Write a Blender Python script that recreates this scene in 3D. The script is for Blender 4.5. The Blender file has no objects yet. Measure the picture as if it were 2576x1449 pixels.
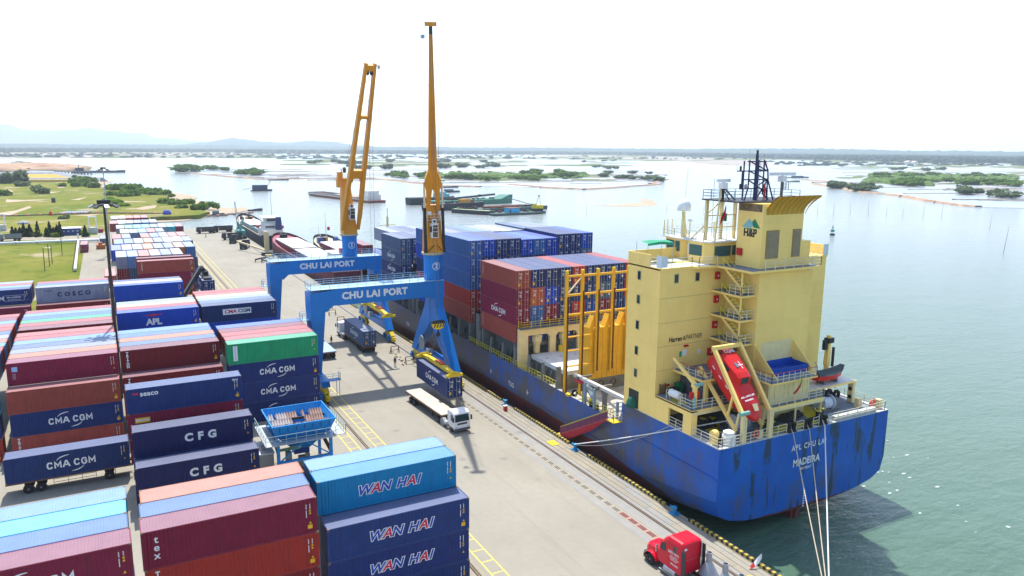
import bpy, bmesh, math, random
from mathutils import Vector, Matrix
S = bpy.context.scene
COL = S.collection
R = math.radians
PI = math.pi
# ------------------------------------------------------------------ camera, sky, sun, exposure
YAW, PITCH, ROLL, FPX, HC = 0.4940, 0.1840, 0.0080, 1886.5, 38.07
def cam_axes():
    cy, sy, cp, sp = math.cos(YAW), math.sin(YAW), math.cos(PITCH), math.sin(PITCH)
    f = Vector((sy*cp, cy*cp, -sp)); r = Vector((cy, -sy, 0)); u = r.cross(f)
    c, s = math.cos(ROLL), math.sin(ROLL)
    return r*c+u*s, -r*s+u*c, f
CR, CU, CF = cam_axes()
cam = bpy.data.objects.new('camera', bpy.data.cameras.new('camera'))
COL.objects.link(cam)
cam.data.sensor_width = 36
cam.data.lens = FPX/2576*36
cam.data.clip_start = 0.5
cam.data.clip_end = 60000
m = Matrix((CR, CU, -CF)).transposed().to_4x4()
m.translation = Vector((0, 0, HC))
cam.matrix_world = m
S.camera = cam
SUN = Vector((0.10, 0.483, 1.0)).normalized()
SUN_EL, SUN_AZ = math.asin(SUN.z), math.atan2(SUN.x, SUN.y)
W = bpy.data.worlds.new('World'); S.world = W; W.use_nodes = True
wn = W.node_tree
bg = wn.nodes['Background']
sk = wn.nodes.new('ShaderNodeTexSky'); sk.sky_type = 'NISHITA'; sk.sun_disc = False
sk.sun_elevation = SUN_EL; sk.sun_rotation = SUN_AZ
sk.air_density = 1.0; sk.dust_density = 1.0; sk.ozone_density = 1.0; sk.altitude = 0
wn.links.new(sk.outputs[0], bg.inputs[0]); bg.inputs[1].default_value = 0.15
sl = bpy.data.lights.new('sun', 'SUN'); sl.energy = 3.7; sl.angle = R(0.55); sl.color = (1, 0.955, 0.88)
sun = bpy.data.objects.new('sun', sl); COL.objects.link(sun)
sun.rotation_euler = SUN.to_track_quat('Z', 'Y').to_euler(); sun.location = (0, 0, 200)
S.view_settings.view_transform = 'Standard'; S.view_settings.look = 'None'
S.view_settings.exposure = 1.0; S.view_settings.gamma = 1; S.view_settings.use_curve_mapping = False
S.cycles.use_denoising = True
S.cycles.max_bounces = 6; S.cycles.diffuse_bounces = 3; S.cycles.glossy_bounces = 3; S.cycles.volume_bounces = 1
S.cycles.transmission_bounces = 3; S.cycles.transparent_max_bounces = 6
S.cycles.sample_clamp_indirect = 6
def gp(px, py, z=-2.0):
    """The point of the horizontal plane at height z under a photo position (2576 px wide scale)."""
    d = CF*FPX + CR*(px-1288) - CU*(py-724.5)
    t = (z-HC)/min(d.z, -1e-3)
    return Vector((d.x*t, d.y*t, z))
def hzn(px): return 363.1+.008*px
# ------------------------------------------------------------------ materials
MATS = {}
def nd(nt, t, **k):
    n = nt.nodes.new(t)
    for a, b in k.items(): setattr(n, a, b)
    return n
def ramp(nt, src, a, b, ca=(0, 0, 0, 1), cb=(1, 1, 1, 1)):
    r = nd(nt, 'ShaderNodeValToRGB'); r.color_ramp.elements[0].position = a; r.color_ramp.elements[1].position = b
    r.color_ramp.elements[0].color = ca; r.color_ramp.elements[1].color = cb
    nt.links.new(src, r.inputs[0]); return r.outputs[0]
def mixc(nt, fac, a, b, mode='MIX'):
    x = nd(nt, 'ShaderNodeMix', data_type='RGBA', blend_type=mode)
    for s, v in ((0, fac), (6, a), (7, b)):
        if hasattr(v, 'is_output') or isinstance(v, bpy.types.NodeSocket): nt.links.new(v, x.inputs[s])
        else: x.inputs[s].default_value = v if s == 0 else (*v[:3], 1)
    return x.outputs[2]
def noise(nt, vec, scale, detail=4, rough=.6):
    n = nd(nt, 'ShaderNodeTexNoise'); n.inputs['Scale'].default_value = scale
    n.inputs['Detail'].default_value = detail; n.inputs['Roughness'].default_value = rough
    nt.links.new(vec, n.inputs['Vector']); return n.outputs[0]
def scaled(nt, vec, s):
    v = nd(nt, 'ShaderNodeVectorMath', operation='MULTIPLY'); nt.links.new(vec, v.inputs[0]); v.inputs[1].default_value = s
    return v.outputs[0]
def base(name):
    mt = bpy.data.materials.new(name); mt.use_nodes = True
    nt = mt.node_tree; return mt, nt, nt.nodes['Principled BSDF'], nd(nt, 'ShaderNodeNewGeometry').outputs['Position']
def M(name, col, rough=.55, metal=0., var=.14, vs=1.2, rust=0., rustcol=(.16, .055, .02), streak=0., streakcol=(.05, .035, .025), bump=0., bs=6., plates=0., spec=.3, objcol=False, chalk=0., chalkcol=(.62, .64, .66)):
    if name in MATS: return MATS[name]
    mt, nt, b, pos = base(name)
    if objcol:
        c = nd(nt, 'ShaderNodeObjectInfo').outputs['Color']
    else:
        rgb = nd(nt, 'ShaderNodeRGB'); rgb.outputs[0].default_value = (*col, 1); c = rgb.outputs[0]
    if chalk: c = mixc(nt, chalk, c, chalkcol)
    n1 = noise(nt, pos, vs)
    v = ramp(nt, n1, .3, .75, (1-var, 1-var, 1-var, 1), (1+var*.6, 1+var*.6, 1+var*.6, 1))
    c = mixc(nt, 1., c, v, 'MULTIPLY')
    if plates:
        sp = nd(nt, 'ShaderNodeSeparateXYZ'); nt.links.new(pos, sp.inputs[0]); ad = nd(nt, 'ShaderNodeMath', operation='ADD')
        nt.links.new(sp.outputs[0], ad.inputs[0]); nt.links.new(sp.outputs[1], ad.inputs[1]); cv = nd(nt, 'ShaderNodeCombineXYZ')
        nt.links.new(ad.outputs[0], cv.inputs[0]); nt.links.new(sp.outputs[2], cv.inputs[1])
        br = nd(nt, 'ShaderNodeTexBrick'); nt.links.new(cv.outputs[0], br.inputs['Vector'])
        for k_, v_ in (('Scale', 1), ('Brick Width', 5.2), ('Row Height', 2.75), ('Mortar Size', .025), ('Mortar Smooth', .6)): br.inputs[k_].default_value = v_
        br.inputs['Color1'].default_value = (1, 1, 1, 1); br.inputs['Color2'].default_value = (.95, .945, .93, 1); br.inputs['Mortar'].default_value = (1-plates, 1-plates, 1-plates, 1)
        c = mixc(nt, 1., c, br.outputs[0], 'MULTIPLY')
    if streak:
        s = noise(nt, scaled(nt, pos, (2.2, 2.2, .16)), 1.6, 5)
        c = mixc(nt, ramp(nt, s, .63-streak*.2, .82, (0, 0, 0, 1), (streak, streak, streak, 1)), c, streakcol)
    if rust:
        r_ = noise(nt, pos, 2.6, 6, .7)
        c = mixc(nt, ramp(nt, r_, .74-rust*.3, .8-rust*.2), c, rustcol)
    nt.links.new(c, b.inputs['Base Color'])
    b.inputs['Specular IOR Level'].default_value = spec; b.inputs['Roughness'].default_value = rough; b.inputs['Metallic'].default_value = metal
    if bump:
        bm_ = nd(nt, 'ShaderNodeBump'); bm_.inputs['Strength'].default_value = bump; bm_.inputs['Distance'].default_value = .05
        nt.links.new(noise(nt, pos, bs), bm_.inputs['Height']); nt.links.new(bm_.outputs[0], b.inputs['Normal'])
    MATS[name] = mt
    return mt
def glass(name, col=(.02, .04, .045)):
    if name in MATS: return MATS[name]
    mt = M(name, col, rough=.06, var=.05, spec=.5); return mt
# ------------------------------------------------------------------ mesh building
class G:
    def __init__(s): s.v = []; s.f = []; s.mi = []; s.m = 0
    def add(s, vs, fs):
        o = len(s.v); s.v += [Vector(p) for p in vs]
        for f in fs: s.f.append([o+i for i in f]); s.mi.append(s.m)
        return s
    def hexa(s, p):  # 8 points: bottom 4 ccw, top 4 ccw
        return s.add(p, [(3, 2, 1, 0), (4, 5, 6, 7), (0, 1, 5, 4), (1, 2, 6, 5), (2, 3, 7, 6), (3, 0, 4, 7)])
    def box(s, x0, x1, y0, y1, z0, z1):
        return s.hexa([(x0, y0, z0), (x1, y0, z0), (x1, y1, z0), (x0, y1, z0), (x0, y0, z1), (x1, y0, z1), (x1, y1, z1), (x0, y1, z1)])
    def beam(s, a, b, w, h=None, w2=None, h2=None, up=(0, 0, 1)):
        a, b = Vector(a), Vector(b); h = h or w; w2 = w2 or w; h2 = h2 or h
        d = (b-a).normalized(); up = Vector(up)
        if abs(d.dot(up)) > .98: up = Vector((0, 1, 0)) if abs(d.y) < .9 else Vector((1, 0, 0))
        x = d.cross(up).normalized(); y = x.cross(d)
        p = []
        for c, ww, hh in ((a, w, h), (b, w2, h2)):
            p += [c-x*ww/2-y*hh/2, c+x*ww/2-y*hh/2, c+x*ww/2+y*hh/2, c-x*ww/2+y*hh/2]
        return s.hexa(p)
    def tube(s, a, b, r, r2=None, n=8, cap=True):
        a, b = Vector(a), Vector(b); r2 = r if r2 is None else r2
        d = (b-a).normalized(); x = d.orthogonal().normalized(); y = d.cross(x)
        p = [c+(x*math.cos(2*PI*i/n)+y*math.sin(2*PI*i/n))*q for c, q in ((a, r), (b, r2)) for i in range(n)]
        f = [(i, (i+1) % n, n+(i+1) % n, n+i) for i in range(n)]
        if cap: f += [tuple(range(n-1, -1, -1)), tuple(range(n, 2*n))]
        return s.add(p, f)
    def path(s, pts, r, n=5):
        for a, b in zip(pts, pts[1:]): s.tube(a, b, r, n=n)
        return s
    def lathe(s, c, prof, n=16, axis='z'):
        c = Vector(c); p = []
        for (r, h) in prof:
            for i in range(n):
                a = 2*PI*i/n
                q = (r*math.cos(a), r*math.sin(a), h)
                if axis == 'x': q = (h, q[0], q[1])
                if axis == 'y': q = (q[0], h, q[1])
                p.append(c+Vector(q))
        f = []
        for k in range(len(prof)-1):
            for i in range(n):
                j = (i+1) % n
                f.append((k*n+i, k*n+j, (k+1)*n+j, (k+1)*n+i))
        f.append(tuple(range(n-1, -1, -1))); f.append(tuple((len(prof)-1)*n+i for i in range(n)))
        return s.add(p, f)
    def prism(s, poly, axis, a, b):
        """polygon in the two other axes, extruded along axis from a to b."""
        def pt(q, t):
            if axis == 'x': return (t, q[0], q[1])
            if axis == 'y': return (q[0], t, q[1])
            return (q[0], q[1], t)
        n = len(poly)
        p = [pt(q, a) for q in poly]+[pt(q, b) for q in poly]
        return s.add(p, [(i, (i+1) % n, n+(i+1) % n, n+i) for i in range(n)]+[tuple(range(n-1, -1, -1)), tuple(range(n, 2*n))])
    def quad(s, a, b, c, d): return s.add([a, b, c, d], [(0, 1, 2, 3)])
    def grid(s, rows, close=False):
        n = len(rows[0]); p = [q for r in rows for q in r]; f = []
        for k in range(len(rows)-1):
            for i in range(n if close else n-1):
                j = (i+1) % n
                f.append((k*n+i, k*n+j, (k+1)*n+j, (k+1)*n+i))
        return s.add(p, f)
    def rail(s, pts, h=1.05, bars=(1.05, .7, .35), step=1.5, r=.03, loop=False):
        """handrail along a polyline at deck level"""
        pts = [Vector(p) for p in pts]
        if loop: pts = pts+[pts[0]]
        for a, b in zip(pts, pts[1:]):
            for z in bars: s.beam(a+Vector((0, 0, z)), b+Vector((0, 0, z)), r*1.6)
            n = max(1, round((b-a).length/step))
            for i in range(n+1):
                q = a.lerp(b, i/n); s.beam(q, q+Vector((0, 0, h)), r*1.8)
        return s
    def fan(s, poly, z): return s.add([(x, y, z) for x, y in poly], [tuple(range(len(poly)))])
    def move(s, d):
        d = Vector(d); s.v = [v+d for v in s.v]; return s
    def rot(s, ang, c=(0, 0, 0)):
        c = Vector(c); q = Matrix.Rotation(ang, 3, 'Z'); s.v = [c+q @ (v-c) for v in s.v]; return s
    def mesh(s, name, mats, smooth=False, off=(0, 0, 0)):
        me = bpy.data.meshes.new(name); off = Vector(off)
        me.from_pydata([v-off for v in s.v], [], s.f)
        mats = mats if isinstance(mats, (list, tuple)) else [mats]
        for q in mats: me.materials.append(q)
        if len(mats) > 1: me.polygons.foreach_set('material_index', s.mi)
        bm = bmesh.new(); bm.from_mesh(me); bmesh.ops.recalc_face_normals(bm, faces=bm.faces); bm.to_mesh(me); bm.free()
        if smooth: me.polygons.foreach_set('use_smooth', [True]*len(me.polygons))
        me.update(); return me
def tag(o, label=None, cat=None, group=None, kind=None):
    for k, v in (('label', label), ('category', cat), ('group', group), ('kind', kind)):
        if v: o[k] = v
    return o
def origin(o):
    p = Vector((0, 0, 0))
    while o is not None: p += o.location; o = o.parent
    return p
def link(name, data, par=None, loc=(0, 0, 0)):
    o = bpy.data.objects.new(name, data); COL.objects.link(o)
    if par is not None: o.parent = par
    o.location = loc; return o
def ob(name, g, mats, par=None, smooth=False, loc=None, label=None, cat=None, group=None, kind=None):
    """one mesh object built in world coordinates; its origin is the parent's (or loc)"""
    off = origin(par) if par is not None else Vector(loc or (0, 0, 0))
    o = link(name, g.mesh(name, mats, smooth, off), par, (0, 0, 0) if par is not None else off)
    return tag(o, label, cat, group, kind)
def thing(name, loc, label, cat, group=None):
    o = link(name, None, None, loc); o.empty_display_size = .5
    return tag(o, label, cat, group)
def copy_tree(o, par=None):
    c = o.copy(); COL.objects.link(c); c.parent = par
    for ch in list(o.children): copy_tree(ch, c)
    return c
TXT = {}
def text_mesh(body, size, bold=0., shear=0., space=1., align='CENTER', mat=None):
    k = (body, size, bold, shear, space, align, mat.name if mat else '')
    if k in TXT: return TXT[k]
    cu = bpy.data.curves.new('lettering', 'FONT'); cu.body = body; cu.size = size; cu.offset = bold; cu.shear = shear
    cu.space_character = space; cu.align_x = align; cu.align_y = 'CENTER'; cu.resolution_u = 3
    o = bpy.data.objects.new('lettering', cu); COL.objects.link(o)
    dg = bpy.context.evaluated_depsgraph_get(); dg.update()
    me = bpy.data.meshes.new_from_object(o.evaluated_get(dg)); me.name = 'lettering'
    bpy.data.objects.remove(o); bpy.data.curves.remove(cu)
    me.materials.clear(); me.materials.append(mat)
    TXT[k] = me; return me
def face_rot(face):
    # text plane facing: '-y' (reads along +x), '-x' (reads along -y), '+z'
    if face == '-y': return (PI/2, 0, 0)
    if face == '-x': return (PI/2, 0, -PI/2)
    return (0, 0, 0)
def text(body, par, at, size, mat, face='-y', bold=0., shear=0., space=1., align='CENTER', stretch=1., name='lettering'):
    o = link(name, text_mesh(body, size, bold, shear, space, align, mat), par, Vector(at)-origin(par))
    o.rotation_euler = face_rot(face); o.scale = (stretch, 1, 1)
    return o
WHITE = M('white paint', (.78, .79, .8), .5, var=.06)
GALV = M('galvanised steel', (.42, .45, .46), .45, .3, var=.15)
RUBBER = M('black rubber', (.016, .016, .017), .8, var=.25)
DARK = M('dark steel', (.03, .032, .036), .6, var=.25)
YEL = M('yellow safety paint', (.72, .5, .02), .5, var=.15, rust=.12)
ORANGE = M('orange crane paint', (.66, .27, .015), .45, var=.1, vs=.5, streak=.25, streakcol=(.2, .07, .02))
CBLUE = M('blue crane paint', (.003, .185, .58), .4, var=.1, vs=.4, plates=.12, streak=.3, streakcol=(.012, .06, .16), rust=.02)
GLASS = glass('dark window glass')
# ------------------------------------------------------------------ setting: water, quay, land, far shore
rng = random.Random(7)
def water_mat():
    mt, nt, b, pos = base('harbour water')
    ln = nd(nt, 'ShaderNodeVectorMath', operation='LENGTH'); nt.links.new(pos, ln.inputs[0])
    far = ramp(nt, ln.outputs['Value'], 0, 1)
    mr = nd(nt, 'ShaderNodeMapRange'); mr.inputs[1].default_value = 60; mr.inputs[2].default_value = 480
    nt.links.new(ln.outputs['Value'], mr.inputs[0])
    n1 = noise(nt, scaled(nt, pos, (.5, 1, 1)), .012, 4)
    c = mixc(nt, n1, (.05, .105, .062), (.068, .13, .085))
    c = mixc(nt, mr.outputs[0], c, (.27, .30, .29))  # paler with distance: sky reflection and sun glitter put into the base colour
    nt.links.new(c, b.inputs['Base Color']); b.inputs['Roughness'].default_value = .12
    b.inputs['IOR'].default_value = 1.333
    v = scaled(nt, pos, (.55, 1.0, 1))
    h1 = noise(nt, v, .9, 6, .62); h2 = noise(nt, v, .16, 3, .5)
    ad = nd(nt, 'ShaderNodeMath', operation='MULTIPLY_ADD'); ad.inputs[1].default_value = 2.2
    nt.links.new(h2, ad.inputs[0]); nt.links.new(h1, ad.inputs[2])
    bp = nd(nt, 'ShaderNodeBump'); bp.inputs['Strength'].default_value = .55; bp.inputs['Distance'].default_value = .55
    nt.links.new(ad.outputs[0], bp.inputs['Height']); nt.links.new(bp.outputs[0], b.inputs['Normal'])
    return mt
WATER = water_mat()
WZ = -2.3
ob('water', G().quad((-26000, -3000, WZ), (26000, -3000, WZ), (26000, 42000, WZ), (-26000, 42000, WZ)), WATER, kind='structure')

q = random.Random(21); g = G()
for i in range(110):
    a = q.gauss(0, 1); x, y = 86+q.gauss(0, 4.5)+a*3, 62+a*8+q.gauss(0, 2); w_ = q.uniform(.06, .3); n_ = 5
    g.add([(x+math.cos(k*1.257)*w_*q.uniform(.5, 2.2), y+math.sin(k*1.257)*w_*q.uniform(.4, 1), WZ+.03) for k in range(n_)], [tuple(range(n_))])
ob('foam', g, M('water foam', (.40, .45, .43), .9, var=.1), kind='stuff', label='white foam churned up off the stern')
def concrete(name, a, b_, sc=.08, joint=None):
    mt, nt, b, pos = base(name)
    n1 = noise(nt, pos, sc, 6, .65); n2 = noise(nt, pos, 1.3, 5, .7); n3 = noise(nt, scaled(nt, pos, (1, .05, 1)), .8, 4)
    c = mixc(nt, ramp(nt, n1, .32, .7), a, b_)
    c = mixc(nt, ramp(nt, n2, .35, .8, (0, 0, 0, 1), (.5, .5, .5, 1)), c, (a[0]*.72, a[1]*.72, a[2]*.72))
    c = mixc(nt, ramp(nt, n3, .55, .75, (0, 0, 0, 1), (.45, .45, .45, 1)), c, (a[0]*.66, a[1]*.64, a[2]*.6))
    vo = nd(nt, 'ShaderNodeTexVoronoi'); vo.inputs['Scale'].default_value = .22; nt.links.new(pos, vo.inputs['Vector'])
    c = mixc(nt, ramp(nt, vo.outputs['Distance'], .04, .16, (.4, .4, .4, 1), (0, 0, 0, 1)), c, (.12, .11, .10))
    wv = nd(nt, 'ShaderNodeTexNoise'); wv.inputs['Scale'].default_value = .05; wv.inputs['Distortion'].default_value = 2.5
    nt.links.new(scaled(nt, pos, (2.6, .35, 1)), wv.inputs['Vector'])
    c = mixc(nt, ramp(nt, wv.outputs[0], .56, .62, (0, 0, 0, 1), (.22, .22, .22, 1)), c, (a[0]*.7, a[1]*.7, a[2]*.7))
    nt.links.new(c, b.inputs['Base Color']); b.inputs['Roughness'].default_value = .9; b.inputs['Specular IOR Level'].default_value = .2
    bp = nd(nt, 'ShaderNodeBump'); bp.inputs['Strength'].default_value = .25; bp.inputs['Distance'].default_value = .03
    nt.links.new(n2, bp.inputs['Height']); nt.links.new(bp.outputs[0], b.inputs['Normal'])
    return mt
CONC = concrete('quay concrete', (.305, .282, .228), (.25, .23, .187))
CONC2 = concrete('quay edge concrete', (.32, .285, .215), (.255, .227, .175), .3)
CONCD = concrete('dark concrete', (.30, .29, .27), (.24, .235, .22), .3)
pav = ob('pavement', G().prism([(-70, -60), (51.0, -60), (51.0, 381), (-5, 381), (-5, 345), (-9, 345), (-9, 186), (-70, 186)], 'z', -7.5, 0), CONC, kind='structure')
# crane rails in their grooves, concrete bands, slabs along the edge
STEEL = M('worn rail steel', (.20, .15, .11), .5, .4, var=.3)
for x in (26.98, 47.7):
    ob('rail_bed', G().box(x-.62, x+.62, -20, 372, 0, .004), CONC2 if x < 30 else CONCD, pav)
    ob('rail_groove', G().box(x-.2, x-.06, -20, 372, .004, .009).box(x+.06, x+.2, -20, 372, .004, .009), M('groove dirt', (.07, .05, .035), .9, var=.4), pav)
    ob('rail', G().box(x-.055, x+.055, -20, 372, .004, .03), STEEL, pav)
ob('drain_band', G().box(45.05, 46.1, -20, 205, 0, .004), CONC2, pav)
for (x0, x1, hue) in ((48.42, 49.12, 0), (49.2, 49.86, 1), (49.94, 50.5, 2)):
    y = 34.
    k = 0
    while y < 200:
        L_ = rng.uniform(3.2, 6.5)
        ob('concrete_slab', G().box(x0+rng.uniform(0, .03), x1-rng.uniform(0, .03), y+.03, y+L_, 0, .035+rng.uniform(0, .02)), (CONC2, CONC, CONC2, CONCD)[rng.choice((0, 0, 0, 1, 2, 1, 2, 0, 1, 0, 3))], pav)
        y += L_
ob('cope_beam', G().box(50.55, 51.0, -20, 372, 0, .05), CONC2, pav)
GRATE = M('drain iron', (.045, .042, .038), .7, var=.3)
GRATER = M('red painted drain', (.36, .10, .10), .7, var=.2)
y = 42.
while y < 122:
    red = y < 58.6
    g = G(); g.m = 0
    g.box(45.28, 45.86, y, y+1.25, .004, .012); g.m = 1
    for xx in (45.36, 45.62): g.box(xx, xx+.16, y+.1, y+1.15, .012, .016)
    ob('drain_cover', g, [GRATER if red else M('drain frame', (.33, .31, .27), .8), GRATE], pav)
    y += 1.5
# yellow ladder markings beside the landside rail
LINE = M('yellow road paint', (.62, .50, .10), .7, var=.35, vs=3)
for xa, xb, ya, yb in ((28.0, 29.45, 30, 122), (24.75, 26.15, 30, 104), (28.0, 29.45, 185, 330), (24.75, 26.15, 185, 330)):
    g = G().box(xa, xa+.14, ya, yb, 0, .004).box(xb-.14, xb, ya, yb, 0, .004)
    yy = ya
    while yy < yb: g.box(xa+.14, xb-.14, yy, yy+.13, 0, .004); yy += 2.13 if yb < 150 else 4.3
    ob('lane_marking', g, LINE, pav)
# tyre streaks and patches are paint-thin repairs of darker concrete
for (x0, x1, y0, y1) in ((44.2, 45.0, 36, 80), (46.25, 47.0, 38, 120)):
    ob('repair_patch', G().box(x0, x1, y0, y1, 0, .0035), CONCD, pav)
ob('yellow_cover_plate', G().box(48.5, 49.6, 78.6, 80.2, .05, .09), YEL, loc=(49, 79.4, .05), label='bright yellow steel cover plate lying on the quay slabs', cat='cover plate')
# kerb of yellow and black blocks, in bars between the bollards
KBY = M('yellow kerb block', (.44, .33, .05), .7, var=.35, vs=4)
KBK = M('black kerb block', (.035, .033, .03), .7, var=.3)
segs = [(40, 55.1), (58.9, 74.1), (78.3, 93.5), (97.6, 112.4), (116, 131), (135, 150), (154, 169), (173, 190)]
names = ['beside the cones and red truck', 'between the two bollards by the stern', 'running past the gangway foot', 'beside the hull mark near the hanging container', 'beside the feet of crane two', 'between the two cranes', 'beside the feet of crane one', 'beyond crane one']
def blk(mat):
    me = G().box(-.17, .17, 0, .33, 0, .3).mesh('kerb_block', mat); return me
by_, bk_ = blk(KBY), blk(KBK)
nb = 0
for (a, b), nm in zip(segs, names):
    t = thing('wheel_stop_kerb', (50.8, a, .05), 'yellow and black striped kerb of short blocks '+nm, 'kerb', 'striped kerbs along the quay edge')
    if nb < 280:
        n = int((b-a)/.34)
        for i in range(n):
            o = link('kerb_block', by_ if i % 2 == 0 else bk_, t, (0, i*.34, 0)); nb += 1
    else:
        g = G(); g2 = G()
        n = int((b-a)/.34)
        for i in range(n): (g if i % 2 == 0 else g2).box(50.63, 50.97, a+i*.34, a+i*.34+.33, .05, .35)
        ob('kerb_blocks', g, KBY, t, kind='stuff'); ob('kerb_blocks', g2, KBK, t, kind='stuff')
BOLL = M('blue bollard paint', (.02, .22, .42), .5, var=.15, rust=.1)
for y, nm in ((37.4, 'under the three stern ropes'), (56.9, 'at the dark water behind the red truck'), (76.2, 'holding the two stern ropes'), (95.4, 'beside the hull mark and red bin'), (114.2, 'beside the feet of crane two'), (133, 'between the cranes')):
    t = thing('bollard', (50.45, y, .05), 'blue horned mooring bollard '+nm, 'bollard', 'blue mooring bollards along the quay')
    ob('base_plate', G().box(50.0, 50.95, y-.5, y+.5, .05, .12), BOLL, t)
    ob('post', G().lathe((50.45, y, .12), [(.3, 0), (.22, .12), (.2, .45), (.3, .62), (.28, .72), (.12, .78)], 14).beam((50.45, y, .6), (50.2, y-.45, .82), .26, .2).beam((50.45, y, .6), (50.2, y+.45, .82), .26, .2), BOLL, t)
t = thing('fire_point_box', (49.3, 93.3, 0), 'small red box standing on the quay beside a blue bollard', 'box')
ob('cabinet', G().box(49.05, 49.55, 93.1, 93.5, .05, .75), M('red enamel', (.5, .02, .02), .4), t)
ob('lid', G().box(49.0, 49.6, 93.05, 93.55, .75, .82), WHITE, t)
# ------------------------------------------------------------------ land to the left, beaches, islands
def ground_mat(name, cols, sc=(.02, .2), rough=.95):
    mt, nt, b, pos = base(name)
    n1 = noise(nt, pos, sc[0], 6, .65); n2 = noise(nt, pos, sc[1], 5, .7)
    c = mixc(nt, ramp(nt, n1, .35, .62), cols[0], cols[1])
    c = mixc(nt, ramp(nt, n2, .5, .72), c, cols[2])
    if len(cols) > 3: c = mixc(nt, ramp(nt, noise(nt, pos, sc[0]*1.7+.003, 5, .7), .57, .66), c, cols[3])
    nt.links.new(c, b.inputs['Base Color']); b.inputs['Roughness'].default_value = 1; b.inputs['Specular IOR Level'].default_value = .06
    return mt
GRASS = ground_mat('field grass', [(.10, .135, .012), (.19, .175, .035), (.06, .09, .012), (.32, .26, .16)], (.016, .14))
SAND = ground_mat('beach sand', [(.42, .33, .24), (.36, .28, .20), (.30, .24, .18)], (.03, .4))
MUD = ground_mat('mud bank', [(.34, .30, .27), (.28, .25, .22), (.22, .20, .17)], (.02, .1))
OCHRE = ground_mat('ochre field', [(.42, .30, .05), (.36, .25, .06), (.30, .20, .06)], (.01, .06))
BROWN = ground_mat('bare earth', [(.33, .20, .13), (.40, .29, .2), (.25, .15, .1)], (.02, .1))
SCRUB = ground_mat('scrub ground', [(.10, .14, .05), (.17, .18, .08), (.06, .09, .03)], (.02, .15))
def pond_mat():
    mt, nt, b, pos = base('tidal pond water')
    c = mixc(nt, ramp(nt, noise(nt, scaled(nt, pos, (.4, 1, 1)), .006, 4), .35, .65), (.33, .33, .36), (.24, .30, .32))
    c = mixc(nt, ramp(nt, noise(nt, scaled(nt, pos, (.3, 1, 1)), .02, 3), .55, .7, (0, 0, 0, 1), (.8, .8, .8, 1)), c, (.40, .37, .35))
    nt.links.new(c, b.inputs['Base Color']); b.inputs['Roughness'].default_value = .3; return mt
POND = pond_mat()
def sheet(name, pts, z, mat, kind='structure', bed=-4., par=None, **k):
    p = [gp(x, y, z) for x, y in pts]
    return ob(name, G().prism([(q.x, q.y) for q in p], 'z', bed, z), mat, par, kind=kind, **k)
r0 = lambda pts: [(x*.25, 309.1+y*.25) for x, y in pts]
zc = lambda pts: [(772.8+.25*x, 354.2+.25*y) for x, y in pts]
zl = lambda pts: [(450.8+.17514*x, 322+.17514*y) for x, y in pts]
zm = lambda pts: [(1288+.25*x, 322+.25*y) for x, y in pts]
zr = lambda pts: [(1932+.25*x, 322+.25*y) for x, y in pts]
sheet('beach', r0([(-300, 610), (1020, 578), (1090, 578), (1140, 587), (1080, 605), (1050, 630), (1150, 662), (1400, 676), (1640, 697), (1800, 705), (1930, 728), (1988, 748), (1960, 768), (1890, 785), (2020, 784), (2130, 800), (2175, 838), (2250, 852), (2350, 857), (2400, 846), (2480, 850), (2492, 882), (2350, 905), (2150, 925), (2050, 950), (1990, 955), (1850, 985), (1600, 998), (1500, 965), (1450, 1180), (-300, 1180)]), WZ+.25, SAND)
sheet('field', r0([(-300, 600), (690, 592), (985, 604), (1000, 640), (1060, 660), (1200, 652), (1400, 690), (1600, 706), (1700, 738), (1640, 780), (1930, 792), (1945, 860), (2110, 895), (2000, 925), (1750, 940), (1520, 945), (1480, 1000), (1300, 1900), (-300, 1900)]), -.05, GRASS)
p = [gp(x, y, -.04) for x, y in r0([(-300, 1158), (1090, 1128), (1095, 1165), (-300, 1192)])]
ob('road', G().prism([(q.x, q.y) for q in p], 'z', -.3, -.03), CONC2, kind='structure')
p = [gp(x, y, -.03) for x, y in r0([(880, 1240), (1095, 1215), (1100, 1400), (820, 1310)])]
ob('dirt_patch', G().prism([(q.x, q.y) for q in p], 'z', -.3, -.02), BROWN, kind='structure')
for pts in ([(60, 770), (250, 775), (520, 765), (300, 785), (60, 800)], [(330, 700), (620, 690), (480, 715)], [(700, 775), (880, 745), (800, 775)], [(0, 905), (160, 880), (290, 838), (320, 850), (190, 895), (60, 945), (0, 950)], [(1350, 865), (1450, 840), (1580, 828), (1560, 855), (1440, 875)], [(430, 1255), (520, 1245), (500, 1262)], [(0, 680), (90, 670), (140, 690), (20, 705)], [(1230, 785), (1480, 792), (1460, 797), (1240, 795)], [(560, 640), (680, 645), (600, 655)], [(700, 930), (1040, 915), (900, 935)]):
    sheet('sand_patch', r0(pts), -.02, SAND, bed=-.3)
sheet('ochre_field', r0([(-300, 520), (530, 515), (560, 518), (770, 564), (690, 574), (-300, 578)]), .6, OCHRE)
STONE = M('grey revetment stone', (.30, .31, .34), .9, var=.25, vs=.3)
sw = thing('sea_wall', gp(200, 455, 0), 'grey stone sea wall around the ochre field by the river', 'wall')
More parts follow.
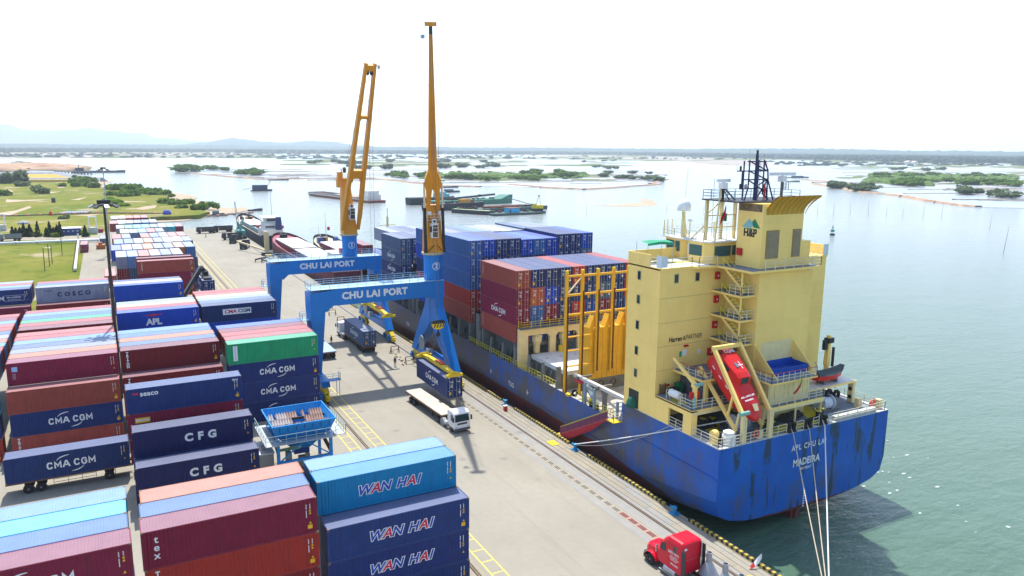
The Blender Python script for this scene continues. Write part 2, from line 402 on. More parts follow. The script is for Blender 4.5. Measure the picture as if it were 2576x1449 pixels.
for a, b in (((-300, 578), (690, 574)), ((690, 574), (1015, 572)), ((1015, 572), (560, 512)), ((560, 512), (-300, 518))):
    A, B_ = [gp(x, y, 0) for x, y in r0([a, b])]
    d = (B_-A).normalized(); nn = Vector((d.y, -d.x, 0))
    ob('wall_face', G().add([A-nn*9-Vector((0, 0, 3)), B_-nn*9-Vector((0, 0, 3)), B_+nn*9-Vector((0, 0, 3)), A+nn*9-Vector((0, 0, 3)), A-nn*1.5+Vector((0, 0, 2.4)), B_-nn*1.5+Vector((0, 0, 2.4)), B_+nn*1.5+Vector((0, 0, 2.4)), A+nn*1.5+Vector((0, 0, 2.4))], [(0, 1, 5, 4), (1, 2, 6, 5), (2, 3, 7, 6), (3, 0, 4, 7), (4, 5, 6, 7)]), STONE, sw)
def mound(name, px, py, w, d, h, mat, seed, kind='structure', z=-1.5):
    q = random.Random(seed); c = gp(px, py, z); rows = []
    for k in range(6):
        t = k/5; r_ = math.cos(t*PI/2)
        rows.append([c+Vector((math.cos(a*2*PI/22)*w*r_*q.uniform(.85, 1.1), math.sin(a*2*PI/22)*d*r_*q.uniform(.85, 1.1), math.sin(t*PI/2)*h*q.uniform(.85, 1.1))) for a in range(22)])
    return ob(name, G().grid(rows, True), mat, smooth=True, loc=c, kind=kind)
for i, (px, py, w, d, h) in enumerate([(20, 425, 70, 60, 7), (75, 424, 70, 50, 10), (125, 423, 60, 50, 8), (160, 426, 40, 40, 6), (-30, 428, 60, 60, 8)]): mound('spoil_hill', px, py, w, d, h, BROWN, i)
# islands of mud and ponds
sheet('island', zl([(860, 570), (1230, 520), (1880, 470)])+zc([(0, 232), (200, 210), (700, 165), (870, 150), (1550, 150)])+zm([(0, 305), (480, 318), (700, 322), (1190, 350), (1400, 366), (1440, 376), (1400, 385), (1500, 412), (1450, 432), (1540, 458), (1530, 482), (1420, 505), (1545, 527), (1460, 568), (1300, 585), (1000, 606), (730, 618), (500, 607), (300, 600), (0, 570)])+zc([(2300, 470), (1750, 452), (1300, 445), (1060, 396), (640, 375), (300, 365)])+zl([(1800, 722), (1200, 738), (600, 690), (190, 655), (0, 652), (-40, 600), (0, 560), (300, 562)]), WZ+.2, POND)
sheet('island', zr([(-60, 395), (-60, 330), (320, 310), (1000, 300), (2576, 330), (2576, 805), (2090, 797), (1700, 752), (1370, 690), (1050, 655), (850, 628), (650, 590), (470, 565), (560, 558), (820, 553), (330, 520), (450, 508), (520, 470), (430, 462), (100, 440), (-20, 425)]), WZ+.2, POND)
sheet('far_shore', r0([(-300, 282), (1200, 280), (2576, 292), (2576, 330), (2100, 345), (1580, 355), (395*4, 352), (1000, 352), (0, 360), (-300, 362)]), WZ+.25, MUD)
sheet('far_shore', zm([(-1300, 250), (0, 245), (1400, 240), (2576, 270), (2576, 395), (2400, 378), (2150, 372), (1850, 350), (1700, 335), (1300, 322), (800, 306), (480, 286), (0, 263), (-1300, 262)]), WZ+.25, MUD)
sheet('mainland', [(x_, hzn(x_)+5) for x_ in (-400, 400, 1300, 2000, 3000)]+[(3000, 404), (2350, 411), (2000, 403), (1700, 395), (1288, 387.3), (600, 384), (-400, 384)], WZ+.5, SCRUB)
sheet('sand_bank', [(1490, 517), (1560, 513.5), (1605, 510), (1625, 506), (1600, 504), (1608, 501), (1640, 501.5), (1643, 508), (1657, 514), (1640, 518), (1580, 520), (1530, 518.5)], WZ+.05, SAND)
# dikes and spits between the ponds: low banks across the islands
def dike(px0, py0, px1, py1, w=6, h=1.0, mat=MUD, seed=0, name='dike'):
    q = random.Random(seed); A, B_ = gp(px0, py0, WZ), gp(px1, py1, WZ)
    n = 9; rows = []
    d = (B_-A).normalized(); nn = Vector((d.y, -d.x, 0))
    for i in range(n+1):
        c = A.lerp(B_, i/n)+nn*q.uniform(-w, w)*.7
        ww = w*q.uniform(.7, 1.3)
        rows.append([c-nn*ww-Vector((0, 0, 1)), c-nn*ww*.5+Vector((0, 0, h)), c+nn*ww*.5+Vector((0, 0, h)), c+nn*ww-Vector((0, 0, 1))])
    return rows
g = G(); q = random.Random(3)
for i in range(95):
    t = q.random()
    y = 399+t**1.5*66; x0 = q.uniform(760, 1480) if y < 415 else q.uniform(690, 1560)
    L_ = q.uniform(60, 300)
    x1 = min(x0+L_, 1655 if y > 430 else 1480+max(0, y-399)*5)
    if y > 455: x0 = max(x0, 1050)
    if y > 462: x0, x1 = max(x0, 1340), min(x1, 1600)
    if x1 > x0+15: g.grid(dike(x0, y, x1, y+q.uniform(-2.2, 2.2), 1.8+(470-y)*.14, .7, seed=i))
for i in range(26):
    y = q.uniform(424, 448); x0 = q.uniform(490, 720); g.grid(dike(x0, y, min(850, x0+q.uniform(40, 160)), y+q.uniform(-1, 2), 3, .8, seed=200+i))
for i in range(60):
    y = 408+q.random()**1.4*100; xl = 2040 if y < 455 else 2050+(y-463)*8
    x0 = q.uniform(xl, 2500); g.grid(dike(x0, y, min(2620, x0+q.uniform(70, 300)), y+q.uniform(-2, 3), 2+(520-y)*.06, .8, seed=400+i))
ob('dikes', g, MUD, kind='stuff')
g = G()
for i, (a, b) in enumerate([((1288, 465), (1363, 472)), ((1363, 472), (1470, 477)), ((1470, 477), (1613, 468)), ((1613, 468), (1655, 464)), ((1098, 468), (1210, 470)), ((1640, 463), (1676, 452)), ((484, 437), (556, 443)), ((556, 443), (661, 451.5)), ((661, 451.5), (790, 449)), ((790, 449), (940, 449)), ((940, 449), (1098, 466)), ((2050, 463), (2144, 479.5)), ((2144, 479.5), (2274, 494.5)), ((2274, 494.5), (2357, 510)), ((2357, 510), (2455, 521)), ((2017, 452), (2140, 462)), ((1700, 406), (1830, 415)), ((1650, 440), (1675, 441))]):
    g.grid(dike(*a, *b, 4.5, 1.1, seed=600+i))
ob('shore_banks', g, BROWN, kind='stuff')
g = G(); q = random.Random(11)
for (x0, x1, y0, y1, n) in ((700, 1480, 396, 418, 55), (1060, 1480, 436, 456, 16), (2070, 2576, 434, 466, 14), (2000, 2576, 405, 428, 26), (0, 680, 386, 397, 40), (1288, 1900, 388, 404, 22)):
    for i in range(n):
        x, y = q.uniform(x0, x1), q.uniform(y0, y1); L_ = q.uniform(30, 150); hh = .6+(y-380)*.03*q.uniform(.5, 1.4)
        pts = [(x+L_*(.5+.5*math.cos(a*2*PI/12))*1., y+hh*math.sin(a*2*PI/12)*q.uniform(.7, 1.2)) for a in range(12)]
        pp = [gp(px, py, WZ+.3) for px, py in pts]
        g.prism([(v.x, v.y) for v in pp], 'z', WZ, WZ+.32+.01*i)
ob('scrub_ground', g, SCRUB, kind='stuff')
# ------------------------------------------------------------------ hills far away
HILL = M('distant wooded hill', (.03, .06, .05), 1, var=.3, vs=.004)
def hill(prof, dist, depth, seed):
    q = random.Random(seed); rows = [[], [], [], [], []]
    for i in range(len(prof)-1):
        (xa, ya), (xb, yb) = prof[i], prof[i+1]
        n = max(2, int((xb-xa)/8))
        for k in range(n):
            t = k/n; px = xa+(xb-xa)*t; py = ya+(yb-ya)*(t*t*(3-2*t))
            d = CF*FPX+CR*(px-1288); d.z = 0; d.normalize()
            hz = dist*(hzn(px)-py)/FPX*1.03+q.uniform(-.02, .02)*dist*.02+38
            for j, (dd, hh) in enumerate(((-depth, -5), (-depth*.5, hz*.45), (0, hz), (depth*.6, hz*.5), (depth*1.2, -5))):
                v = d*(dist+dd); rows[j].append((v.x, v.y, hh*(1+q.uniform(-.04, .04))))
    ob('hill', G().grid(rows), HILL, smooth=True, kind='structure')
hill([(-900, 355), (-500, 330), (-150, 318), (0, 323), (60, 325), (110, 335), (180, 336), (250, 331), (310, 336), (380, 340), (430, 350), (520, 356), (640, 362), (800, 372), (900, 376)], 15500, 2500, 1)
hill([(430, 369), (540, 360), (570, 355), (600, 349), (640, 353), (690, 358), (740, 359), (800, 356), (850, 358), (900, 365), (1000, 372), (1100, 376)], 9200, 1200, 2)
hill([(-600, 363), (0, 362), (300, 364), (600, 366), (900, 369), (1300, 371), (1700, 374), (2000, 374), (2300, 379), (2700, 383), (3200, 388)], 7200, 500, 3)
# ------------------------------------------------------------------ vegetation
LEAF = [M('mangrove leaves', (.12, .215, .03), .8, var=.45, vs=.5), M('dark conifer needles', (.028, .06, .028), .85, var=.4, vs=.5), M('light shrub leaves', (.19, .30, .03), .8, var=.4, vs=.6), M('grey green leaves', (.12, .17, .08), .8, var=.4, vs=.3)]
for m_ in LEAF:
    nt = m_.node_tree; tr = nd(nt, 'ShaderNodeBsdfTranslucent'); mx_ = nd(nt, 'ShaderNodeMixShader'); mx_.inputs[0].default_value = .5
    bs_ = nt.nodes['Principled BSDF']; nt.links.new(bs_.inputs['Base Color'].links[0].from_socket, tr.inputs[0]); bs_.inputs['Specular IOR Level'].default_value = .1
    nt.links.new(bs_.outputs[0], mx_.inputs[1]); nt.links.new(tr.outputs[0], mx_.inputs[2]); nt.links.new(mx_.outputs[0], nt.nodes['Material Output'].inputs[0])
BARK = M('bark', (.11, .08, .055), .9)
def crown_mesh(seed, mat, w=1., h=1., n=260, leaf=.2, lumps=6, conic=False):
    q = random.Random(seed); g = G()
    L_ = [(Vector((q.uniform(-.55, .55), q.uniform(-.55, .55), q.uniform(.3, .75))), q.uniform(.3, .5)) for _ in range(lumps)]
    for i in range(n):
        if conic:
            z = q.random()**1.3; r_ = (1-z)*.5+.04; a = q.random()*2*PI; r2 = r_*q.uniform(.45, 1)
            c = Vector((math.cos(a)*r2, math.sin(a)*r2, z))
        else:
            b, r_ = q.choice(L_); d = Vector((q.gauss(0, 1), q.gauss(0, 1), q.gauss(0, 1))).normalized(); c = b+d*r_*q.uniform(.7, 1.05)
            c.z = max(.05, c.z)
        nrm = Vector((q.gauss(0, 1), q.gauss(0, 1), q.gauss(0, 1)+.6)).normalized(); x = nrm.orthogonal().normalized()*leaf*q.uniform(.5, 1.1); y = nrm.cross(x)*.7
        c = Vector((c.x*w, c.y*w, c.z*h))
        g.add([c-x-y, c+x-y*.6, c+x*.8+y, c-x*.7+y], [(0, 1, 2, 3)])
    return g.mesh('crown', mat)
CROWNS = [crown_mesh(i, LEAF[0], 1.0, .8) for i in range(3)]
CON = [crown_mesh(10+i, LEAF[1], 1.0, 1., 300, .1, conic=True) for i in range(2)]
LIGHTC = [crown_mesh(20+i, LEAF[2], 1., .8) for i in range(2)]
GREYC = [crown_mesh(30+i, LEAF[3], 1., .9) for i in range(2)]
TRUNK = G().tube((0, 0, 0), (0, 0, .55), .05, .02, 6).tube((0, 0, .3), (.2, .1, .6), .025, .012, 5).mesh('trunk', BARK)
def plant(px, py, w, h, crowns, label, group, name='mangrove_bush', cat='bush', z=-1., q=rng):
    p = gp(px, py, z)
    t = thing(name, p, label, cat, group)
    c = link('crown', q.choice(crowns), t); c.scale = (w, w, h); c.rotation_euler = (0, 0, q.uniform(0, 6.3))
    k = link('trunk', TRUNK, t); k.scale = (w*.6, w*.6, h)
    return t
q = random.Random(5)
def scatter(n, poly, wr, hr, crowns, label, group, z=-1., name='mangrove_bush', cat='bush'):
    for i in range(n):
        a, b = q.choice(poly)
        t = q.random(); plant(a[0]+(b[0]-a[0])*t+q.uniform(-6, 6), a[1]+(b[1]-a[1])*t+q.uniform(-2.5, 2.5), q.uniform(*wr), q.uniform(*hr), crowns, label, group, name, cat, z, q)
r0p = lambda *s: [tuple(r0(list(x))) for x in s]
scatter(46, r0p(((700, 585), (980, 610)), ((640, 655), (1000, 655)), ((1040, 690), (1380, 680)), ((1100, 745), (1650, 735)), ((1380, 700), (1690, 745)), ((760, 610), (1000, 690))), (4.5, 8), (4, 7), CROWNS, 'rounded green mangrove bush in the belt along the sandy shore', 'mangrove bushes along the shore')
scatter(16, r0p(((1650, 830), (1930, 820)), ((1700, 870), (2080, 890))), (3, 5.5), (3, 5.5), CROWNS, 'green bush on the point beside the beach behind the far containers', 'bushes on the beach point')
scatter(8, r0p(((1150, 830), (1260, 860)), ((1100, 800), (1200, 820))), (3.5, 5), (3, 4), LIGHTC, 'bright yellow green shrub in the grass right behind the light mast', 'bright shrubs behind the mast')
for x, y, w, h, l in ((20, 620, 9, 12, 'dark tree standing at the corner of the grey sea wall'), (135, 615, 13, 14, 'dark round tree standing apart before the grey sea wall'), (250, 650, 9, 6, 'low dark bush in the grass before the sea wall'), (405, 725, 7, 7, 'lone grey green bush in the middle of the field'), (640, 985, 3, 3, 'small grey bush beside a stone in the near grass'), (1740, 750, 4, 3, 'small bush at the seaward end of the mangroves'), (2030, 850, 4, 4, 'round bush alone on the beach tip'), (2150, 858, 5, 4.5, 'flat topped little tree alone on the beach tip'), (40, 745, 5, 6, 'brownish shrub on the bare sandy ground')):
    plant(*r0([(x, y)])[0], w, h, GREYC if 'dark' in l or 'grey' in l else CROWNS, l, None, 'tree', 'tree')
for i, x in enumerate((130, 165, 205, 245, 275, 305, 385, 470, 505, 545, 580, 610, 860)):
    plant(*r0([(x, 1146)])[0], q.uniform(2.6, 3.6), q.uniform(5, 6.5) if i in (6, 8, 11, 3) else q.uniform(3.5, 5), CON, 'dark young conifer in the row behind the road' if x < 800 else 'dark young conifer between the blue hut and the white gate', 'conifers along the road' if x < 800 else None, 'conifer_tree', 'tree', -.05, q)
scatter(4, r0p(((100, 1170), (120, 1180)), ((580, 1155), (600, 1165)), ((840, 1130), (850, 1140))), (1.4, 2), (2, 2.6), LIGHTC, 'small bright green bush at the verge of the road', 'bushes at the road verge', -.05)
# islands: bushes and trees one can tell apart
scatter(5, [((452, 433), (485, 430))], (16, 22), (9, 13), CROWNS, 'large rounded mangrove clump at the tip of the nearest islet', 'clumps at the islet tip')
scatter(14, [((505, 428), (575, 428)), ((600, 436), (612, 440)), ((630, 437), (650, 438))], (7, 13), (5, 9), CROWNS, 'green bush on the islet of ponds beyond the bulk ships', 'bushes on the pond islet')
scatter(44, [((1130, 449), (1300, 455)), ((1040, 440), (1110, 447)), ((1300, 440), (1480, 448)), ((1340, 430), (1440, 440)), ((980, 440), (1015, 445)), ((1290, 450), (1420, 453))], (7, 14), (4, 8), CROWNS, 'green mangrove bush on the middle island between the crane and the mast', 'bushes on the middle island')
scatter(34, [((780, 412), (1240, 405)), ((830, 425), (1250, 420)), ((1140, 396), (1290, 398)), ((960, 395), (1010, 396)), ((840, 408), (900, 412))], (12, 22), (6, 10), GREYC, 'grey green bush on the far dikes of the middle island', 'bushes on the far dikes')
scatter(22, [((1480, 418), (1560, 425)), ((1530, 432), (1670, 438)), ((1500, 440), (1650, 455)), ((1420, 405), (1560, 405))], (9, 15), (3.5, 6), GREYC, 'low dark bush on the bare spit of ponds', 'bushes on the bare spit')
scatter(46, [((2190, 450), (2340, 440)), ((2200, 455), (2480, 462)), ((2330, 440), (2576, 446)), ((2190, 446), (2260, 438)), ((2250, 460), (2330, 470)), ((2420, 462), (2576, 466))], (8, 15), (4, 8), CROWNS, 'green mangrove bush on the low island at the far bank', 'bushes on the far bank island')
scatter(24, [((1935, 412), (2150, 416)), ((2100, 470), (2220, 482)), ((2380, 480), (2560, 495)), ((2250, 425), (2500, 430))], (8, 16), (4, 7), GREYC, 'low grey bush on the muddy banks of the far ponds', 'bushes on the muddy banks')
# far wood and shrubs that read as one mass
def wood(name, n, fx, wr, hr, mat, seed, label):
    q = random.Random(seed); g = G()
    for i in range(n):
        px, py = fx(q); p = gp(px, py, WZ); w = q.uniform(*wr); h = q.uniform(*hr)
        base_ = []; top = []
        for k in range(6):
            a = k*PI/3+q.uniform(-.3, .3)
            base_.append(p+Vector((math.cos(a)*w*.5, math.sin(a)*w*.5, h*.1))); top.append(p+Vector((math.cos(a)*w*.42*q.uniform(.6, 1), math.sin(a)*w*.42*q.uniform(.6, 1), h*q.uniform(.55, .85))))
        g.grid([base_, top], True); o = len(g.v); g.v.append(p+Vector((q.uniform(-.1, .1)*w, 0, h)))
        for k in range(6): g.f.append([o-6+k, o-6+(k+1) % 6, o]); g.mi.append(0)
    ob(name, g, mat, kind='stuff', label=label)
FW = M('far wood leaves', (.012, .034, .026), 1, var=.45, vs=.02)
def fx1(q):
    px = q.uniform(-150, 2750)
    b0 = 383.5 if px < 600 else 386+max(0, px-600)*.004 if px < 1550 else 390+(px-1550)*.0245
    b0 = min(b0, 411)
    h0 = hzn(px)+5.5
    return px, h0+(b0-h0)*q.random()**.6
wood('far_wood', 11000, fx1, (24, 60), (12, 24), FW, 1, 'hazy belt of dark trees along the whole far shore')
def fx2(q):
    c = q.random()
    if c < .35: return q.uniform(-50, 690), q.uniform(385, 397)
    if c < .55: return q.uniform(1300, 1950), 388+q.random()*14
    if c < .8: return q.uniform(1932, 2620), q.uniform(406, 418)
    return q.uniform(700, 1290), q.uniform(391, 400)
wood('far_shrubs', 600, fx2, (14, 34), (3, 8), FW, 2, 'scattered low shrubs on the mud flats before the far wood')
LOWG = M('low green thicket', (.10, .17, .035), 1, var=.45, vs=.06)
def fx3(q):
    c = q.random()
    if c < .5: x = q.uniform(2190, 2560); return x, 437+(x-2190)*.012+q.random()*(18 if x < 2420 else 26)
    if c < .62: x = q.uniform(2180, 2340); return x, 452+(x-2180)*.06+q.random()*8
    if c < .88: x = q.uniform(1060, 1480); return x, 444+q.gauss(0, 3.6)-(x-1060)*.006
    return q.uniform(1130, 1310), 438+q.random()*10
wood('low_thicket', 1500, fx3, (7, 17), (1.6, 4.5), LOWG, 3, 'low green thicket covering the flat islands')
# ------------------------------------------------------------------ air
hz = bpy.data.materials.new('haze air'); hz.use_nodes = True
nt = hz.node_tree; nt.nodes.remove(nt.nodes['Principled BSDF'])
pv = nd(nt, 'ShaderNodeVolumePrincipled'); pv.inputs['Color'].default_value = (.80, .90, 1, 1); pv.inputs['Density'].default_value = 0.85e-4
pv.inputs['Anisotropy'].default_value = .35
nt.links.new(pv.outputs[0], nt.nodes['Material Output'].inputs['Volume'])
ob('haze', G().box(-25500, 25500, -2500, 41000, WZ-6, 720), hz, kind='stuff')
# ------------------------------------------------------------------ shipping containers
CL, CW, CH = 12.192, 2.438, 2.896
C_ = {'navy': (.013, .034, .150), 'dark navy': (.010, .017, .085), 'blue': (.006, .060, .42), 'mid blue': (.032, .115, .33), 'pale blue': (.12, .26, .50), 'maroon': (.19, .012, .042), 'dark red': (.19, .016, .022),
      'red': (.36, .032, .024), 'brown red': (.34, .065, .046), 'orange': (.42, .13, .045), 'green': (.012, .27, .12), 'teal': (.005, .23, .46), 'grey': (.24, .27, .36), 'white': (.62, .62, .60), 'cyan': (.06, .42, .55), 'slate': (.06, .11, .21), 'cream': (.55, .48, .34)}
PAINT = M('container paint', (1, 1, 1), .42, var=.13, vs=.9, objcol=True, streak=.5, streakcol=(.035, .022, .025), rust=.10, spec=.18, bump=.5, bs=1.4)
ROOFP = M('sun bleached container roof', (1, 1, 1), .5, var=.10, vs=.6, objcol=True, chalk=.24, chalkcol=(.46, .49, .54), rust=.16, rustcol=(.20, .10, .05), streak=.3, streakcol=(.25, .19, .15))
FRAMEP = M('container frame paint', (1, 1, 1), .5, var=.2, vs=2, objcol=True, rust=.22)
RODM = M('lock rod steel', (.42, .44, .46), .5, .1, var=.2)
def corr_path(a, b, axis, depth, pitch, flat=.07):
    """zigzag line from a to b along axis, bulging by depth"""
    n = max(1, round((b-a)/pitch)); p = (b-a)/n; out = []
    for i in range(n):
        x = a+i*p
        out += [(x, 0), (x+p*.30, 0), (x+p*.5, depth), (x+p*.80, depth)]
    return out+[(b, 0)]
def walls(closed=True, pitch=.278):
    g = G(); i0 = .04
    pts = []
    for x, d in corr_path(.12, CL-.12, 'x', .036, pitch): pts.append((x, i0+d-.036+.004))
    for y, d in corr_path(.12, CW-.12, 'y', .036, pitch): pts.append((CL-i0-d+.036-.004, y))
    for x, d in reversed(corr_path(.12, CL-.12, 'x', .036, pitch)): pts.append((x, CW-i0-d+.036-.004))
    if closed:
        for y, d in reversed(corr_path(.12, CW-.12, 'y', .036, pitch)): pts.append((i0+d-.036+.004, y))
    else:
        pts += [(.06, CW-.1), (.06, .1)]
    g.grid([[(x, y, .13) for x, y in pts], [(x, y, CH-.09) for x, y in pts]], True)
    return g.mesh('shipping_container', PAINT)
def roof_mesh(pitch=.209):
    g = G(); pr = corr_path(.16, CL-.16, 'x', .022, pitch)
    pr = [(.05, 0), (.16, 0)]+pr+[(CL-.05, 0)]
    g.grid([[(x, .03, CH-.012) for x, d in pr], [(x, .10, CH-.012) for x, d in pr], [(x, .14, CH-.034+d) for x, d in pr], [(x, CW-.14, CH-.034+d) for x, d in pr], [(x, CW-.10, CH-.012) for x, d in pr], [(x, CW-.03, CH-.012) for x, d in pr]])
    return g.mesh('roof', ROOFP)
def frame_mesh(doors):
    g = G()
    for x in (0, CL-.12):
        for y in (0, CW-.12): g.box(x, x+.12, y, y+.12, .1, CH-.1)
    for y in (0, CW-.07):
        g.box(.12, CL-.12, y, y+.07, 0, .14).box(.12, CL-.12, y, y+.07, CH-.1, CH-.012)
    for x in (0, CL-.08):
        g.box(x, x+.08, .12, CW-.12, 0, .15).box(x, x+.08, .12, CW-.12, CH-.13, CH-.01)
    g.m = 1
    for x in (-.003, CL-.177):
        for y in (-.003, CW-.162):
            for z in (0, CH-.118): g.box(x, x+.18, y, y+.165, z, z+.12)
    g.m = 0
    return g.mesh('frame', [FRAMEP, M('corner casting steel', (.20, .13, .09), .7, var=.4, vs=3)])
def door_mesh():
    g = G(); y0, y1, z0, z1 = 0, 1.09, .16, CH-.14
    zs = [z0]
    for i in range(5):
        a = z0+.1+(z1-z0-.2)*i/5; b = z0+.1+(z1-z0-.2)*(i+1)/5
        zs += []
    rows = []
    prof = [(z0, 0)]
    for i in range(5):
        a = z0+.08+(z1-z0-.16)*i/5; st = (z1-z0-.16)/5
        prof += [(a+.04, 0), (a+.10, .03), (a+st-.10, .03), (a+st-.04, 0)]
    prof.append((z1, 0))
    g.grid([[(.035+d, y0+.02, z) for z, d in prof], [(.035+d, y1, z) for z, d in prof]])
    g.add([(.034, y0, z0), (.034, y0, z1), (.034, y1+.02, z1), (.034, y1+.02, z0), (.06, y0, z0), (.06, y0, z1), (.06, y1+.02, z1), (.06, y1+.02, z0)], [(0, 1, 5, 4), (1, 2, 6, 5), (2, 3, 7, 6), (3, 0, 4, 7), (4, 5, 6, 7)])
    return g.mesh('door', PAINT)
def rods_mesh():
    g = G()
    for y in (.30, .78):
        g.box(-.012, .022, y-.018, y+.018, .10, CH-.08)
        for z in (.35, 1.45, 2.5): g.box(-.02, .03, y-.05, y+.05, z, z+.06)
        g.box(-.022, .012, y, y+.32, 1.05, 1.09)
    return g.mesh('lock_rod', RODM)
W_YARD, W_DOOR, ROOF_, FR_, DOOR_, ROD_ = walls(True), walls(False), roof_mesh(), frame_mesh(False), door_mesh(), rods_mesh()
LETW = M('white lettering', (.72, .73, .74), .5, var=.08, vs=2); LETR = M('red lettering', (.55, .02, .06), .5); LETN = M('navy lettering', (.012, .02, .09), .5); LETB = M('blue lettering', (.02, .06, .35), .5)
LETY = M('yellow sticker', (.75, .42, .02), .5); LETK = M('black lettering', (.03, .03, .035), .6); LETP = M('pink lettering', (.6, .16, .36), .5)
# small print and stickers at the end of a side wall, flat on the ridges
def code_mesh(k):
    q = random.Random(k); g = G()
    g.m = 0
    z = CH-.45
    for j in range(11): g.box(-.3, -.24, -.004, 0, z-.085, z) if j != 4 else None; z -= .1
    z = CH-.45
    for j in range(4+q.randint(0, 4)): g.box(-.02, .05, -.004, 0, z-.06, z); z -= .085
    g.m = 1
    for j in range(2): g.box(-.06, .08, -.004, 0, z-.2, z-.06); z -= .22
    g.add([(-.1, -.004, .82), (.12, -.004, .82), (.01, -.004, 1.02)], [(0, 1, 2)])
    if k % 2: g.box(-.2, .16, -.004, 0, .42, .74)
    return g.mesh('markings', [LETW, LETY])
CODES = [code_mesh(k) for k in range(4)]
def end_code_mesh(k):
    q = random.Random(50+k); g = G(); g.m = 0
    def row(y, z, n, h=.06):
        for i in range(n): g.box(-.006, .0, y+i*.075, y+i*.075+.055, z-h, z)
    row(1.45, 2.45, 8, .09); row(1.45, 2.3, 5, .09)
    for j in range(5): row(1.5, 2.0-j*.1, q.randint(3, 7))
    row(.35, 2.4, 6, .12)
    if k % 3 == 0: g.box(-.006, 0, .3, .62, .55, .85)
    g.m = 1
    if k % 2: g.box(-.006, 0, 1.75, 2.1, .45, .85)
    g.add([(-.005, .3, 1.0), (-.005, .55, 1.0), (-.005, .425, 1.22)], [(0, 1, 2)])
    return g.mesh('markings', [LETW, LETY])
ECODES = [end_code_mesh(k) for k in range(4)]
def arc_mesh(w, mat, k):
    g = G(); g.m = 0
    for sz, a0, a1 in (((.36, 1.62, 3.0), (-.36, -1.52, -.14))[k],):
        n = 9; A = []; B_ = []
        for i in range(n+1):
            a = a0+(a1-a0)*i/n; t = .06*math.sin(PI*(i+.6)/(n+1.2))+.012
            A.append((math.cos(a)*(1.32-t*.6), 0, sz+math.sin(a)*(.62-t))); B_.append((math.cos(a)*(1.32+t*.6), 0, sz+math.sin(a)*(.62+t)))
        g.grid([A, B_])
    return g.mesh('swoosh', mat)
SWOOSH = {}
def block_letter(ch, h, w, t):
    P = {'C': [[(1, .74), (.78, 1), (.25, 1), (0, .72), (0, .28), (.25, 0), (.78, 0), (1, .26)]], 'G': [[(1, .74), (.78, 1), (.25, 1), (0, .72), (0, .28), (.25, 0), (.78, 0), (1, .22), (1, .5), (.6, .5)]],
         'M': [[(0, -.12), (0, 1), (.5, .3), (1, 1), (1, -.12)]], 'A': [[(-.08, -.12), (.42, 1), (.58, 1), (1.08, -.12)], [(.15, .3), (.85, .3)]]}[ch]
    g = G(); iw, ih = w-t, h-t; k = 0
    for pl in P:
        q = [Vector((t/2+x*iw, 0, t/2+z*ih)) for x, z in pl]
        for i in range(len(q)-1):
            d = (q[i+1]-q[i]).normalized(); n_ = Vector((-d.z, 0, d.x))*t/2
            def mit(j, lo):
                if j in (0, len(q)-1): return n_, Vector((0, 0, 0))
                d1 = (q[j]-q[j-1]).normalized(); d2 = (q[j+1]-q[j]).normalized(); m_ = Vector((-(d1+d2).z, 0, (d1+d2).x)).normalized(); c_ = max(.45, m_.dot(Vector((-d1.z, 0, d1.x))))
                return m_*(t/2/c_), Vector((0, 0, 0))
            a, _ = mit(i, 0); b, _ = mit(i+1, 1); yy = Vector((0, -.0006*k, 0)); k += 1
            g.quad(q[i]-a+yy, q[i+1]-b+yy, q[i+1]+b+yy, q[i]+a+yy)
    return g.mesh('lettering', LETW)
def letter(o, body, size, x, z, mat=None, side='-y', **k):
    """flat print on a long wall: local x along the container, z up; side '-y' or '+y' of the container's own axes"""
    t = link('lettering', text_mesh(body, size, mat=mat or LETW, **{a: b for a, b in k.items() if a != 'stretch'}), o)
    if side == '-y': t.location = (x, -.012, z); t.rotation_euler = (PI/2, 0, 0)
    else: t.location = (x, CW+.012, z); t.rotation_euler = (PI/2, 0, PI)
    t.scale = (k.get('stretch', 1), 1, 1); return t
def vstack(o, s, size, x, z, mat=None, side='-y', gap=.95, **k):
    for i, ch in enumerate(s): letter(o, ch, size, x, z-i*size*gap, mat, side, **k)
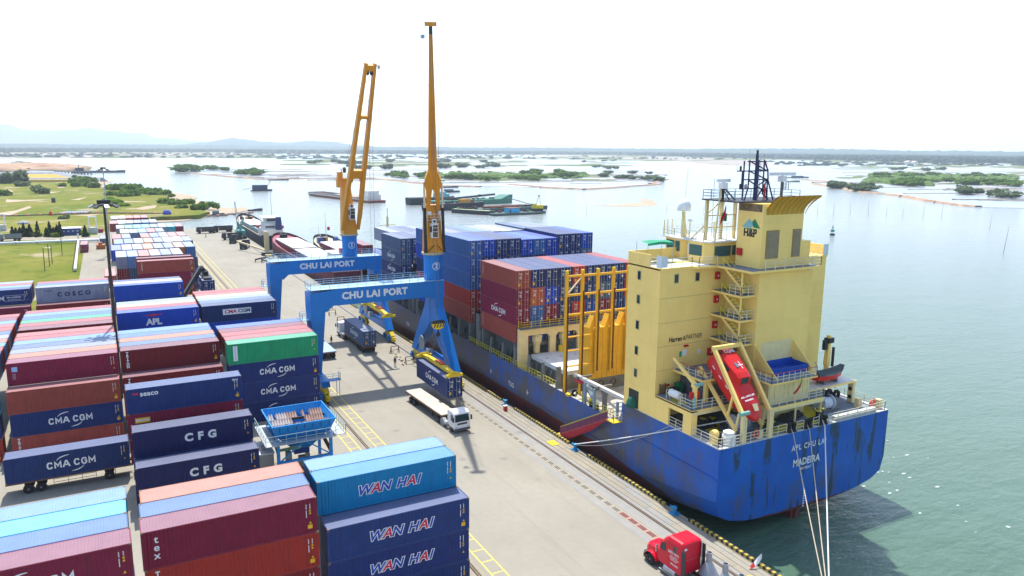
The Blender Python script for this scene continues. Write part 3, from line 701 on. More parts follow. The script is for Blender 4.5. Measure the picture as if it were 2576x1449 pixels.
def logo(o, kind, side='-y'):
    f = 1 if side == '-y' else -1
    def X(x): return x if f == 1 else CL-x
    if kind == 'cma':
        for k in range(6):
            if ('L', k) not in SWOOSH: SWOOSH['L', k] = block_letter('CMACGM'[k], .80, .72 if 'CMACGM'[k] in 'MA' else .60, .165)
            dx = (-2.3, -1.58, -.76, .32, 1.04, 1.76)[k]; t = link('lettering', SWOOSH['L', k], o)
            if f == 1: t.location = (6.25+dx, -.012, 1.02)
            else: t.location = (CL-6.25-dx, CW+.012, 1.02); t.rotation_euler = (0, 0, PI)
        for k in (0, 1):
            if k not in SWOOSH: SWOOSH[k] = arc_mesh(4.0, LETW, k)
            s = link('swoosh', SWOOSH[k], o)
            if f == 1: s.location = (6.25, -.012, 1.42)
            else: s.location = (CL-6.25, CW+.012, 1.42); s.rotation_euler = (0, 0, PI)
    elif kind == 'wanhai':
        for ch, dx, mt_ in (('W', -2.25, LETB), ('A', -1.28, LETR), ('N', -.45, LETB), ('H', .95, LETB), ('A', 1.85, LETR), ('I', 2.5, LETB)):
            letter(o, ch, 1.15, X(6.1)+dx, 1.42, LETW, bold=.085, shear=.3, stretch=1.05)
            t = letter(o, ch, 1.15, X(6.1)+dx, 1.42, mt_, bold=.03, shear=.3, stretch=1.05); t.location.y = -.016
    elif kind == 'tex': vstack(o, 'tex', .78, .95, 2.2, gap=.78, bold=.012)
    elif kind == 'triton': vstack(o, 'TRITON', .44, .8, 2.5, gap=.84, bold=.03)
    elif kind == 'seaco':
        letter(o, 'seaco', .78, 2.35, 2.22, bold=.022, space=1.05); letter(o, '<<', .5, .95, 2.28, LETR, bold=.03)
        letter(o, 'SEGU', .26, CL-.75, 2.5, bold=.01)
    elif kind == 'apl':
        letter(o, 'APL', 1.4, 5.3, 1.0, bold=.07, space=.95)
        b = G(); b.prism([(-1.3, .12), (-.3, .16), (0, .3), (.3, .16), (1.35, .2), (.9, -.02), (.3, -.06), (0, -.2), (-.3, -.08), (-1.0, -.1)], 'y', -.004, 0)
        s = link('eagle_emblem', b.mesh('eagle_emblem', LETR), o, (5.35, -.012, 2.12))
    elif kind == 'cmaplate':
        link('plate', G().box(-2.3, 2.3, -.004, 0, -.5, .5).mesh('plate', LETW), o, (5.6, -.010, 1.62))
        t = letter(o, 'CMA', .82, 4.55, 1.62, LETR, bold=.03, stretch=1.1); t.location.y = -.018
        t = letter(o, 'CGM', .82, 6.75, 1.62, LETN, bold=.03, stretch=1.1); t.location.y = -.018
    elif kind == 'cosco':
        letter(o, 'COSCO', 1.1, 6.2, 1.35, LETN, bold=.05, space=1.75); letter(o, '中远海运', .34, 2.0, 2.2, LETN); 
    elif kind == 'cfg':
        letter(o, 'CFG', 1.2, 6.7, 1.4, bold=.06, space=1.8)
    elif kind == 'dong':
        link('plate', G().box(-.28, .28, -.004, 0, -1.05, 1.05).mesh('plate', LETW), o, (.95, -.010, 1.55))
        for i, ch in enumerate('DONGFANG'):
            t = letter(o, ch, .26, .95, 2.38-i*.235, LETB); t.location.y = -.018
    elif kind == 'beacon':
        link('plate', G().box(-.75, .75, -.004, 0, -.3, .3).mesh('plate', LETY), o, (1.5, -.010, 2.1))
        t = letter(o, 'BEACON', .34, 1.5, 2.1, LETW, bold=.015); t.location.y = -.018
    elif kind == 'eco':
        letter(o, 'CMA CGM', 1.0, 5.4, 1.3, bold=.035, stretch=1.15); letter(o, 'eco container', .4, 9.6, 1.5, bold=.01); letter(o, 'bamboo flooring', .3, 9.6, 1.05)
        g = G()
        for a in ((8.0, 11.2, .78, .82), (8.0, 11.2, 1.8, 1.84), (8.0, 8.04, .78, 1.84), (11.16, 11.2, .78, 1.84)): g.box(a[0], a[1], -.004, 0, a[2], a[3])
        link('outline', g.mesh('outline', LETW), o, (0, -.010, 0))
    elif kind == 'florens': vstack(o, 'FLORENS', .30, .9 if f == 1 else CL-.9, 2.4, side=side, gap=.9, bold=.01)
    elif kind == 'cai':
        link('plate', G().box(-.3, .3, -.004, 0, -.3, .3).mesh('plate', M('pale blue sticker', (.3, .5, .75), .5)), o, (.85, -.010, 2.1))
        for i in range(4): letter(o, 'LEASE', .14, .75, 1.5-i*.2)
NBOX = [0]
def container(x, y, z, col, label, group=None, lg=None, along='x', doors=False, h=1., wear=0, side='-y', codes=True, mark=None):
    """x, y, z: lowest corner of its footprint"""
    o = link('shipping_container', W_DOOR if doors else W_YARD)
    tag(o, label, 'shipping container', group)
    q = random.Random(NBOX[0]*7+1); NBOX[0] += 1
    k = q.uniform(.86, 1.12); c = tuple(min(1, v*k*q.uniform(.93, 1.07)) for v in C_[col])+(1,)
    ch = [link('frame', FR_, o), link('roof', ROOF_, o)]
    if doors:
        for i in range(2):
            d = link('door', DOOR_, o, (0, .12+i*1.105, 0)); d.color = c
            link('lock_rod', ROD_, d)
        if doors == 2: link('markings', ECODES[q.randrange(4)], o)['kind'] = 'stuff'
    if codes and along == 'x': link('markings', CODES[q.randrange(4)], o, (CL-.55, -.010, 0))['kind'] = 'stuff'
    o.color = c
    for e in ch: e.color = c
    if along == 'x': o.location = (x, y, z)
    else: o.location = (x+CW, y, z); o.rotation_euler = (0, 0, PI/2)
    if h != 1: o.scale = (1, 1, h)
    if lg: logo(o, lg, side)
    return o
def shorten(l):
    for a, b in ((', row ', ' row '), ('ground tier of', 'ground tier,'), ('top tier of', 'topmost in'), ('second tier of', 'second tier,'), ('third tier of', 'third tier,'), ('the outer column', 'outer column')): l = l.replace(a, b)
    return l
def stack(x, y, cols, lgs, what, grp, base_tier=0, h=1., dz=0.):
    """one stack of the yard, lowest first; None leaves a tier out"""
    names = ['ground tier', 'second tier', 'third tier', 'top tier']
    for k, c in enumerate(cols):
        if c is None: continue
        lg = lgs[k] if lgs else None
        nm = LG_NAME.get(lg)
        container(x+rng.uniform(-.05, .05), y, (base_tier+k)*2.9+dz, c, shorten(f"{c}{(' '+nm) if nm else ''} container, {names[base_tier+k]} of {what}"), grp, lg)
LG_NAME = {'cma': 'white-lettered CMA CGM', 'wanhai': 'WAN HAI lettered', 'tex': 'tex lettered', 'triton': 'TRITON lettered', 'seaco': 'seaco lettered', 'apl': 'APL eagle', 'cmaplate': 'CMA CGM white-plate', 'cosco': 'COSCO lettered', 'cfg': 'CFG lettered', 'dong': 'DONGFANG plate', 'beacon': 'BEACON sticker', 'eco': 'eco lettered', 'cai': 'blue sticker'}
YG = 'containers stacked in the yard'
XC, XB, XA, XZ = 13.0, .2, -12.6, -25.4
# column beside the crane rail
stack(XC+.05, 54.3, ['navy', 'navy', 'navy'], ['wanhai', 'wanhai', 'wanhai'], 'the near corner stack by the rail', YG)
stack(XC, 56.8, ['navy', 'mid blue', 'navy', 'teal'], [None, None, None, 'wanhai'], 'the stack behind the navy corner stack', YG)
stack(XC, 59.3, [None, None, None, 'pale blue'], None, 'the row in front of the blue hopper', YG)
stack(XC-.2, 104.9, ['navy', 'navy', 'navy', 'green'], ['cma', 'cma', 'cma', 'dong'], 'the stack behind the hopper', YG)
for i, c in enumerate(('brown red', 'red', 'dark red', 'mid blue')): stack(XC-.2, 107.4+2.5*i, [None, None, None, c], None, ('the row right behind the green DONGFANG one', 'the second row behind the green DONGFANG one', 'the third row behind the green DONGFANG one', 'the fourth row behind the green DONGFANG one')[i], YG)
stack(XC-.5, 132.8, [None, 'navy', 'blue', 'navy'], [None, None, None, 'cmaplate'], 'the stack by the land leg of crane two', YG)
for i, c in enumerate(('slate', 'grey', 'cream', 'brown red', 'red')): stack(XC-.5, 135.3+2.5*i, [None, None, None, c], None, 'the '+('first', 'second', 'third', 'fourth', 'fifth')[i]+' row behind the CMA CGM white-plate one', YG)
# middle column
stack(XB, 54.4, [None, 'dark red', 'red', 'maroon'], [None, None, 'triton', 'tex'], 'the near middle stack, next to the WAN HAI ones', YG)
stack(XB, 56.9, [None, None, None, 'mid blue'], None, 'the row behind the tex lettered one', YG)
stack(XB+.15, 59.4, [None, None, None, 'orange'], None, 'the rust scraped row before the CFG ones', YG)
stack(XB+.15, 81.7, ['dark navy', 'dark navy'], [None, 'cfg'], 'the lower CFG stack', YG, h=.93 if 0 else 1., dz=-.35)
stack(XB+.05, 85.0, ['dark navy', 'navy', 'dark navy'], [None, None, 'cfg'], 'the upper CFG stack with the dirty roof', YG, dz=-.5)
stack(XB-.15, 89.6, [None, 'maroon', 'maroon', 'navy'], [None, None, 'beacon', 'seaco'], 'the stack behind the CFG ones', YG)
stack(XB-.3, 105.0, [None, 'dark red', 'dark red'], [None, None, 'triton'], 'the lower row before the tall TRITON one', YG)
stack(XB-.35, 107.7, [None, None, 'maroon', 'dark red'], [None, None, None, 'triton'], 'the tall stack behind the seaco one', YG)
for i, c in enumerate(('slate', 'orange', 'mid blue', 'pale blue')): stack(XB-.35, 110.2+2.5*i, [None, None, None, c], None, 'the '+('first', 'second', 'third', 'fourth')[i]+' row behind the tall TRITON one', YG)
stack(XB-.3, 133.0, [None, None, 'navy', 'blue'], [None, None, None, 'apl'], 'the stack beside the light mast', YG)
for i, c in enumerate(('red', 'cream', 'grey')): stack(XB-.3, 135.5+2.5*i, [None, None, None, c], None, 'the '+('first', 'second', 'third')[i]+' row behind the APL eagle one', YG)
stack(XB-.5, 159.7, [None, 'red', 'navy', 'blue'], None, 'the stack beside the reach stacker', YG)
for i, c in enumerate(('white', 'navy')): stack(XB-.5, 162.2+2.5*i, [None, None, None, c], None, ('the white roofed', 'the striped roof')[i]+' row behind the stacker stack', YG)
# column beyond the mast
stack(XA, 53.3, ['navy', 'navy', 'navy', 'maroon'], [None, None, 'cma', 'cma'], 'the near stack cut by the frame edge', YG)
for i, c in enumerate(('mid blue', 'cyan', 'pale blue')): stack(XA+(-.15, -.2, -.1)[i], 55.8+2.5*i, [None, None, None, c], None, ('the row behind the near maroon CMA CGM one', 'the bright roofed row before the trailer', 'the row with a dark H on its roof')[i], YG)
stack(XA, 104.8, ['brown red', 'navy', 'brown red'], ['triton', 'cma', None], 'the stack behind the trailer', YG)
stack(XA, 107.3, [None, None, None, 'maroon'], [None, None, None, 'cai'], 'the patched row behind the trailer stack', YG)
for i, c in enumerate(('orange', 'grey', 'slate', 'pale blue', 'red', 'brown red')): stack(XA-.05*i, 109.8+2.5*i, [None, None, None, c], None, 'the '+('first', 'second', 'third', 'fourth', 'fifth', 'sixth')[i]+' row behind the patched maroon one', YG)
stack(XA-.35, 126.5, [None, None, 'dark red', 'dark red'], None, 'the shaded row before the green roof', YG)
for i, c in enumerate(('red', 'green', 'mid blue', 'pale blue', 'red')): stack(XA-.4, 129.0+2.5*i, [None, None, None, c], None, 'the '+('first', 'second', 'third', 'fourth', 'fifth')[i]+' row before the COSCO one', YG)
stack(XA-.6, 161.4, [None, 'maroon', 'dark red'], None, 'the lower row before the COSCO one', YG)
stack(XA-.7, 164.0, [None, None, 'navy', 'grey'], [None, None, None, 'cosco'], 'the grass side row beyond the mast', YG)
for i, c in enumerate(('mid blue', 'red')): stack(XA-.7, 166.5+2.5*i, [None, None, None, c], None, 'the '+('row right', 'second row')[i]+' behind the COSCO one', YG)
# outermost column, only its ends in the frame
stack(XZ-.3, 104.9, ['red', 'navy', 'teal'], None, 'the outer column at the frame edge', YG)
for i, c in enumerate(('cyan', 'grey', 'slate', 'red', 'pale blue', 'orange', 'grey', 'slate', 'red', 'brown red', 'pale blue', 'maroon', 'red')):
    stack(XZ-.5, 107.4+2.5*i, [None, None, 'teal' if i == 12 else None, c], None, f"the outer column, row {('one', 'two', 'three', 'four', 'five', 'six', 'seven', 'eight', 'nine', 'ten', 'eleven', 'twelve', 'thirteen')[i]} behind the frame edge", YG)
stack(XZ-.9, 161.4, [None, None, 'maroon'], None, 'the outer column before the eco one', YG)
stack(XZ-.9, 164.0, [None, None, None, 'navy'], [None, None, None, 'eco'], 'the outer column beside the COSCO one', YG)
for i, c in enumerate(('pale blue', 'red', 'grey')): stack(XZ-.9, 166.5+2.5*i, [None, None, None, c], None, 'the outer column, '+('first', 'second', 'third')[i]+' row behind the eco one', YG)
# far rows, ends to the camera
FG = 'containers in the far rows'
rows = [(202.3, .7, ['grey', 'pale blue', 'red', 'grey', 'slate', 'grey']), (216.2, -.2, ['blue', 'grey', 'grey', 'orange', 'slate', 'slate', 'orange', 'mid blue']), (230.4, .6, ['mid blue', 'mid blue', 'grey', 'orange', 'slate', 'white', 'white', 'slate']),
        (244.0, .3, ['red', 'slate', None, 'red', 'mid blue', 'grey', 'red', 'red']), (258.6, 2.7, ['cream', 'grey', 'cyan', 'red', 'slate']), (273.4, 1.8, ['grey', 'green', 'cyan', 'cyan', 'slate', 'grey', 'cyan', 'maroon']), (291.4, 0., ['red', 'white', 'grey', 'slate', 'mid blue', 'grey']), (312, .6, ['white', 'cream', 'red', 'red', 'maroon'])]
nmr = ['first far row behind the long red ones', 'second far row by the blue end', 'third far row', 'fourth far row with a gap', 'fifth far row', 'sixth far row', 'seventh far row', 'last far row before the grass']
for (y, x0, cs), nm in zip(rows, nmr):
    for i, c in enumerate(cs):
        nth = ('one', 'two', 'three', 'four', 'five', 'six', 'seven', 'eight')[i]
        if c: container(x0+2.51*i, y, 8.7, c, f"{c} roofed container, topmost, place {nth}, {nm}", FG, along='y', doors=1)
        else: container(x0+2.51*i, y, 5.8, 'dark navy', f"dark navy container, third tier, in the gap of the {nm}", FG, along='y', doors=1)
for i, c in enumerate(('blue', 'mid blue')):
    container(.7+2.51*i, 202.2, 5.8, ('red', 'slate')[i], f"{('red', 'slate')[i]} container end, third tier under the front row, place {('one', 'two')[i]}", FG, along='y', doors=1)
C_['end blue'] = C_['blue']
for k in range(3): container(.2+2.51*7, 216.2-.05, 8.7-2.9*(k+1), ('navy', 'mid blue', 'navy')[k], f"blue container end, {('third', 'second', 'ground')[k]} tier under the corner of the second far row", FG, along='y', doors=1)
for k, (i, c) in enumerate(((6, 'maroon'), (6, 'red'))): container(.2+2.51*i, 216.1, 5.8-2.9*k, c, f"{c} container end, {('third', 'second')[k]} tier beside the blue corner stack", FG, along='y', doors=1)
for k, i in enumerate((5, 6, 7)): container(1.8+2.51*i, 273.3, 5.8, ('blue', 'teal', 'maroon')[k], f"{('blue', 'teal', 'maroon')[k]} container end, third tier under the sixth far row", FG, along='y', doors=1)
container(.3, 273.4, 5.8, 'dark red', 'dark red container end low beside the sixth far row', FG, along='y', doors=1)
container(-2.0, 192.5, 5.8, 'brown red', 'brown red container end with pale roof beside the mast', FG, along='y', doors=1)
stack(4.95, 192.4, [None, 'dark red', 'maroon', 'brown red'], [None, None, None, 'florens'], 'the long stack across the far rows', FG)
stack(4.9, 197.6, [None, None, None, 'dark red'], None, 'the long row behind the brown red FLORENS one', FG)
for (px, py, c, l) in ((850, 1305, 'maroon', 'maroon container standing alone beside the pipe in the grass'), (1043, 1240, 'slate', 'grey green container standing alone behind the mast')):
    p = gp(*r0([(px, py)])[0], 0); container(p.x-1.2, p.y, 0, c, l, None, along='y', doors=1)
# ------------------------------------------------------------------ quay cranes
GREASE = M('greasy steel', (.05, .045, .04), .5, .3, var=.3)
CRAIL = M('pale blue handrail', (.25, .45, .62), .5, var=.1)
def fit_text(body, par, x0, x1, y, z, h, mat, bold=.03, name='lettering'):
    me = text_mesh(body, 1.0, bold, 0, 1.08, 'CENTER', mat)
    xs = [v.co.x for v in me.vertices]; ys = [v.co.y for v in me.vertices]
    o = link(name, me, par, Vector(((x0+x1)/2, y, z))-origin(par)); o.rotation_euler = (PI/2, 0, 0)
    sy = h/(max(ys)-min(ys)); o.scale = ((x1-x0)/(max(xs)-min(xs)), sy, 1)
    return o
def cyl_print(body, par, c, r, size, mat):
    me = text_mesh(body, size, .05, 0, 1, 'CENTER', mat).copy(); me.name = 'numeral'
    ring = G(); n = 28; R_, t = .68, .10
    for v in me.vertices:
        x, z = v.co.x, v.co.y; v.co = (c[0]+(r+.03)*math.sin(x/r), c[1]-(r+.03)*math.cos(x/r), c[2]+z)
    rows = [[], []]
    for i in range(n):
        a = 2*PI*i/n
        for k, q in enumerate((R_, R_-t)):
            x, z = q*math.cos(a), q*math.sin(a); rows[k].append((c[0]+(r+.03)*math.sin(x/r), c[1]-(r+.03)*math.cos(x/r), c[2]+z))
    ring.grid(rows, True)
    off = origin(par)
    for v in me.vertices: v.co -= off
    link('numeral', me, par); ob('numeral_ring', ring, mat, par)
def bogies(t, x, y, s, mat=YEL, first='bogie'):
    """a foot on the rail at x, centred at y: equaliser and two wheel bogies"""
    e = ob('equaliser', G().prism([(y-2.0, 1.35), (y+2.0, 1.35), (y+1.2, 2.0), (y-1.2, 2.0)], 'x', x-.4, x+.4), mat, t)
    for d in (-1.35, 1.35):
        b = ob('bogie', G().prism([(y+d-1.1, .35), (y+d+1.1, .35), (y+d+1.1, .8), (y+d+.4, 1.35), (y+d-.4, 1.35), (y+d-1.1, .8)], 'x', x-.34, x-.12).prism([(y+d-1.1, .35), (y+d+1.1, .35), (y+d+1.1, .8), (y+d+.4, 1.35), (y+d-.4, 1.35), (y+d-1.1, .8)], 'x', x+.12, x+.34).box(x-.12, x+.12, y+d-.3, y+d+.3, .75, 1.3), mat, t)
        for w in (-.62, .62): ob('wheel', G().tube((x-.11, y+d+w, .34), (x+.11, y+d+w, .34), .32, n=14), GREASE, b)
        ob('gearbox', G().box(x-.95, x-.4, y+d-.3, y+d+.3, .5, 1.1).tube((x-.7, y+d, 1.1), (x-.7, y+d, 1.5), .2), CBLUE, b)
    ob('buffer', G().box(x-.3, x+.3, y+s*2.5-.12, y+s*2.5+.25, .3, 1.15).tube((x, y+s*2.6, .8), (x, y+s*3.0, .8), .16), mat, t)
def crane(yc, colx, no, label):
    t = thing('portal_crane', (37.3, yc, 0), label, 'crane')
    yn, yf, zt, zb = yc-1.8, yc+1.8, 16.3, 13.6
    # portal girder with the sloped gusset towards the land leg
    g = G().prism([(26.3, zb-.3), (28.6, zb-.3), (28.75, zb-.9), (29.8, zb+.05), (46.2, zb+.05), (46.2, zb-.2), (48.6, zb-.2), (48.6, zt), (31, zt), (26.3, zt-.55)], 'y', yn, yf)
    ob('girder', g, CBLUE, t)
    ob('walkway', G().box(26.3, 48.6, yn-.05, yf+.05, zt, zt+.05), M('walkway plate', (.30, .46, .56), .5, var=.2), t)
    r_ = ob('handrail', G().rail([(26.4, yn, zt+.05), (26.4, yf, zt+.05)]).rail([(26.4, yn, zt+.05), (colx-1.9, yn, zt+.05)]).rail([(26.4, yf, zt+.05), (48.5, yf, zt+.05)]), CRAIL, t)
    if colx < 46: ob('handrail', G().rail([(colx+1.9, yn, zt+.05), (48.5, yn, zt+.05), (48.5, yf, zt+.05)]), CRAIL, t)
    # land leg: box narrowing to its foot, sill and bogies
    ob('land_leg', G().hexa([(26.6, yc-1.1, 2.3), (27.75, yc-1.1, 2.3), (27.75, yc+1.1, 2.3), (26.6, yc+1.1, 2.3), (26.3, yn, zb-.3), (28.6, yn, zb-.3), (28.6, yf, zb-.3), (26.3, yf, zb-.3)]), CBLUE, t)
    ob('sill_beam', G().prism([(yc-6.2, 2.0), (yc+6.2, 2.0), (yc+5.4, 3.0), (yc-5.4, 3.0)], 'x', 26.5, 27.8), CBLUE, t)
    bogies(t, 26.98, yc-5.2, -1); bogies(t, 26.98, yc+5.2, 1)
    p = ob('foot_platform', G().box(25.6, 29.2, yc-7.2, yc-6.0, 3.2, 3.28), CBLUE, t)
    ob('handrail', G().rail([(25.7, yc-6.1, 3.28), (25.7, yc-7.1, 3.28), (29.1, yc-7.1, 3.28), (29.1, yc-6.1, 3.28)], step=1), CRAIL, p)
    ob('ladder', G().beam((28.9, yc-7.15, .3), (29.1, yc-6.6, 3.3), .07).beam((28.5, yc-7.15, .3), (28.6, yc-6.6, 3.3), .07), CBLUE, p)
    # side stair cage on the land leg
    c_ = ob('stair_platform', G().box(25.1, 26.3, yc-1, yc+1, 11.5, 11.58), CRAIL, t)
    ob('handrail', G().rail([(26.3, yc-1, 11.58), (25.15, yc-1, 11.58), (25.15, yc+1, 11.58), (26.3, yc+1, 11.58)], step=.8), CRAIL, c_)
    # water side: A frame along the rail
    fy = 8.3
    g = G()
    for s in (-1, 1):
        g.prism([(yc+s*.2, zb-.2), (yc+s*2.0, zb-.2), (yc+s*2.2, zb-1.6), (yc+s*(fy+.95), 2.3), (yc+s*(fy-.75), 2.3), (yc+s*.25, 8.8)] if s > 0 else [(yc-.25, 8.8), (yc-(fy-.75), 2.3), (yc-(fy+.95), 2.3), (yc-2.2, zb-1.6), (yc-2.0, zb-.2), (yc-.2, zb-.2)], 'x', 46.75, 48.3)
    g.prism([(yc-.26, 8.8), (yc+.26, 8.8), (yc+.21, zb-.2), (yc-.21, zb-.2)], 'x', 46.8, 48.25)
    ob('a_frame', g, CBLUE, t)
    ob('tie_beam', G().box(47.0, 48.05, yc-fy+.5, yc+fy-.5, 2.15, 3.4), CBLUE, t)
    bogies(t, 47.7, yc-fy-.1, -1); bogies(t, 47.7, yc+fy+.1, 1)
    ob('cable_reel', G().lathe((46.5, yc+3.4, 4.6), [(1.25, -.12), (1.3, 0), (1.25, .12), (.3, .16), (.3, -.16)][:3], 20, 'x').box(46.55, 46.75, yc+3.2, yc+3.6, 3.4, 4.6), M('reel steel', (.28, .3, .3), .5, .3), t)
    ob('motor_box', G().box(46.0, 46.75, yc-.9, yc+.3, 3.4, 4.4), GALV, t)
    # column
    r = 1.5
    ob('column', G().lathe((colx, yc, 0), [(r, zt), (r, 20.3), (r+.12, 20.35), (r+.12, 20.6)], 16), CBLUE, t)
    ob('slew_ring', G().lathe((colx, yc, 0), [(r+.3, 20.6), (r+.34, 20.7), (r+.34, 20.95), (r+.1, 21.0)], 24), M('slew ring paint', (.5, .42, .26), .5, var=.2, rust=.2), t)
    cyl_print(str(no), t, (colx+.05, yc, 18.7), r, 1.15, LETW)
    x0 = 31.2 if no == 2 else 32.0
    tx = fit_text('CHU LAI PORT', t, x0, x0+10.9, yn-.012, 15.05, 1.2, LETW, .05)
    return t, r
# crane two: box boom raised by two cylinders
t, r = crane(116.0, 47.3, 2, 'blue portal crane numbered 2 with a tall solid orange boom, nearer the camera')
cx, cy = 47.3, 116.0
ob('slew_house', G().hexa([(cx-1.35, cy-1.2, 21), (cx+1.35, cy-1.2, 21), (cx+1.35, cy+1.3, 21), (cx-1.35, cy+1.3, 21), (cx-1.1, cy-.75, 28.8), (cx+1.1, cy-.75, 28.8), (cx+1.1, cy+1.2, 28.8), (cx-1.1, cy+1.2, 28.8)]), ORANGE, t)
h = ob('seam_strip', G().beam((cx-.35, cy-1.215, 21.1), (cx-.35, cy-.78, 28.7), .035).beam((cx+.35, cy-1.215, 21.1), (cx+.35, cy-.78, 28.7), .035), M('seam rust', (.3, .1, .015), .7), t)
h = ob('hose', G().path([(cx-1.2, cy-1.25, 21.2), (cx-.5, cy-1.4, 22.0), (cx-.15, cy-1.35, 22.2)], .06).path([(cx+1.2, cy-1.25, 21.2), (cx+.5, cy-1.4, 22.0), (cx+.15, cy-1.35, 22.2)], .06), RUBBER, t)
def cabin(t, x, y, z, w=1.05, hgt=2.3, d=1.1):
    c = ob('cabin', G().box(x-w/2, x+w/2, y-d, y, z, z+hgt), WHITE, t)
    for k, (a, b) in enumerate(((.12, 1.0), (1.08, 1.62), (1.7, 2.1))): ob('window', G().box(x-w/2+.09, x+w/2-.09, y-d-.012, y-d, z+a, z+b), GLASS, c)
    ob('window', G().box(x-w/2-.012, x-w/2, y-d+.15, y-.15, z+.9, z+1.9), GLASS, c)
    ob('roof', G().box(x-w/2-.08, x+w/2+.08, y-d-.1, y, z+hgt, z+hgt+.07), WHITE, c)
    a = ob('air_conditioner', G().box(x-.45, x+.25, y-d-.05, y-d+.5, z+hgt+.1, z+hgt+.75), WHITE, t)
    ob('fan_grille', G().tube((x-.15, y-d-.06, z+hgt+.42), (x-.15, y-d-.045, z+hgt+.42), .24, n=16), DARK, a)
    return c
cabin(t, cx-.25, cy-.85, 23.5)
p = ob('cab_platform', G().box(cx-1.3, cx+1.3, cy-2.0, cy-.95, 26.35, 26.42), GALV, t)
ob('handrail', G().rail([(cx-1.3, cy-1, 26.42), (cx-1.3, cy-1.95, 26.42), (cx+1.3, cy-1.95, 26.42), (cx+1.3, cy-1, 26.42)], step=.9, h=1.0, bars=(1.0, .5)), M('white handrail', (.7, .7, .68), .5), p)
for s in (-1, 1): ob('flood_light', G().box(cx+s*.95-.28, cx+s*.95+.28, cy-1.35, cy-1.0, 27.2, 27.8), WHITE, t)
tip2 = Vector((41.85, 102.4, 55.4))
piv = Vector((cx, cy-.5, 28.2))
def along(a, b, u, side=0, up_=0):
    d = (b-a).normalized(); x = Vector((0, 0, 1)).cross(d).normalized(); y = x.cross(d)
    return a+(b-a)*u+x*side+y*up_
def boom_section(g, a, b, u0, u1, w0, w1, h0, h1, o0=0, o1=0):
    p = []
    for u, w, hh, o in ((u0, w0, h0, o0), (u1, w1, h1, o1)):
        p += [along(a, b, u, -w/2+o, -hh/2), along(a, b, u, w/2+o, -hh/2), along(a, b, u, w/2+o, hh/2), along(a, b, u, -w/2+o, hh/2)]
    return g.hexa(p)
g = G()
for s in (-1, 1): boom_section(g, piv, tip2, -.02, .125, .5, 1.0, .7, .9, s*.88, s*.62)
boom_section(g, piv, tip2, .125, .155, 2.3, 2.65, .95, 1.0); boom_section(g, piv, tip2, .155, .185, 2.65, 2.6, 1.0, 1.0); boom_section(g, piv, tip2, .185, .235, 2.6, 1.42, 1.0, .95)
boom_section(g, piv, tip2, .235, .6, 1.42, 1.0, .95, .8); boom_section(g, piv, tip2, .6, .985, 1.0, .5, .8, .5)
bo = ob('boom', g, ORANGE, t)
ob('seam_strip', G().beam(along(piv, tip2, .24, -.2, .49), along(piv, tip2, .6, -.15, .41), .03).beam(along(piv, tip2, .24, .2, .49), along(piv, tip2, .6, .15, .41), .03), MATS['seam rust'], bo)
hd = ob('boom_head', G().beam(along(piv, tip2, .99, -.85), along(piv, tip2, .99, .85), .55, .5), ORANGE, bo)
ob('sheave', G().tube(along(piv, tip2, .965, -.22, .3), along(piv, tip2, .965, .22, .3), .5, n=16), DARK, hd)
for u in (.3, .42, .55, .68, .8, .9): ob('lamp_bracket', G().beam(along(piv, tip2, u, .4, .3), along(piv, tip2, u, 1.05, .3), .05).beam(along(piv, tip2, u, .95, .3), along(piv, tip2, u, .95, .55), .05), GALV, bo)
for u in (.35, .52, .7): ob('lamp_bracket', G().beam(along(piv, tip2, u, -.4, .3), along(piv, tip2, u, -1.05, .3), .06), GALV, bo)
ob('flood_light', G().box(*(lambda q: (q.x-.25, q.x+.25, q.y-.2, q.y+.2, q.z-.5, q.z))(along(piv, tip2, .94, -1.15))).beam(along(piv, tip2, .945, -.3), along(piv, tip2, .945, -1.2), .06), GALV, bo)
for s in (-1, 1):
    a = Vector((cx+s*1.62, cy-1.0, 21.6)); b = along(piv, tip2, .165, s*1.42)
    cyl = ob('lift_cylinder', G().tube(a, a.lerp(b, .62), .26, n=12).box(a.x-.25, a.x+.25, a.y-.3, a.y+.3, 21.0, 21.7), DARK, t)
    ob('piston_rod', G().tube(a.lerp(b, .6), b, .17, n=12), M('chrome rod', (.6, .6, .6), .25, .9), cyl)
rope = M('wire rope', (.12, .12, .12), .6)
hk = Vector((42.5, 102.4, 11.9))
ob('hoist_rope', G().tube(along(piv, tip2, .98, -.1, .6), hk+Vector((-.25, 0, .4)), .03, n=4).tube(along(piv, tip2, .98, .1, .6), hk+Vector((.25, 0, .4)), .03, n=4).tube(along(piv, tip2, .2, 1.0, .3), along(piv, tip2, .98, .9, .3), .03, n=4), rope, t)
STRIPE = M('black stripe paint', (.03, .03, .03), .5)
def hook_block(c, par_, ym, label_part='hook_block'):
    b = ob('hook_block', G().prism([(c.x-1.0, c.z+.2), (c.x-.75, c.z-.55), (c.x-.3, c.z-.75), (c.x+.3, c.z-.75), (c.x+.75, c.z-.55), (c.x+1.0, c.z+.2), (c.x+.9, c.z+.5), (c.x-.9, c.z+.5)], 'y', c.y-.32, c.y+.32), ym, par_)
    for k in range(4): ob('stripe', G().add([(c.x-.85+k*.45, c.y-.33, c.z-.45), (c.x-.65+k*.45, c.y-.33, c.z-.45), (c.x-.4+k*.45, c.y-.33, c.z+.1), (c.x-.6+k*.45, c.y-.33, c.z+.1)], [(0, 1, 2, 3)]), STRIPE, b)
    ob('top_cover', G().box(c.x-1.0, c.x+1.0, c.y-.36, c.y+.36, c.z+.15, c.z+.5), DARK, b)
    ob('hook', G().tube(c-Vector((0, 0, .7)), c-Vector((0, 0, 1.3)), .13, n=8).lathe(c-Vector((0, 0, 1.6)), [(.3, -.12), (.38, 0), (.3, .12)], 12, 'y'), DARK, b)
    return b
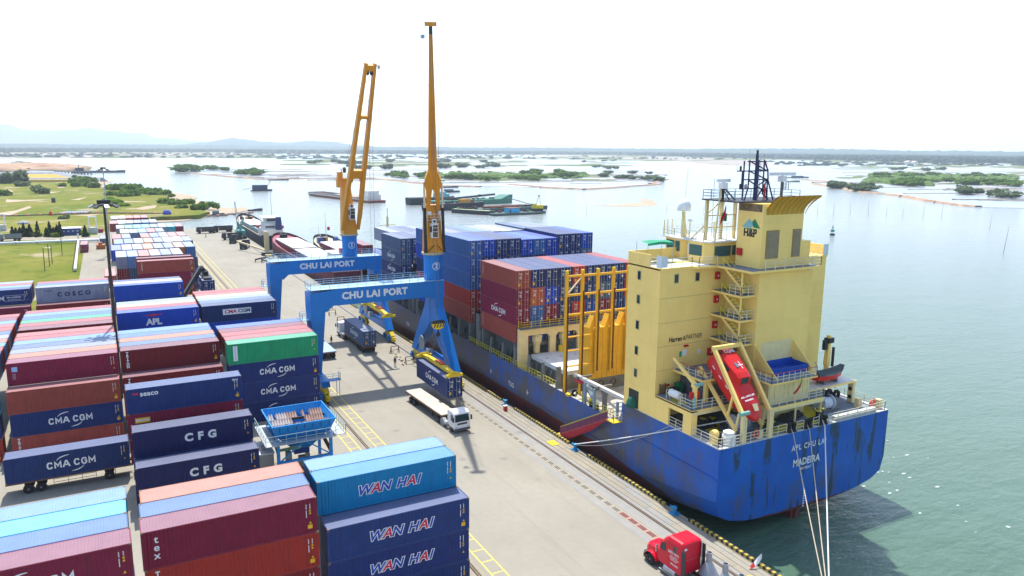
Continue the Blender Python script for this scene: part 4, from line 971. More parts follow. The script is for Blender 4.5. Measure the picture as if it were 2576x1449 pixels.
hook_block(hk, t, YEL)
# crane one: twin girder boom
t1, r = crane(148.5, 42.5, 1, 'blue portal crane numbered 1 with an open twin-girder orange boom, farther along the quay')
cx, cy = 42.5, 148.5
ob('slew_house', G().hexa([(cx-1.4, cy-1.2, 21), (cx+1.4, cy-1.2, 21), (cx+1.4, cy+1.4, 21), (cx-1.4, cy+1.4, 21), (cx-1.15, cy-.3, 31.8), (cx+.35, cy-.3, 31.8), (cx+.35, cy+1.2, 31.8), (cx-1.15, cy+1.2, 31.8)]), ORANGE, t1)
p = ob('winch_platform', G().box(cx-2.0, cx+.2, cy-.5, cy+1.3, 31.8, 31.95), ORANGE, t1)
ob('winch_box', G().box(cx-1.9, cx-1.0, cy-.3, cy+.9, 31.95, 33.2).box(cx-2.2, cx-1.6, cy-.8, cy+.4, 30.2, 31.8), ORANGE, p)
ob('sheave', G().tube((cx-.7, cy+.2, 33.6), (cx-.3, cy+.2, 33.6), .55, n=14), DARK, p)
cabin(t1, cx+.25, cy-.95, 23.9)
tip1 = Vector((42.9, 133.0, 52.7)); b1 = Vector((cx, cy-1.0, 22.2))
g = G()
for s in (-1, 1):
    boom_section(g, b1, tip1, -.01, .10, .5, .62, .8, 1.1, s*1.62, s*1.62); boom_section(g, b1, tip1, .10, .36, .62, .68, 1.1, 1.2, s*1.62, s*1.3)
    boom_section(g, b1, tip1, .36, .7, .68, .62, 1.2, 1.0, s*1.3, s*1.05); boom_section(g, b1, tip1, .7, 1.0, .62, .5, 1.0, .7, s*1.05, s*.82)
b_ = ob('boom', g, ORANGE, t1)
for u, w, hh in ((.355, 2.2, .05), (.7, 1.7, .018), (.975, 1.5, .03)):
    g = G()
    p = [along(b1, tip1, u-hh*.6, -w/2, 0), along(b1, tip1, u-hh*.3, 0, 0), along(b1, tip1, u-hh*.6, w/2, 0)]
    boom_section(g, b1, tip1, u-hh*.5, u+hh*.5, w, w, .8, .8)
    boom_section(g, b1, tip1, u-hh*1.0, u-hh*.5, w*.12, w*.12, .7, .7, -w*.42, -w*.36); boom_section(g, b1, tip1, u-hh*1.0, u-hh*.5, w*.12, w*.12, .7, .7, w*.42, w*.36)
    ob('cross_tie', g, ORANGE, b_)
for s in (-.35, .35): ob('sheave', G().tube(along(b1, tip1, .95, s-.16), along(b1, tip1, .95, s+.16), .5, n=14), DARK, b_)
ob('flood_light', G().beam(along(b1, tip1, .99, .8), along(b1, tip1, .99, 1.6), .08).box(*(lambda q: (q.x-.2, q.x+.2, q.y-.2, q.y+.2, q.z-.6, q.z))(along(b1, tip1, .99, 1.55))), GALV, b_)
ob('ladder', G().beam(along(b1, tip1, .42, 1.0, -.6), along(b1, tip1, .98, .62, -.4), .05, .3), GALV, b_)
hk1 = Vector((42.45, 133.0, 14.4))
ob('hoist_rope', G().tube(along(b1, tip1, .95, -.3), hk1+Vector((-.35, 0, .4)), .025, n=4).tube(along(b1, tip1, .95, .3), hk1+Vector((.35, 0, .4)), .025, n=4).tube(along(b1, tip1, .95, -.2), (cx-.6, cy+.2, 33.7), .025, n=4).tube(along(b1, tip1, .95, .25), (cx-.3, cy+.2, 33.7), .025, n=4), rope, t1)
hook_block(hk1, t1, DARK)
# spreaders
def spreader(xc, y0, z, label, hook):
    y1 = y0+12.19; s = thing('spreader', (xc, y0+6.1, z), label, 'spreader')
    ob('main_beam', G().prism([(y0+.2, z+.25), (y0+2.5, z+.2), (y1-2.5, z+.2), (y1-.2, z+.25), (y1-.2, z+.55), (y1-3, z+.8), (y0+3, z+.8), (y0+.2, z+.55)], 'x', xc-.32, xc+.32), YEL, s)
    for y in (y0+.12, y1-.12):
        e = ob('end_beam', G().box(xc-1.25, xc+1.25, y-.2, y+.2, z+.1, z+.5), YEL, s)
        for x in (xc-1.14, xc+1.14): ob('twist_lock', G().box(x-.12, x+.12, y-.12, y+.12, z-.1, z+.12), DARK, e)
        ob('gusset', G().prism([(xc-1.1, z+.5), (xc+1.1, z+.5), (xc+.32, z+.85), (xc-.32, z+.85)], 'y', y-.06, y+.06), YEL, e)
    ob('hydraulic_unit', G().box(xc-.35, xc+.35, y0+4.2, y0+6.6, z+.8, z+1.0).tube((xc-.3, y0+4.4, z+1.05), (xc-.3, y0+6.4, z+1.05), .07).tube((xc+.2, y0+4.4, z+1.05), (xc+.2, y0+6.4, z+1.05), .07), M('red hydraulic paint', (.42, .08, .03), .5), s)
    g = G()
    for x in (-.4, .4):
        for y in (y0+2.6, y1-2.6): g.tube((xc+x*.6, y, z+.8), hook-Vector((0, 0, 1.55)), .03, n=4)
    ob('sling', g, rope, s)
spreader(42.5, 96.3, 5.22, 'yellow lifting spreader clamped on the container beside the white truck', hk)
spreader(42.3, 124.6, 8.3, 'empty yellow lifting spreader hanging under crane one', hk1)
container(41.28, 96.3, 2.2, 'navy', 'navy CMA CGM container hanging from the yellow spreader beside the white truck', None, 'cma', 'y', 2, side='+y')
# ------------------------------------------------------------------ the big container ship
XP, XS, YS, XM = 52.5, 78.9, 53.0, 65.7
def hull_mat():
    mt, nt, b, pos = base('ship hull paint')
    sp = nd(nt, 'ShaderNodeSeparateXYZ'); nt.links.new(pos, sp.inputs[0]); x, y, z = sp.outputs
    def mr(src, a, b_, c=0, d=1):
        m_ = nd(nt, 'ShaderNodeMapRange'); nt.links.new(src, m_.inputs[0])
        for i, v in enumerate((a, b_, c, d)): m_.inputs[1+i].default_value = v
        return m_.outputs[0]
    def mth(op, a, b_):
        m_ = nd(nt, 'ShaderNodeMath', operation=op)
        for i, v in enumerate((a, b_)):
            if isinstance(v, (int, float)): m_.inputs[i].default_value = v
            else: nt.links.new(v, m_.inputs[i])
        return m_.outputs[0]
    c = mixc(nt, ramp(nt, noise(nt, pos, .25, 4), .35, .7), (.008, .085, .42), (.012, .12, .47))
    # repainted rectangles of a slightly different blue
    br = nd(nt, 'ShaderNodeTexBrick'); br.inputs['Scale'].default_value = 1; br.inputs['Brick Width'].default_value = 9; br.inputs['Row Height'].default_value = 2.6; br.inputs['Mortar Size'].default_value = .0
    br.inputs['Color1'].default_value = (0, 0, 0, 1); br.inputs['Color2'].default_value = (1, 1, 1, 1)
    cv = nd(nt, 'ShaderNodeCombineXYZ'); nt.links.new(y, cv.inputs[0]); nt.links.new(z, cv.inputs[1]); nt.links.new(cv.outputs[0], br.inputs['Vector'])
    c = mixc(nt, mth('MULTIPLY', br.outputs[0], .35), c, (.02, .10, .30))
    # weathering: grey brown grime growing forward, rust runs
    gr = noise(nt, scaled(nt, pos, (1, .45, .35)), .35, 6, .68)
    gm = mth('ADD', mth('ADD', gr, mth('ADD', mr(y, 53.02, 56, -.11, -.03), mr(y, 56, 125, 0, .16))), mr(z, 6.5, 2., -.03, .06))
    c = mixc(nt, ramp(nt, gm, .46, .60, (0, 0, 0, 1), (.85, .85, .85, 1)), c, (.085, .08, .072))
    st = noise(nt, scaled(nt, pos, (1.6, 1.6, .10)), 1.1, 5, .7)
    c = mixc(nt, ramp(nt, mth('ADD', st, mr(y, 53.5, 66, -.05, .10)), .58, .72, (0, 0, 0, 1), (.62, .62, .62, 1)), c, (.12, .10, .055))
    # green algae runs on the transom
    al = noise(nt, scaled(nt, pos, (.55, 0, .05)), 1.5, 3, .6)
    am = mth('MULTIPLY', ramp(nt, al, .555, .585), mr(y, 53.3, 53.0))
    am = mth('MULTIPLY', am, ramp(nt, noise(nt, pos, .35, 3), .40, .5))
    c = mixc(nt, mth('MULTIPLY', am, .85), c, (.022, .045, .045))
    fi = noise(nt, scaled(nt, pos, (1, 1, .2)), 3.2, 5, .75)
    c = mixc(nt, ramp(nt, fi, .66, .74, (0, 0, 0, 1), (.55, .55, .55, 1)), c, (.10, .085, .06))
    # boot topping below
    lim = mth('ADD', mr(y, 56, 74, -.55, 1.35), mth('MULTIPLY', mth('SUBTRACT', noise(nt, scaled(nt, pos, (1, 1, 4)), .6, 4), .5), .5))
    red = mixc(nt, ramp(nt, noise(nt, scaled(nt, pos, (1, .6, .4)), .8, 5), .35, .7), (.13, .018, .018), (.045, .035, .035))
    below = mth('MULTIPLY', mth('SUBTRACT', lim, z), 6); below = mth('MINIMUM', mth('MAXIMUM', below, 0), 1)
    c = mixc(nt, below, c, red)
    nt.links.new(c, b.inputs['Base Color']); b.inputs['Roughness'].default_value = .42; b.inputs['Specular IOR Level'].default_value = .3
    bp = nd(nt, 'ShaderNodeBump'); bp.inputs['Strength'].default_value = .18; bp.inputs['Distance'].default_value = .08
    nt.links.new(noise(nt, scaled(nt, pos, (1, 1, .7)), .9, 3), bp.inputs['Height']); nt.links.new(bp.outputs[0], b.inputs['Normal'])
    return mt
HULL = hull_mat()
CREAM = M('cream ship paint', (.95, .67, .205), .5, var=.07, vs=.35, plates=.10, streak=.2, streakcol=(.28, .15, .05), rust=.015)
CREAML = M('pale cream paint', (.76, .63, .32), .5, var=.12, vs=1.2, rust=.06)
DECK = M('grey deck paint', (.17, .20, .25), .7, var=.2, vs=.8)
DECKL = M('pale deck paint', (.62, .63, .62), .7, var=.12)
GOLD = M('ochre cell guide paint', (.72, .40, .02), .5, var=.12, streak=.5, streakcol=(.22, .08, .02), rust=.10)
RUSTY = M('rusty steel', (.12, .045, .02), .85, var=.5, vs=3)
GREYP = M('grey ship paint', (.17, .175, .165), .6, var=.2, rust=.1, streak=.3)
DYEL = M('yellow deck paint', (.55, .47, .01), .7, var=.15, vs=2)
REDP = M('red box enamel', (.5, .012, .02), .4)
HRAIL = M('cream handrail', (.66, .62, .48), .5, var=.1)
YRAIL = M('yellow handrail', (.68, .58, .04), .5, var=.15, rust=.05)
SHIP = thing('container_ship', (XM, YS, WZ), 'blue hulled container ship with tall cream accommodation moored at the quay', 'ship')
def halfb(y):
    if y < 163: return 13.2
    t = (y-163)/(205-163); return max(.05, 13.2*(1-t**2.2))
def section(y, top):
    t = min(1, max(0, (y-53)/30)); hb = halfb(y)
    w = 2.6-3.8*t**.8; k = -.95-4.0*t**.9
    cx_ = XM; p = []
    p.append((cx_-hb, y, top)); p.append((cx_-hb, y, max(w+.3, 3.0*(1-t)+w*t)))
    n = 11
    for i in range(n+1):
        a = PI*i/n; xx = -math.cos(a); zz = math.sin(a)
        ex = 1.0-.55*t
        X = hb*math.copysign(abs(xx)**(ex if t > .05 else .92), xx); Z = w+(k-w)*abs(zz)**(.55-.2*t)
        p.append((cx_+X, y, Z))
    p.append((cx_+hb, y, max(w+.3, 3.0*(1-t)+w*t))); p.append((cx_+hb, y, top))
    return p
rows = []
for y, top in ((53, 8.2), (54.5, 8.2), (57, 8.2), (60, 8.2), (65, 8.2), (69.4, 8.2), (69.45, 6.9), (70.2, 5.6), (72, 5.55), (76, 5.55), (83, 5.55), (95, 5.6), (110, 5.6), (130, 5.5), (150, 5.5), (163, 5.6), (170, 5.8), (176, 6.2), (178, 8.6), (184, 8.8), (190, 9.1), (196, 9.5), (201, 9.8), (204.5, 10)):
    rows.append(section(y, top))
g = G().grid(rows); n0 = len(rows[0])
g.f.append(list(range(n0))); g.mi.append(0)
hull = ob('hull', g, HULL, SHIP)
# rubbing strake, draught marks and names
ob('rubbing_strake', G().beam((XP-.06, 53.2, 4.9), (XP-.06, 66, 4.95), .12, .16).beam((XP-.06, 70, 1.75), (XP-.06, 160, 1.75), .12, .16), HULL, hull)
ob('rudder', G().prism([(53.2, -.8), (56.5, -.6), (56.2, -6), (53.8, -6)], 'x', XM-.9, XM-.5).prism([(53.6, -3), (55.5, -3), (55.5, .2), (53.6, .2)], 'x', XM-1.3, XM-.1), M('red hull bottom paint', (.20, .05, .045), .6, var=.3), SHIP)
text('APL CHU LAI', SHIP, (65.75, YS-.02, 6.35), .92, LETW, bold=.015, space=1.25, stretch=.84)
text('MADEIRA', SHIP, (65.5, YS-.02, 4.55), 1.12, LETW, bold=.03, space=1.05, stretch=.86)
text('IMO 932417', SHIP, (65.45, YS-.02, 3.75), .42, LETW, bold=.01, stretch=.85)
g = G()
for k in range(7): g.box(65.45, 65.7, YS-.015, YS, .9-k*.3, 1.06-k*.3)
ob('draught_marks', g, LETW, SHIP, kind='stuff')
text('TUG', SHIP, (XP-.02, 97.5, 2.35), 1.0, LETW, '-x', bold=.02, stretch=.9)
text('TUG', SHIP, (XP-.02, 142.5, 2.35), 1.0, LETW, '-x', bold=.02, stretch=.9)
g = G()
for y in (104.5, 92.5): g.box(XP-.012, XP, y-.06, y+.06, 2.2, 3.0).box(XP-.014, XP-.002, y-.4, y+.1, 2.55, 2.66)
ob('load_marks', g, LETW, SHIP, kind='stuff')
# decks
ob('poop_deck', G().prism([(XP+.1, 53.1), (XS-.1, 53.1), (XS-.1, 69.3), (XP+.1, 69.3)], 'z', 7.9, 8.17), DECK, SHIP)
ob('main_deck', G().prism([(XP+.1, 69.5), (XS-.1, 69.5), (XS-.1, 165), (73, 190), (58.5, 190), (XP+.1, 165)], 'z', 4.0, 4.55), M('dusty deck paint', (.42, .41, .38), .7, var=.25, vs=.8), SHIP)
ob('forecastle_deck', G().prism([(55.2, 178), (76.2, 178), (72, 196), (66.5, 203), (65, 203), (59.4, 196)], 'z', 8.0, 8.5), DECK, SHIP)
ob('gunwale', G().box(XP-.02, XP+.55, 53.02, 69.3, 8.2, 8.26).box(XS-.55, XS+.02, 53.02, 69.3, 8.2, 8.26).box(XP+.55, XS-.55, 53.0, 53.4, 8.2, 8.26), M('pale gunwale', (.55, .55, .52), .6, var=.25), SHIP)
for pts in ([(55.2, 56.8), (58.6, 56.0), (58.9, 58.6), (55.4, 59.6)], [(59.6, 53.9), (65.0, 53.9), (64.6, 55.4), (60.2, 55.9)], [(64.4, 53.7), (66.4, 53.7), (66.6, 54.9), (65.2, 55.3)], [(67.3, 53.9), (69.6, 53.9), (72.0, 57.5), (71.0, 59), (69.3, 57.5)]):
    ob('deck_marking', G().prism(pts, 'z', 8.17, 8.185), DYEL, SHIP)
ob('stern_platform', G().box(70, 77, 53.25, 53.75, 8.3, 8.75), MATS['pale gunwale'], SHIP)
# accommodation block
acc = ob('accommodation', G().box(XP, XS, 63.4, 69.1, 8.2, 25.2), CREAM, SHIP)
ob('side_plating', G().box(XP, XP+.25, 57.3, 58.6, 8.2, 10.9).box(XP, XP+.25, 61.0, 63.38, 8.2, 10.9).box(XP, XP+.25, 58.6, 61.0, 10.25, 10.9).box(XP+.25, XP+.8, 57.3, 57.6, 8.2, 10.9), CREAM, acc)
for z in (24.04, 21.28, 18.28, 15.25, 12.56):
    w = ob('window', G().box(XP-.03, XP, 66.7, 67.35, z-.55, z+.55), M('window frame cream', (.5, .42, .2), .5), acc)
    ob('pane', G().box(XP-.05, XP-.03, 66.78, 67.27, z-.46, z+.46), GLASS, w)
for x in (54.8, 57.83):
    w = ob('window', G().box(x-.33, x+.33, 63.37, 63.4, 23.5, 24.6), MATS['window frame cream'], acc); ob('pane', G().box(x-.25, x+.25, 63.35, 63.37, 23.6, 24.5), GLASS, w)
ob('doorway', G().box(XP-.02, XP, 66.3, 68.15, 8.3, 10.45), M('dark doorway', (.05, .045, .04), .8), acc)
ob('net_bundle', G().lathe((XP-.02, 67.3, 8.35), [(.75, 0), (.8, .5), (.55, 1.1), (.2, 1.3)], 10), M('green net', (.02, .12, .08), .9, var=.4, vs=5), SHIP)
g = G()
for z in (11, 13.65, 16.4, 19.1, 21.9): g.box(XP+.05, 59.9, 63.385, 63.4, z, z+.04)
ob('weld_seams', g, M('cream seam', (.5, .37, .14), .6), acc)
text('Harren', SHIP, (55.05, 63.37, 17.08), .82, LETK, bold=.02, shear=.15, stretch=.8); text('&', SHIP, (56.35, 63.37, 17.1), .72, LETK); text('PARTNER', SHIP, (57.75, 63.37, 17.15), .78, LETK, shear=.15, stretch=.72)
text('ER', SHIP, (75.9, 63.37, 17.2), .8, LETK, shear=.15, stretch=.72)
for k, z in enumerate((15.1, 18.25, 21.25, 24.0)):
    b = ob('fire_hose_box', G().box(60.4 if k else 59.9, 61.0 if k else 60.5, 63.1 if k else 63.0, 63.38, z-.42, z+.42), REDP, SHIP); ob('emblem', G().box(60.62 if k else 60.12, 60.8 if k else 60.3, 63.08 if k else 62.98, 63.1 if k else 63.0, z-.1, z+.1), LETW, b)
for x, z in ((56.6, 16.2), (54.1, 11.9)): ob('life_buoy_lamp', G().box(x-.3, x+.3, 63.2, 63.38, z-.1, z+.1), REDP, SHIP)
g = G().box(55.75, 56.1, 63.38, 63.4, 14.95, 15.6); ob('notice', g, M('green notice', (.02, .35, .15), .5), acc)
ob('notice', G().box(56.2, 56.8, 63.38, 63.4, 15.05, 15.75).box(53.9, 54.3, 63.38, 63.4, 10.2, 10.9).box(58.5, 58.9, 63.38, 63.4, 15.0, 15.5), WHITE, acc)
# engine casing, funnel
ob('casing', G().box(62.15, 70.6, 58.4, 63.38, 8.2, 24.7), CREAM, SHIP)
ob('pale_repair_panel', G().box(63.2, 68.0, 58.385, 58.4, 13.7, 16.9), CREAML, SHIP)
for x in (62.35, 68.3): ob('brace', G().prism([(58.4, 16.7), (58.4, 13.65), (55.1, 13.65), (55.1, 13.75)], 'x', x-.06, x+.06), CREAM, SHIP)
fun = ob('funnel', G().prism([(62.15, 24.7), (69.85, 24.7), (69.85, 28.1), (68.4, 28.1), (68.4, 31.6), (68.4, 32.4), (62.15, 32.4)], 'y', 58.42, 62.1), CREAM, SHIP)
g = G()  # flared spoiler at the top
n = 6; A = []; B_ = []
for i in range(n+1):
    t = i/n; yy = 58.41-1.5*t*t; zz = 31.2+2.05*t; ex = .75*t*t
    A.append((62.6-.0, yy, zz)); B_.append((68.38+ex, yy, zz))
g.grid([A, B_]); A2 = [Vector(p)+Vector((0, .06, .05)) for p in A]; B2 = [Vector(p)+Vector((0, .06, .05)) for p in B_]
g.grid([A2, B2])
ob('spoiler', g, M('ochre spoiler paint', (.56, .33, .04), .5, var=.1, streak=.5, streakcol=(.3, .12, .03)), fun)
g = G()
for k in range(9):
    x = 62.8+k*.72
    for i in range(n):
        t0, t1 = i/n, (i+1)/n
        g.beam((x+.1*t0*k/8*6, 58.36-1.5*t0*t0, 31.2+2.05*t0), (x+.1*t1*k/8*6, 58.36-1.5*t1*t1, 31.2+2.05*t1), .04, .16*(t1)+.04)
ob('spoiler_rib', g, MATS['ochre spoiler paint'], fun)
for k, (a, b, z0, z1) in enumerate(((62.8, 64.75, 26.4, 29.5), (66.85, 68.15, 26.4, 29.5))):
    v = ob('vent_panel', G().box(a, b, 58.36, 58.42, z0, z1), M('vent frame', (.34, .22, .06), .6, rust=.2), fun)
    for i in range(21): ob('louver', G().box(a+.08, b-.08, 58.32, 58.36, z0+.1+i*.14, z0+.17+i*.14), M('grey louver', (.30, .28, .22), .6, var=.2), v)
text('H&P', SHIP, (62.13, 60.15, 29.1), 1.15, LETK, '-x', bold=.05, stretch=.9)
LGT = M('pale teal emblem', (.25, .48, .48), .5); DGT = M('green emblem', (.01, .22, .10), .5)
ob('emblem', G().prism([(61.4, 29.72), (60.2, 29.65), (59.7, 29.95) , (60.35, 30.7)], 'x', 62.12, 62.145), LGT, fun)
ob('emblem', G().prism([(59.95, 30.35), (59.55, 30.72), (58.75, 29.72), (59.65, 29.75)], 'x', 62.12, 62.145).prism([(60.9, 29.62), (59.2, 29.6), (59.2, 29.52), (60.9, 29.54)], 'x', 62.12, 62.145), DGT, fun)
ob('fire_hose_box', G().box(61.9, 62.14, 61.1, 61.8, 26.5, 27.3), REDP, fun)
ob('soot_stain', G().box(62.14, 62.148, 58.6, 62.0, 31.5, 32.3), M('sooty paint', (.22, .15, .08), .8, var=.5, vs=1.5), fun)
# bridge deck with wings
bd = ob('bridge_deck', G().prism([(XP, 63.3), (56.9, 63.3), (57.3, 62.6), (60.0, 62.6), (60.0, 57.4), (70.8, 57.4), (70.8, 62.6), (74, 63.3), (XS, 63.3), (XS, 69.2), (XP, 69.2)], 'z', 25.05, 25.3), CREAM, SHIP)
ob('deck_surface', G().box(XP+.15, 59.7, 63.5, 69.0, 25.3, 25.32), DECKL, bd); ob('deck_surface', G().box(60.1, 70.7, 57.5, 63, 25.3, 25.32).box(57.4, 60.1, 62.7, 63.5, 25.3, 25.33), DECK, bd)
ob('deck_marking', G().prism([(54.5, 66.5), (59.5, 65.5), (59.5, 66.3), (54.5, 67.6)], 'z', 25.32, 25.335), DYEL, bd)
ob('wing_bulwark', G().box(XP, XP+.12, 65.2, 69.2, 25.3, 26.6).box(XP+.12, 59.9, 69.08, 69.2, 25.3, 26.6).box(XS-.12, XS, 63.3, 69.2, 25.3, 26.5), CREAM, bd)
ob('handrail', G().rail([(XP+.06, 65.2, 25.3), (XP+.06, 63.36, 25.3), (56.9, 63.36, 25.3), (57.35, 62.7, 25.3), (60.05, 62.7, 25.3)], step=1.3).rail([(62.0, 57.46, 25.3), (70.7, 57.46, 25.3), (70.75, 62.6, 25.3), (74, 63.36, 25.3), (XS-.1, 63.36, 25.3)], step=1.4), HRAIL, bd)
ob('wind_screen', G().box(XP-.02, XP+.02, 63.2, 64.1, 25.35, 26.7).box(XP+.02, 53.4, 63.3, 63.34, 25.4, 26.6).box(XS-.9, XS, 63.2, 63.26, 25.3, 26.7), M('pale perspex', (.62, .7, .74), .2), bd)
aw = thing('awning', (55.5, 68.2, 25.3), 'small green canvas awning on thin poles at the bridge wing', 'awning')
ob('canopy', G().grid([[(53.4, 66.9, 27.6), (55.2, 66.9, 27.75), (57.2, 66.9, 27.55)], [(53.4, 68, 27.75), (55.2, 68, 27.85), (57.2, 68, 27.7)], [(53.4, 69, 27.6), (55.2, 69, 27.7), (57.2, 69, 27.55)]]).grid([[(53.4, 66.9, 27.6), (55.2, 66.9, 27.75), (57.2, 66.9, 27.55)], [(53.4, 66.86, 27.35), (55.2, 66.86, 27.45), (57.2, 66.86, 27.3)]]), M('green canvas', (.03, .30, .16), .8, var=.2), aw)
ob('pole', G().path([(53.45, 66.9, 25.32), (53.45, 66.9, 27.6)], .03).path([(57.1, 66.9, 25.32), (57.1, 66.9, 27.5)], .03).path([(53.45, 68.95, 25.32), (53.45, 68.95, 27.6)], .03).path([(57.1, 68.95, 25.32), (57.1, 68.95, 27.5)], .03), GALV, aw)
# wheelhouse
fp = [(59.9, 71.6), (59.5, 69.4), (59.5, 68.4), (60.2, 67.9), (60.2, 67.2), (59.3, 66.7), (59.4, 64.4), (60.3, 63.7), (64.4, 63.7), (70.4, 63.7), (72, 65), (72, 71.6)]
wh = ob('wheelhouse', G().prism(fp, 'z', 25.3, 27.7), CREAM, SHIP)
rf = ob('roof', G().prism([(59.55, 71.9), (59.2, 69.4), (59.3, 64.3), (60.2, 63.5), (70.5, 63.5), (72.3, 64.9), (72.3, 71.9)], 'z', 27.7, 27.8), DECKL, wh)
ob('handrail', G().rail([(59.7, 71.8, 27.8), (59.3, 69.4, 27.8), (59.4, 64.4, 27.8), (60.3, 63.65, 27.8), (62.1, 63.65, 27.8)], step=1.3).rail([(59.7, 71.8, 27.8), (72.1, 71.8, 27.8)], step=2.2), HRAIL, rf)
def win(a, b, z0, z1, out):
    a, b = Vector(a), Vector(b); o = Vector(out)*.03
    w = ob('window', G().add([(a+o)+Vector((0, 0, z0)), (b+o)+Vector((0, 0, z0)), (b+o*2)+Vector((0, 0, z1)), (a+o*2)+Vector((0, 0, z1))], [(0, 1, 2, 3)]), M('bridge glass', (.06, .13, .13), .05), wh); return w
win((59.85, 71.3, 0), (59.53, 69.5, 0), 26.2, 27.4, (-1, 0, 0)); win((59.5, 69.3, 0), (59.5, 68.5, 0), 26.2, 27.4, (-1, 0, 0))
win((59.3, 66.6, 0), (59.4, 64.6, 0), 26.1, 27.35, (-1, 0, 0)); win((60.45, 63.7, 0), (62.9, 63.7, 0), 26.1, 27.3, (0, -1, 0)); win((63.1, 63.7, 0), (64.6, 63.7, 0), 26.15, 27.3, (0, -1, 0))
ob('door', G().box(60.1, 60.19, 67.25, 67.85, 25.35, 27.3), WHITE, wh)
# mast deck and its lattice
md = ob('mast_deck', G().prism([(60.4, 60.6), (69.2, 58.2), (70.6, 60.6), (70.6, 66.2), (60.4, 66.2)], 'z', 32.42, 32.55), M('black deck edge', (.04, .04, .045), .6), SHIP)
ob('handrail', G().rail([(60.5, 63.5, 32.55), (60.5, 66.1, 32.55), (70.5, 66.1, 32.55), (70.5, 61, 32.55)], step=1.2).rail([(60.5, 62.5, 32.55), (61.5, 60.9, 32.55)], step=1.2), M('teal handrail', (.12, .24, .30), .5), md)
g = G()
for (x, y) in ((63.3, 65.9), (65.2, 65.7), (61.0, 65.9)): g.beam((x, y, 27.8), (x, y, 32.4), .32)
for z in (29.2, 30.6): g.beam((61, 65.9, z), (65.2, 65.7, z), .12)
g.beam((63.3, 65.9, 30.8), (61, 63.2, 32.4), .16).beam((65.2, 65.7, 30.8), (62.2, 62.6, 32.4), .16).beam((60.2, 67.4, 27.8), (61, 65.9, 29.6), .16).beam((61, 65.9, 30.8), (63.3, 65.9, 32.3), .12)
ob('mast_support', g, CREAML, SHIP)
ob('navigation_lamp', G().box(63.4, 63.7, 65.4, 65.65, 29.9, 30.8), M('green lamp', (.01, .14, .06), .4), SHIP)
NAVYM = M('dark navy mast paint', (.018, .03, .10), .5, var=.2)
mx, my = 64.4, 62.0
mast = ob('mast', G().beam((mx, my, 32.5), (mx, my, 37.6), .3, .3, .22, .22), NAVYM, SHIP)
g = G()
for a, b in (((mx-1.1, my, 33.8), (mx-1.1, my, 37.0)), ((mx+1.15, my, 33.2), (mx+1.15, my, 37.0)), ((mx+1.9, my, 34.9), (mx+1.75, my, 36.0)), ((mx-2.1, my, 33.9), (mx-2.1, my, 35.8)), ((mx+1.8, my, 34.9), (mx+1.9, my, 32.5)), ((mx+1.8, my, 35), (mx+2.9, my, 32.5)), ((mx-1.1, my, 34), (mx-1.6, my, 32.5)), ((mx, my, 34), (mx+1.8, my, 34.9)), ((mx, my, 36), (mx+1.8, my, 35.8)), ((mx-1.1, my, 36.9), (mx+1.7, my, 35.8)), ((mx-1.1, my, 35.8), (mx+1.8, my, 34.8)), ((mx-1.1, my, 34.8), (mx+1.6, my, 33.4)), ((mx+1.15, my, 37), (mx+1.8, my, 35.8)), ((mx+1.15, my+.8, 37), (mx+1.15, my+.8, 32.5)), ((mx-1.1, my+.8, 36.9), (mx-1.1, my+.8, 32.5)), ((mx+1.2, my, 33.2), (mx+2.2, my, 32.5)), ((mx+.2, my, 32.6), (mx+1.8, my, 34.8))): g.beam(a, b, .12)
for z, a, b in ((36.85, -1.35, 1.5), (35.8, -2.9, 1.85), (34.85, -2.1, 1.85), (33.85, -2.4, .2)): g.beam((mx+a, my, z), (mx+b, my, z), .13)
ob('lattice', g, NAVYM, mast)
for x, z in ((mx-2.4, 35.85), (mx-2.3, 33.9), (mx+.0, 37.6)): ob('navigation_lamp', G().tube((x, my, z), (x, my, z+.5), .12), DARK, mast)
ob('aerial', G().tube((mx-1.15, my, 36.9), (mx-1.15, my, 38.4), .025, n=4).tube((mx+1.1, my, 37), (mx+1.1, my, 37.7), .03, n=4).tube((mx+.6, my, 33), (mx+.6, my, 37.3), .03, n=4).tube((mx-2.9, my, 35.8), (mx-3.0, my, 36.5), .025, n=4), GALV, mast)
ob('horn', G().lathe((mx-1.6, my-.3, 34.15), [(.05, -.2), (.26, .2)], 12, 'y'), GALV, mast)
def radar(x, y, z0, z1, ln, mat, ang, name):
    p = ob('radar_post', G().tube((x, y, z0), (x, y, z1), .17, n=10), mat, SHIP)
    ob('radar_housing', G().box(x-.4, x+.35, y-.35, y+.35, z1, z1+.65), WHITE, p)
    d = Vector((math.cos(ang), math.sin(ang), 0)); c = Vector((x, y, z1+.9))
    ob('radar_scanner', G().beam(c-d*ln/2, c+d*ln/2, .3, .38).beam(c-Vector((0, 0, .3)), c, .2), WHITE, p)
    return p
radar(69.7, 63, 32.5, 34.5, 3.7, M('brown grey post', (.16, .14, .14), .6), -.1, 0)
p = radar(60.65, 63.1, 32.5, 33.85, 2.4, DARK, .25, 1)
ob('stay', G().beam((60.8, 63.1, 33.9), (62.4, 62.9, 32.5), .14).beam((60.8, 63.1, 33.6), (62.0, 63.4, 32.5), .1), DARK, p)
ob('ladder', G().rail([(70.1, 63.1, 33.5), (70.9, 63.1, 33.5), (70.9, 63.6, 33.5)], h=.9, step=.4), GALV, SHIP)
ob('signal_mast', G().tube((60.3, 63.6, 27.8), (60.5, 63.3, 34.0), .11, n=6), CREAML, SHIP)
fl = thing('signal_flag', (60.4, 63.0, 30.9), 'limp crimson flag hanging under the mast deck', 'flag')
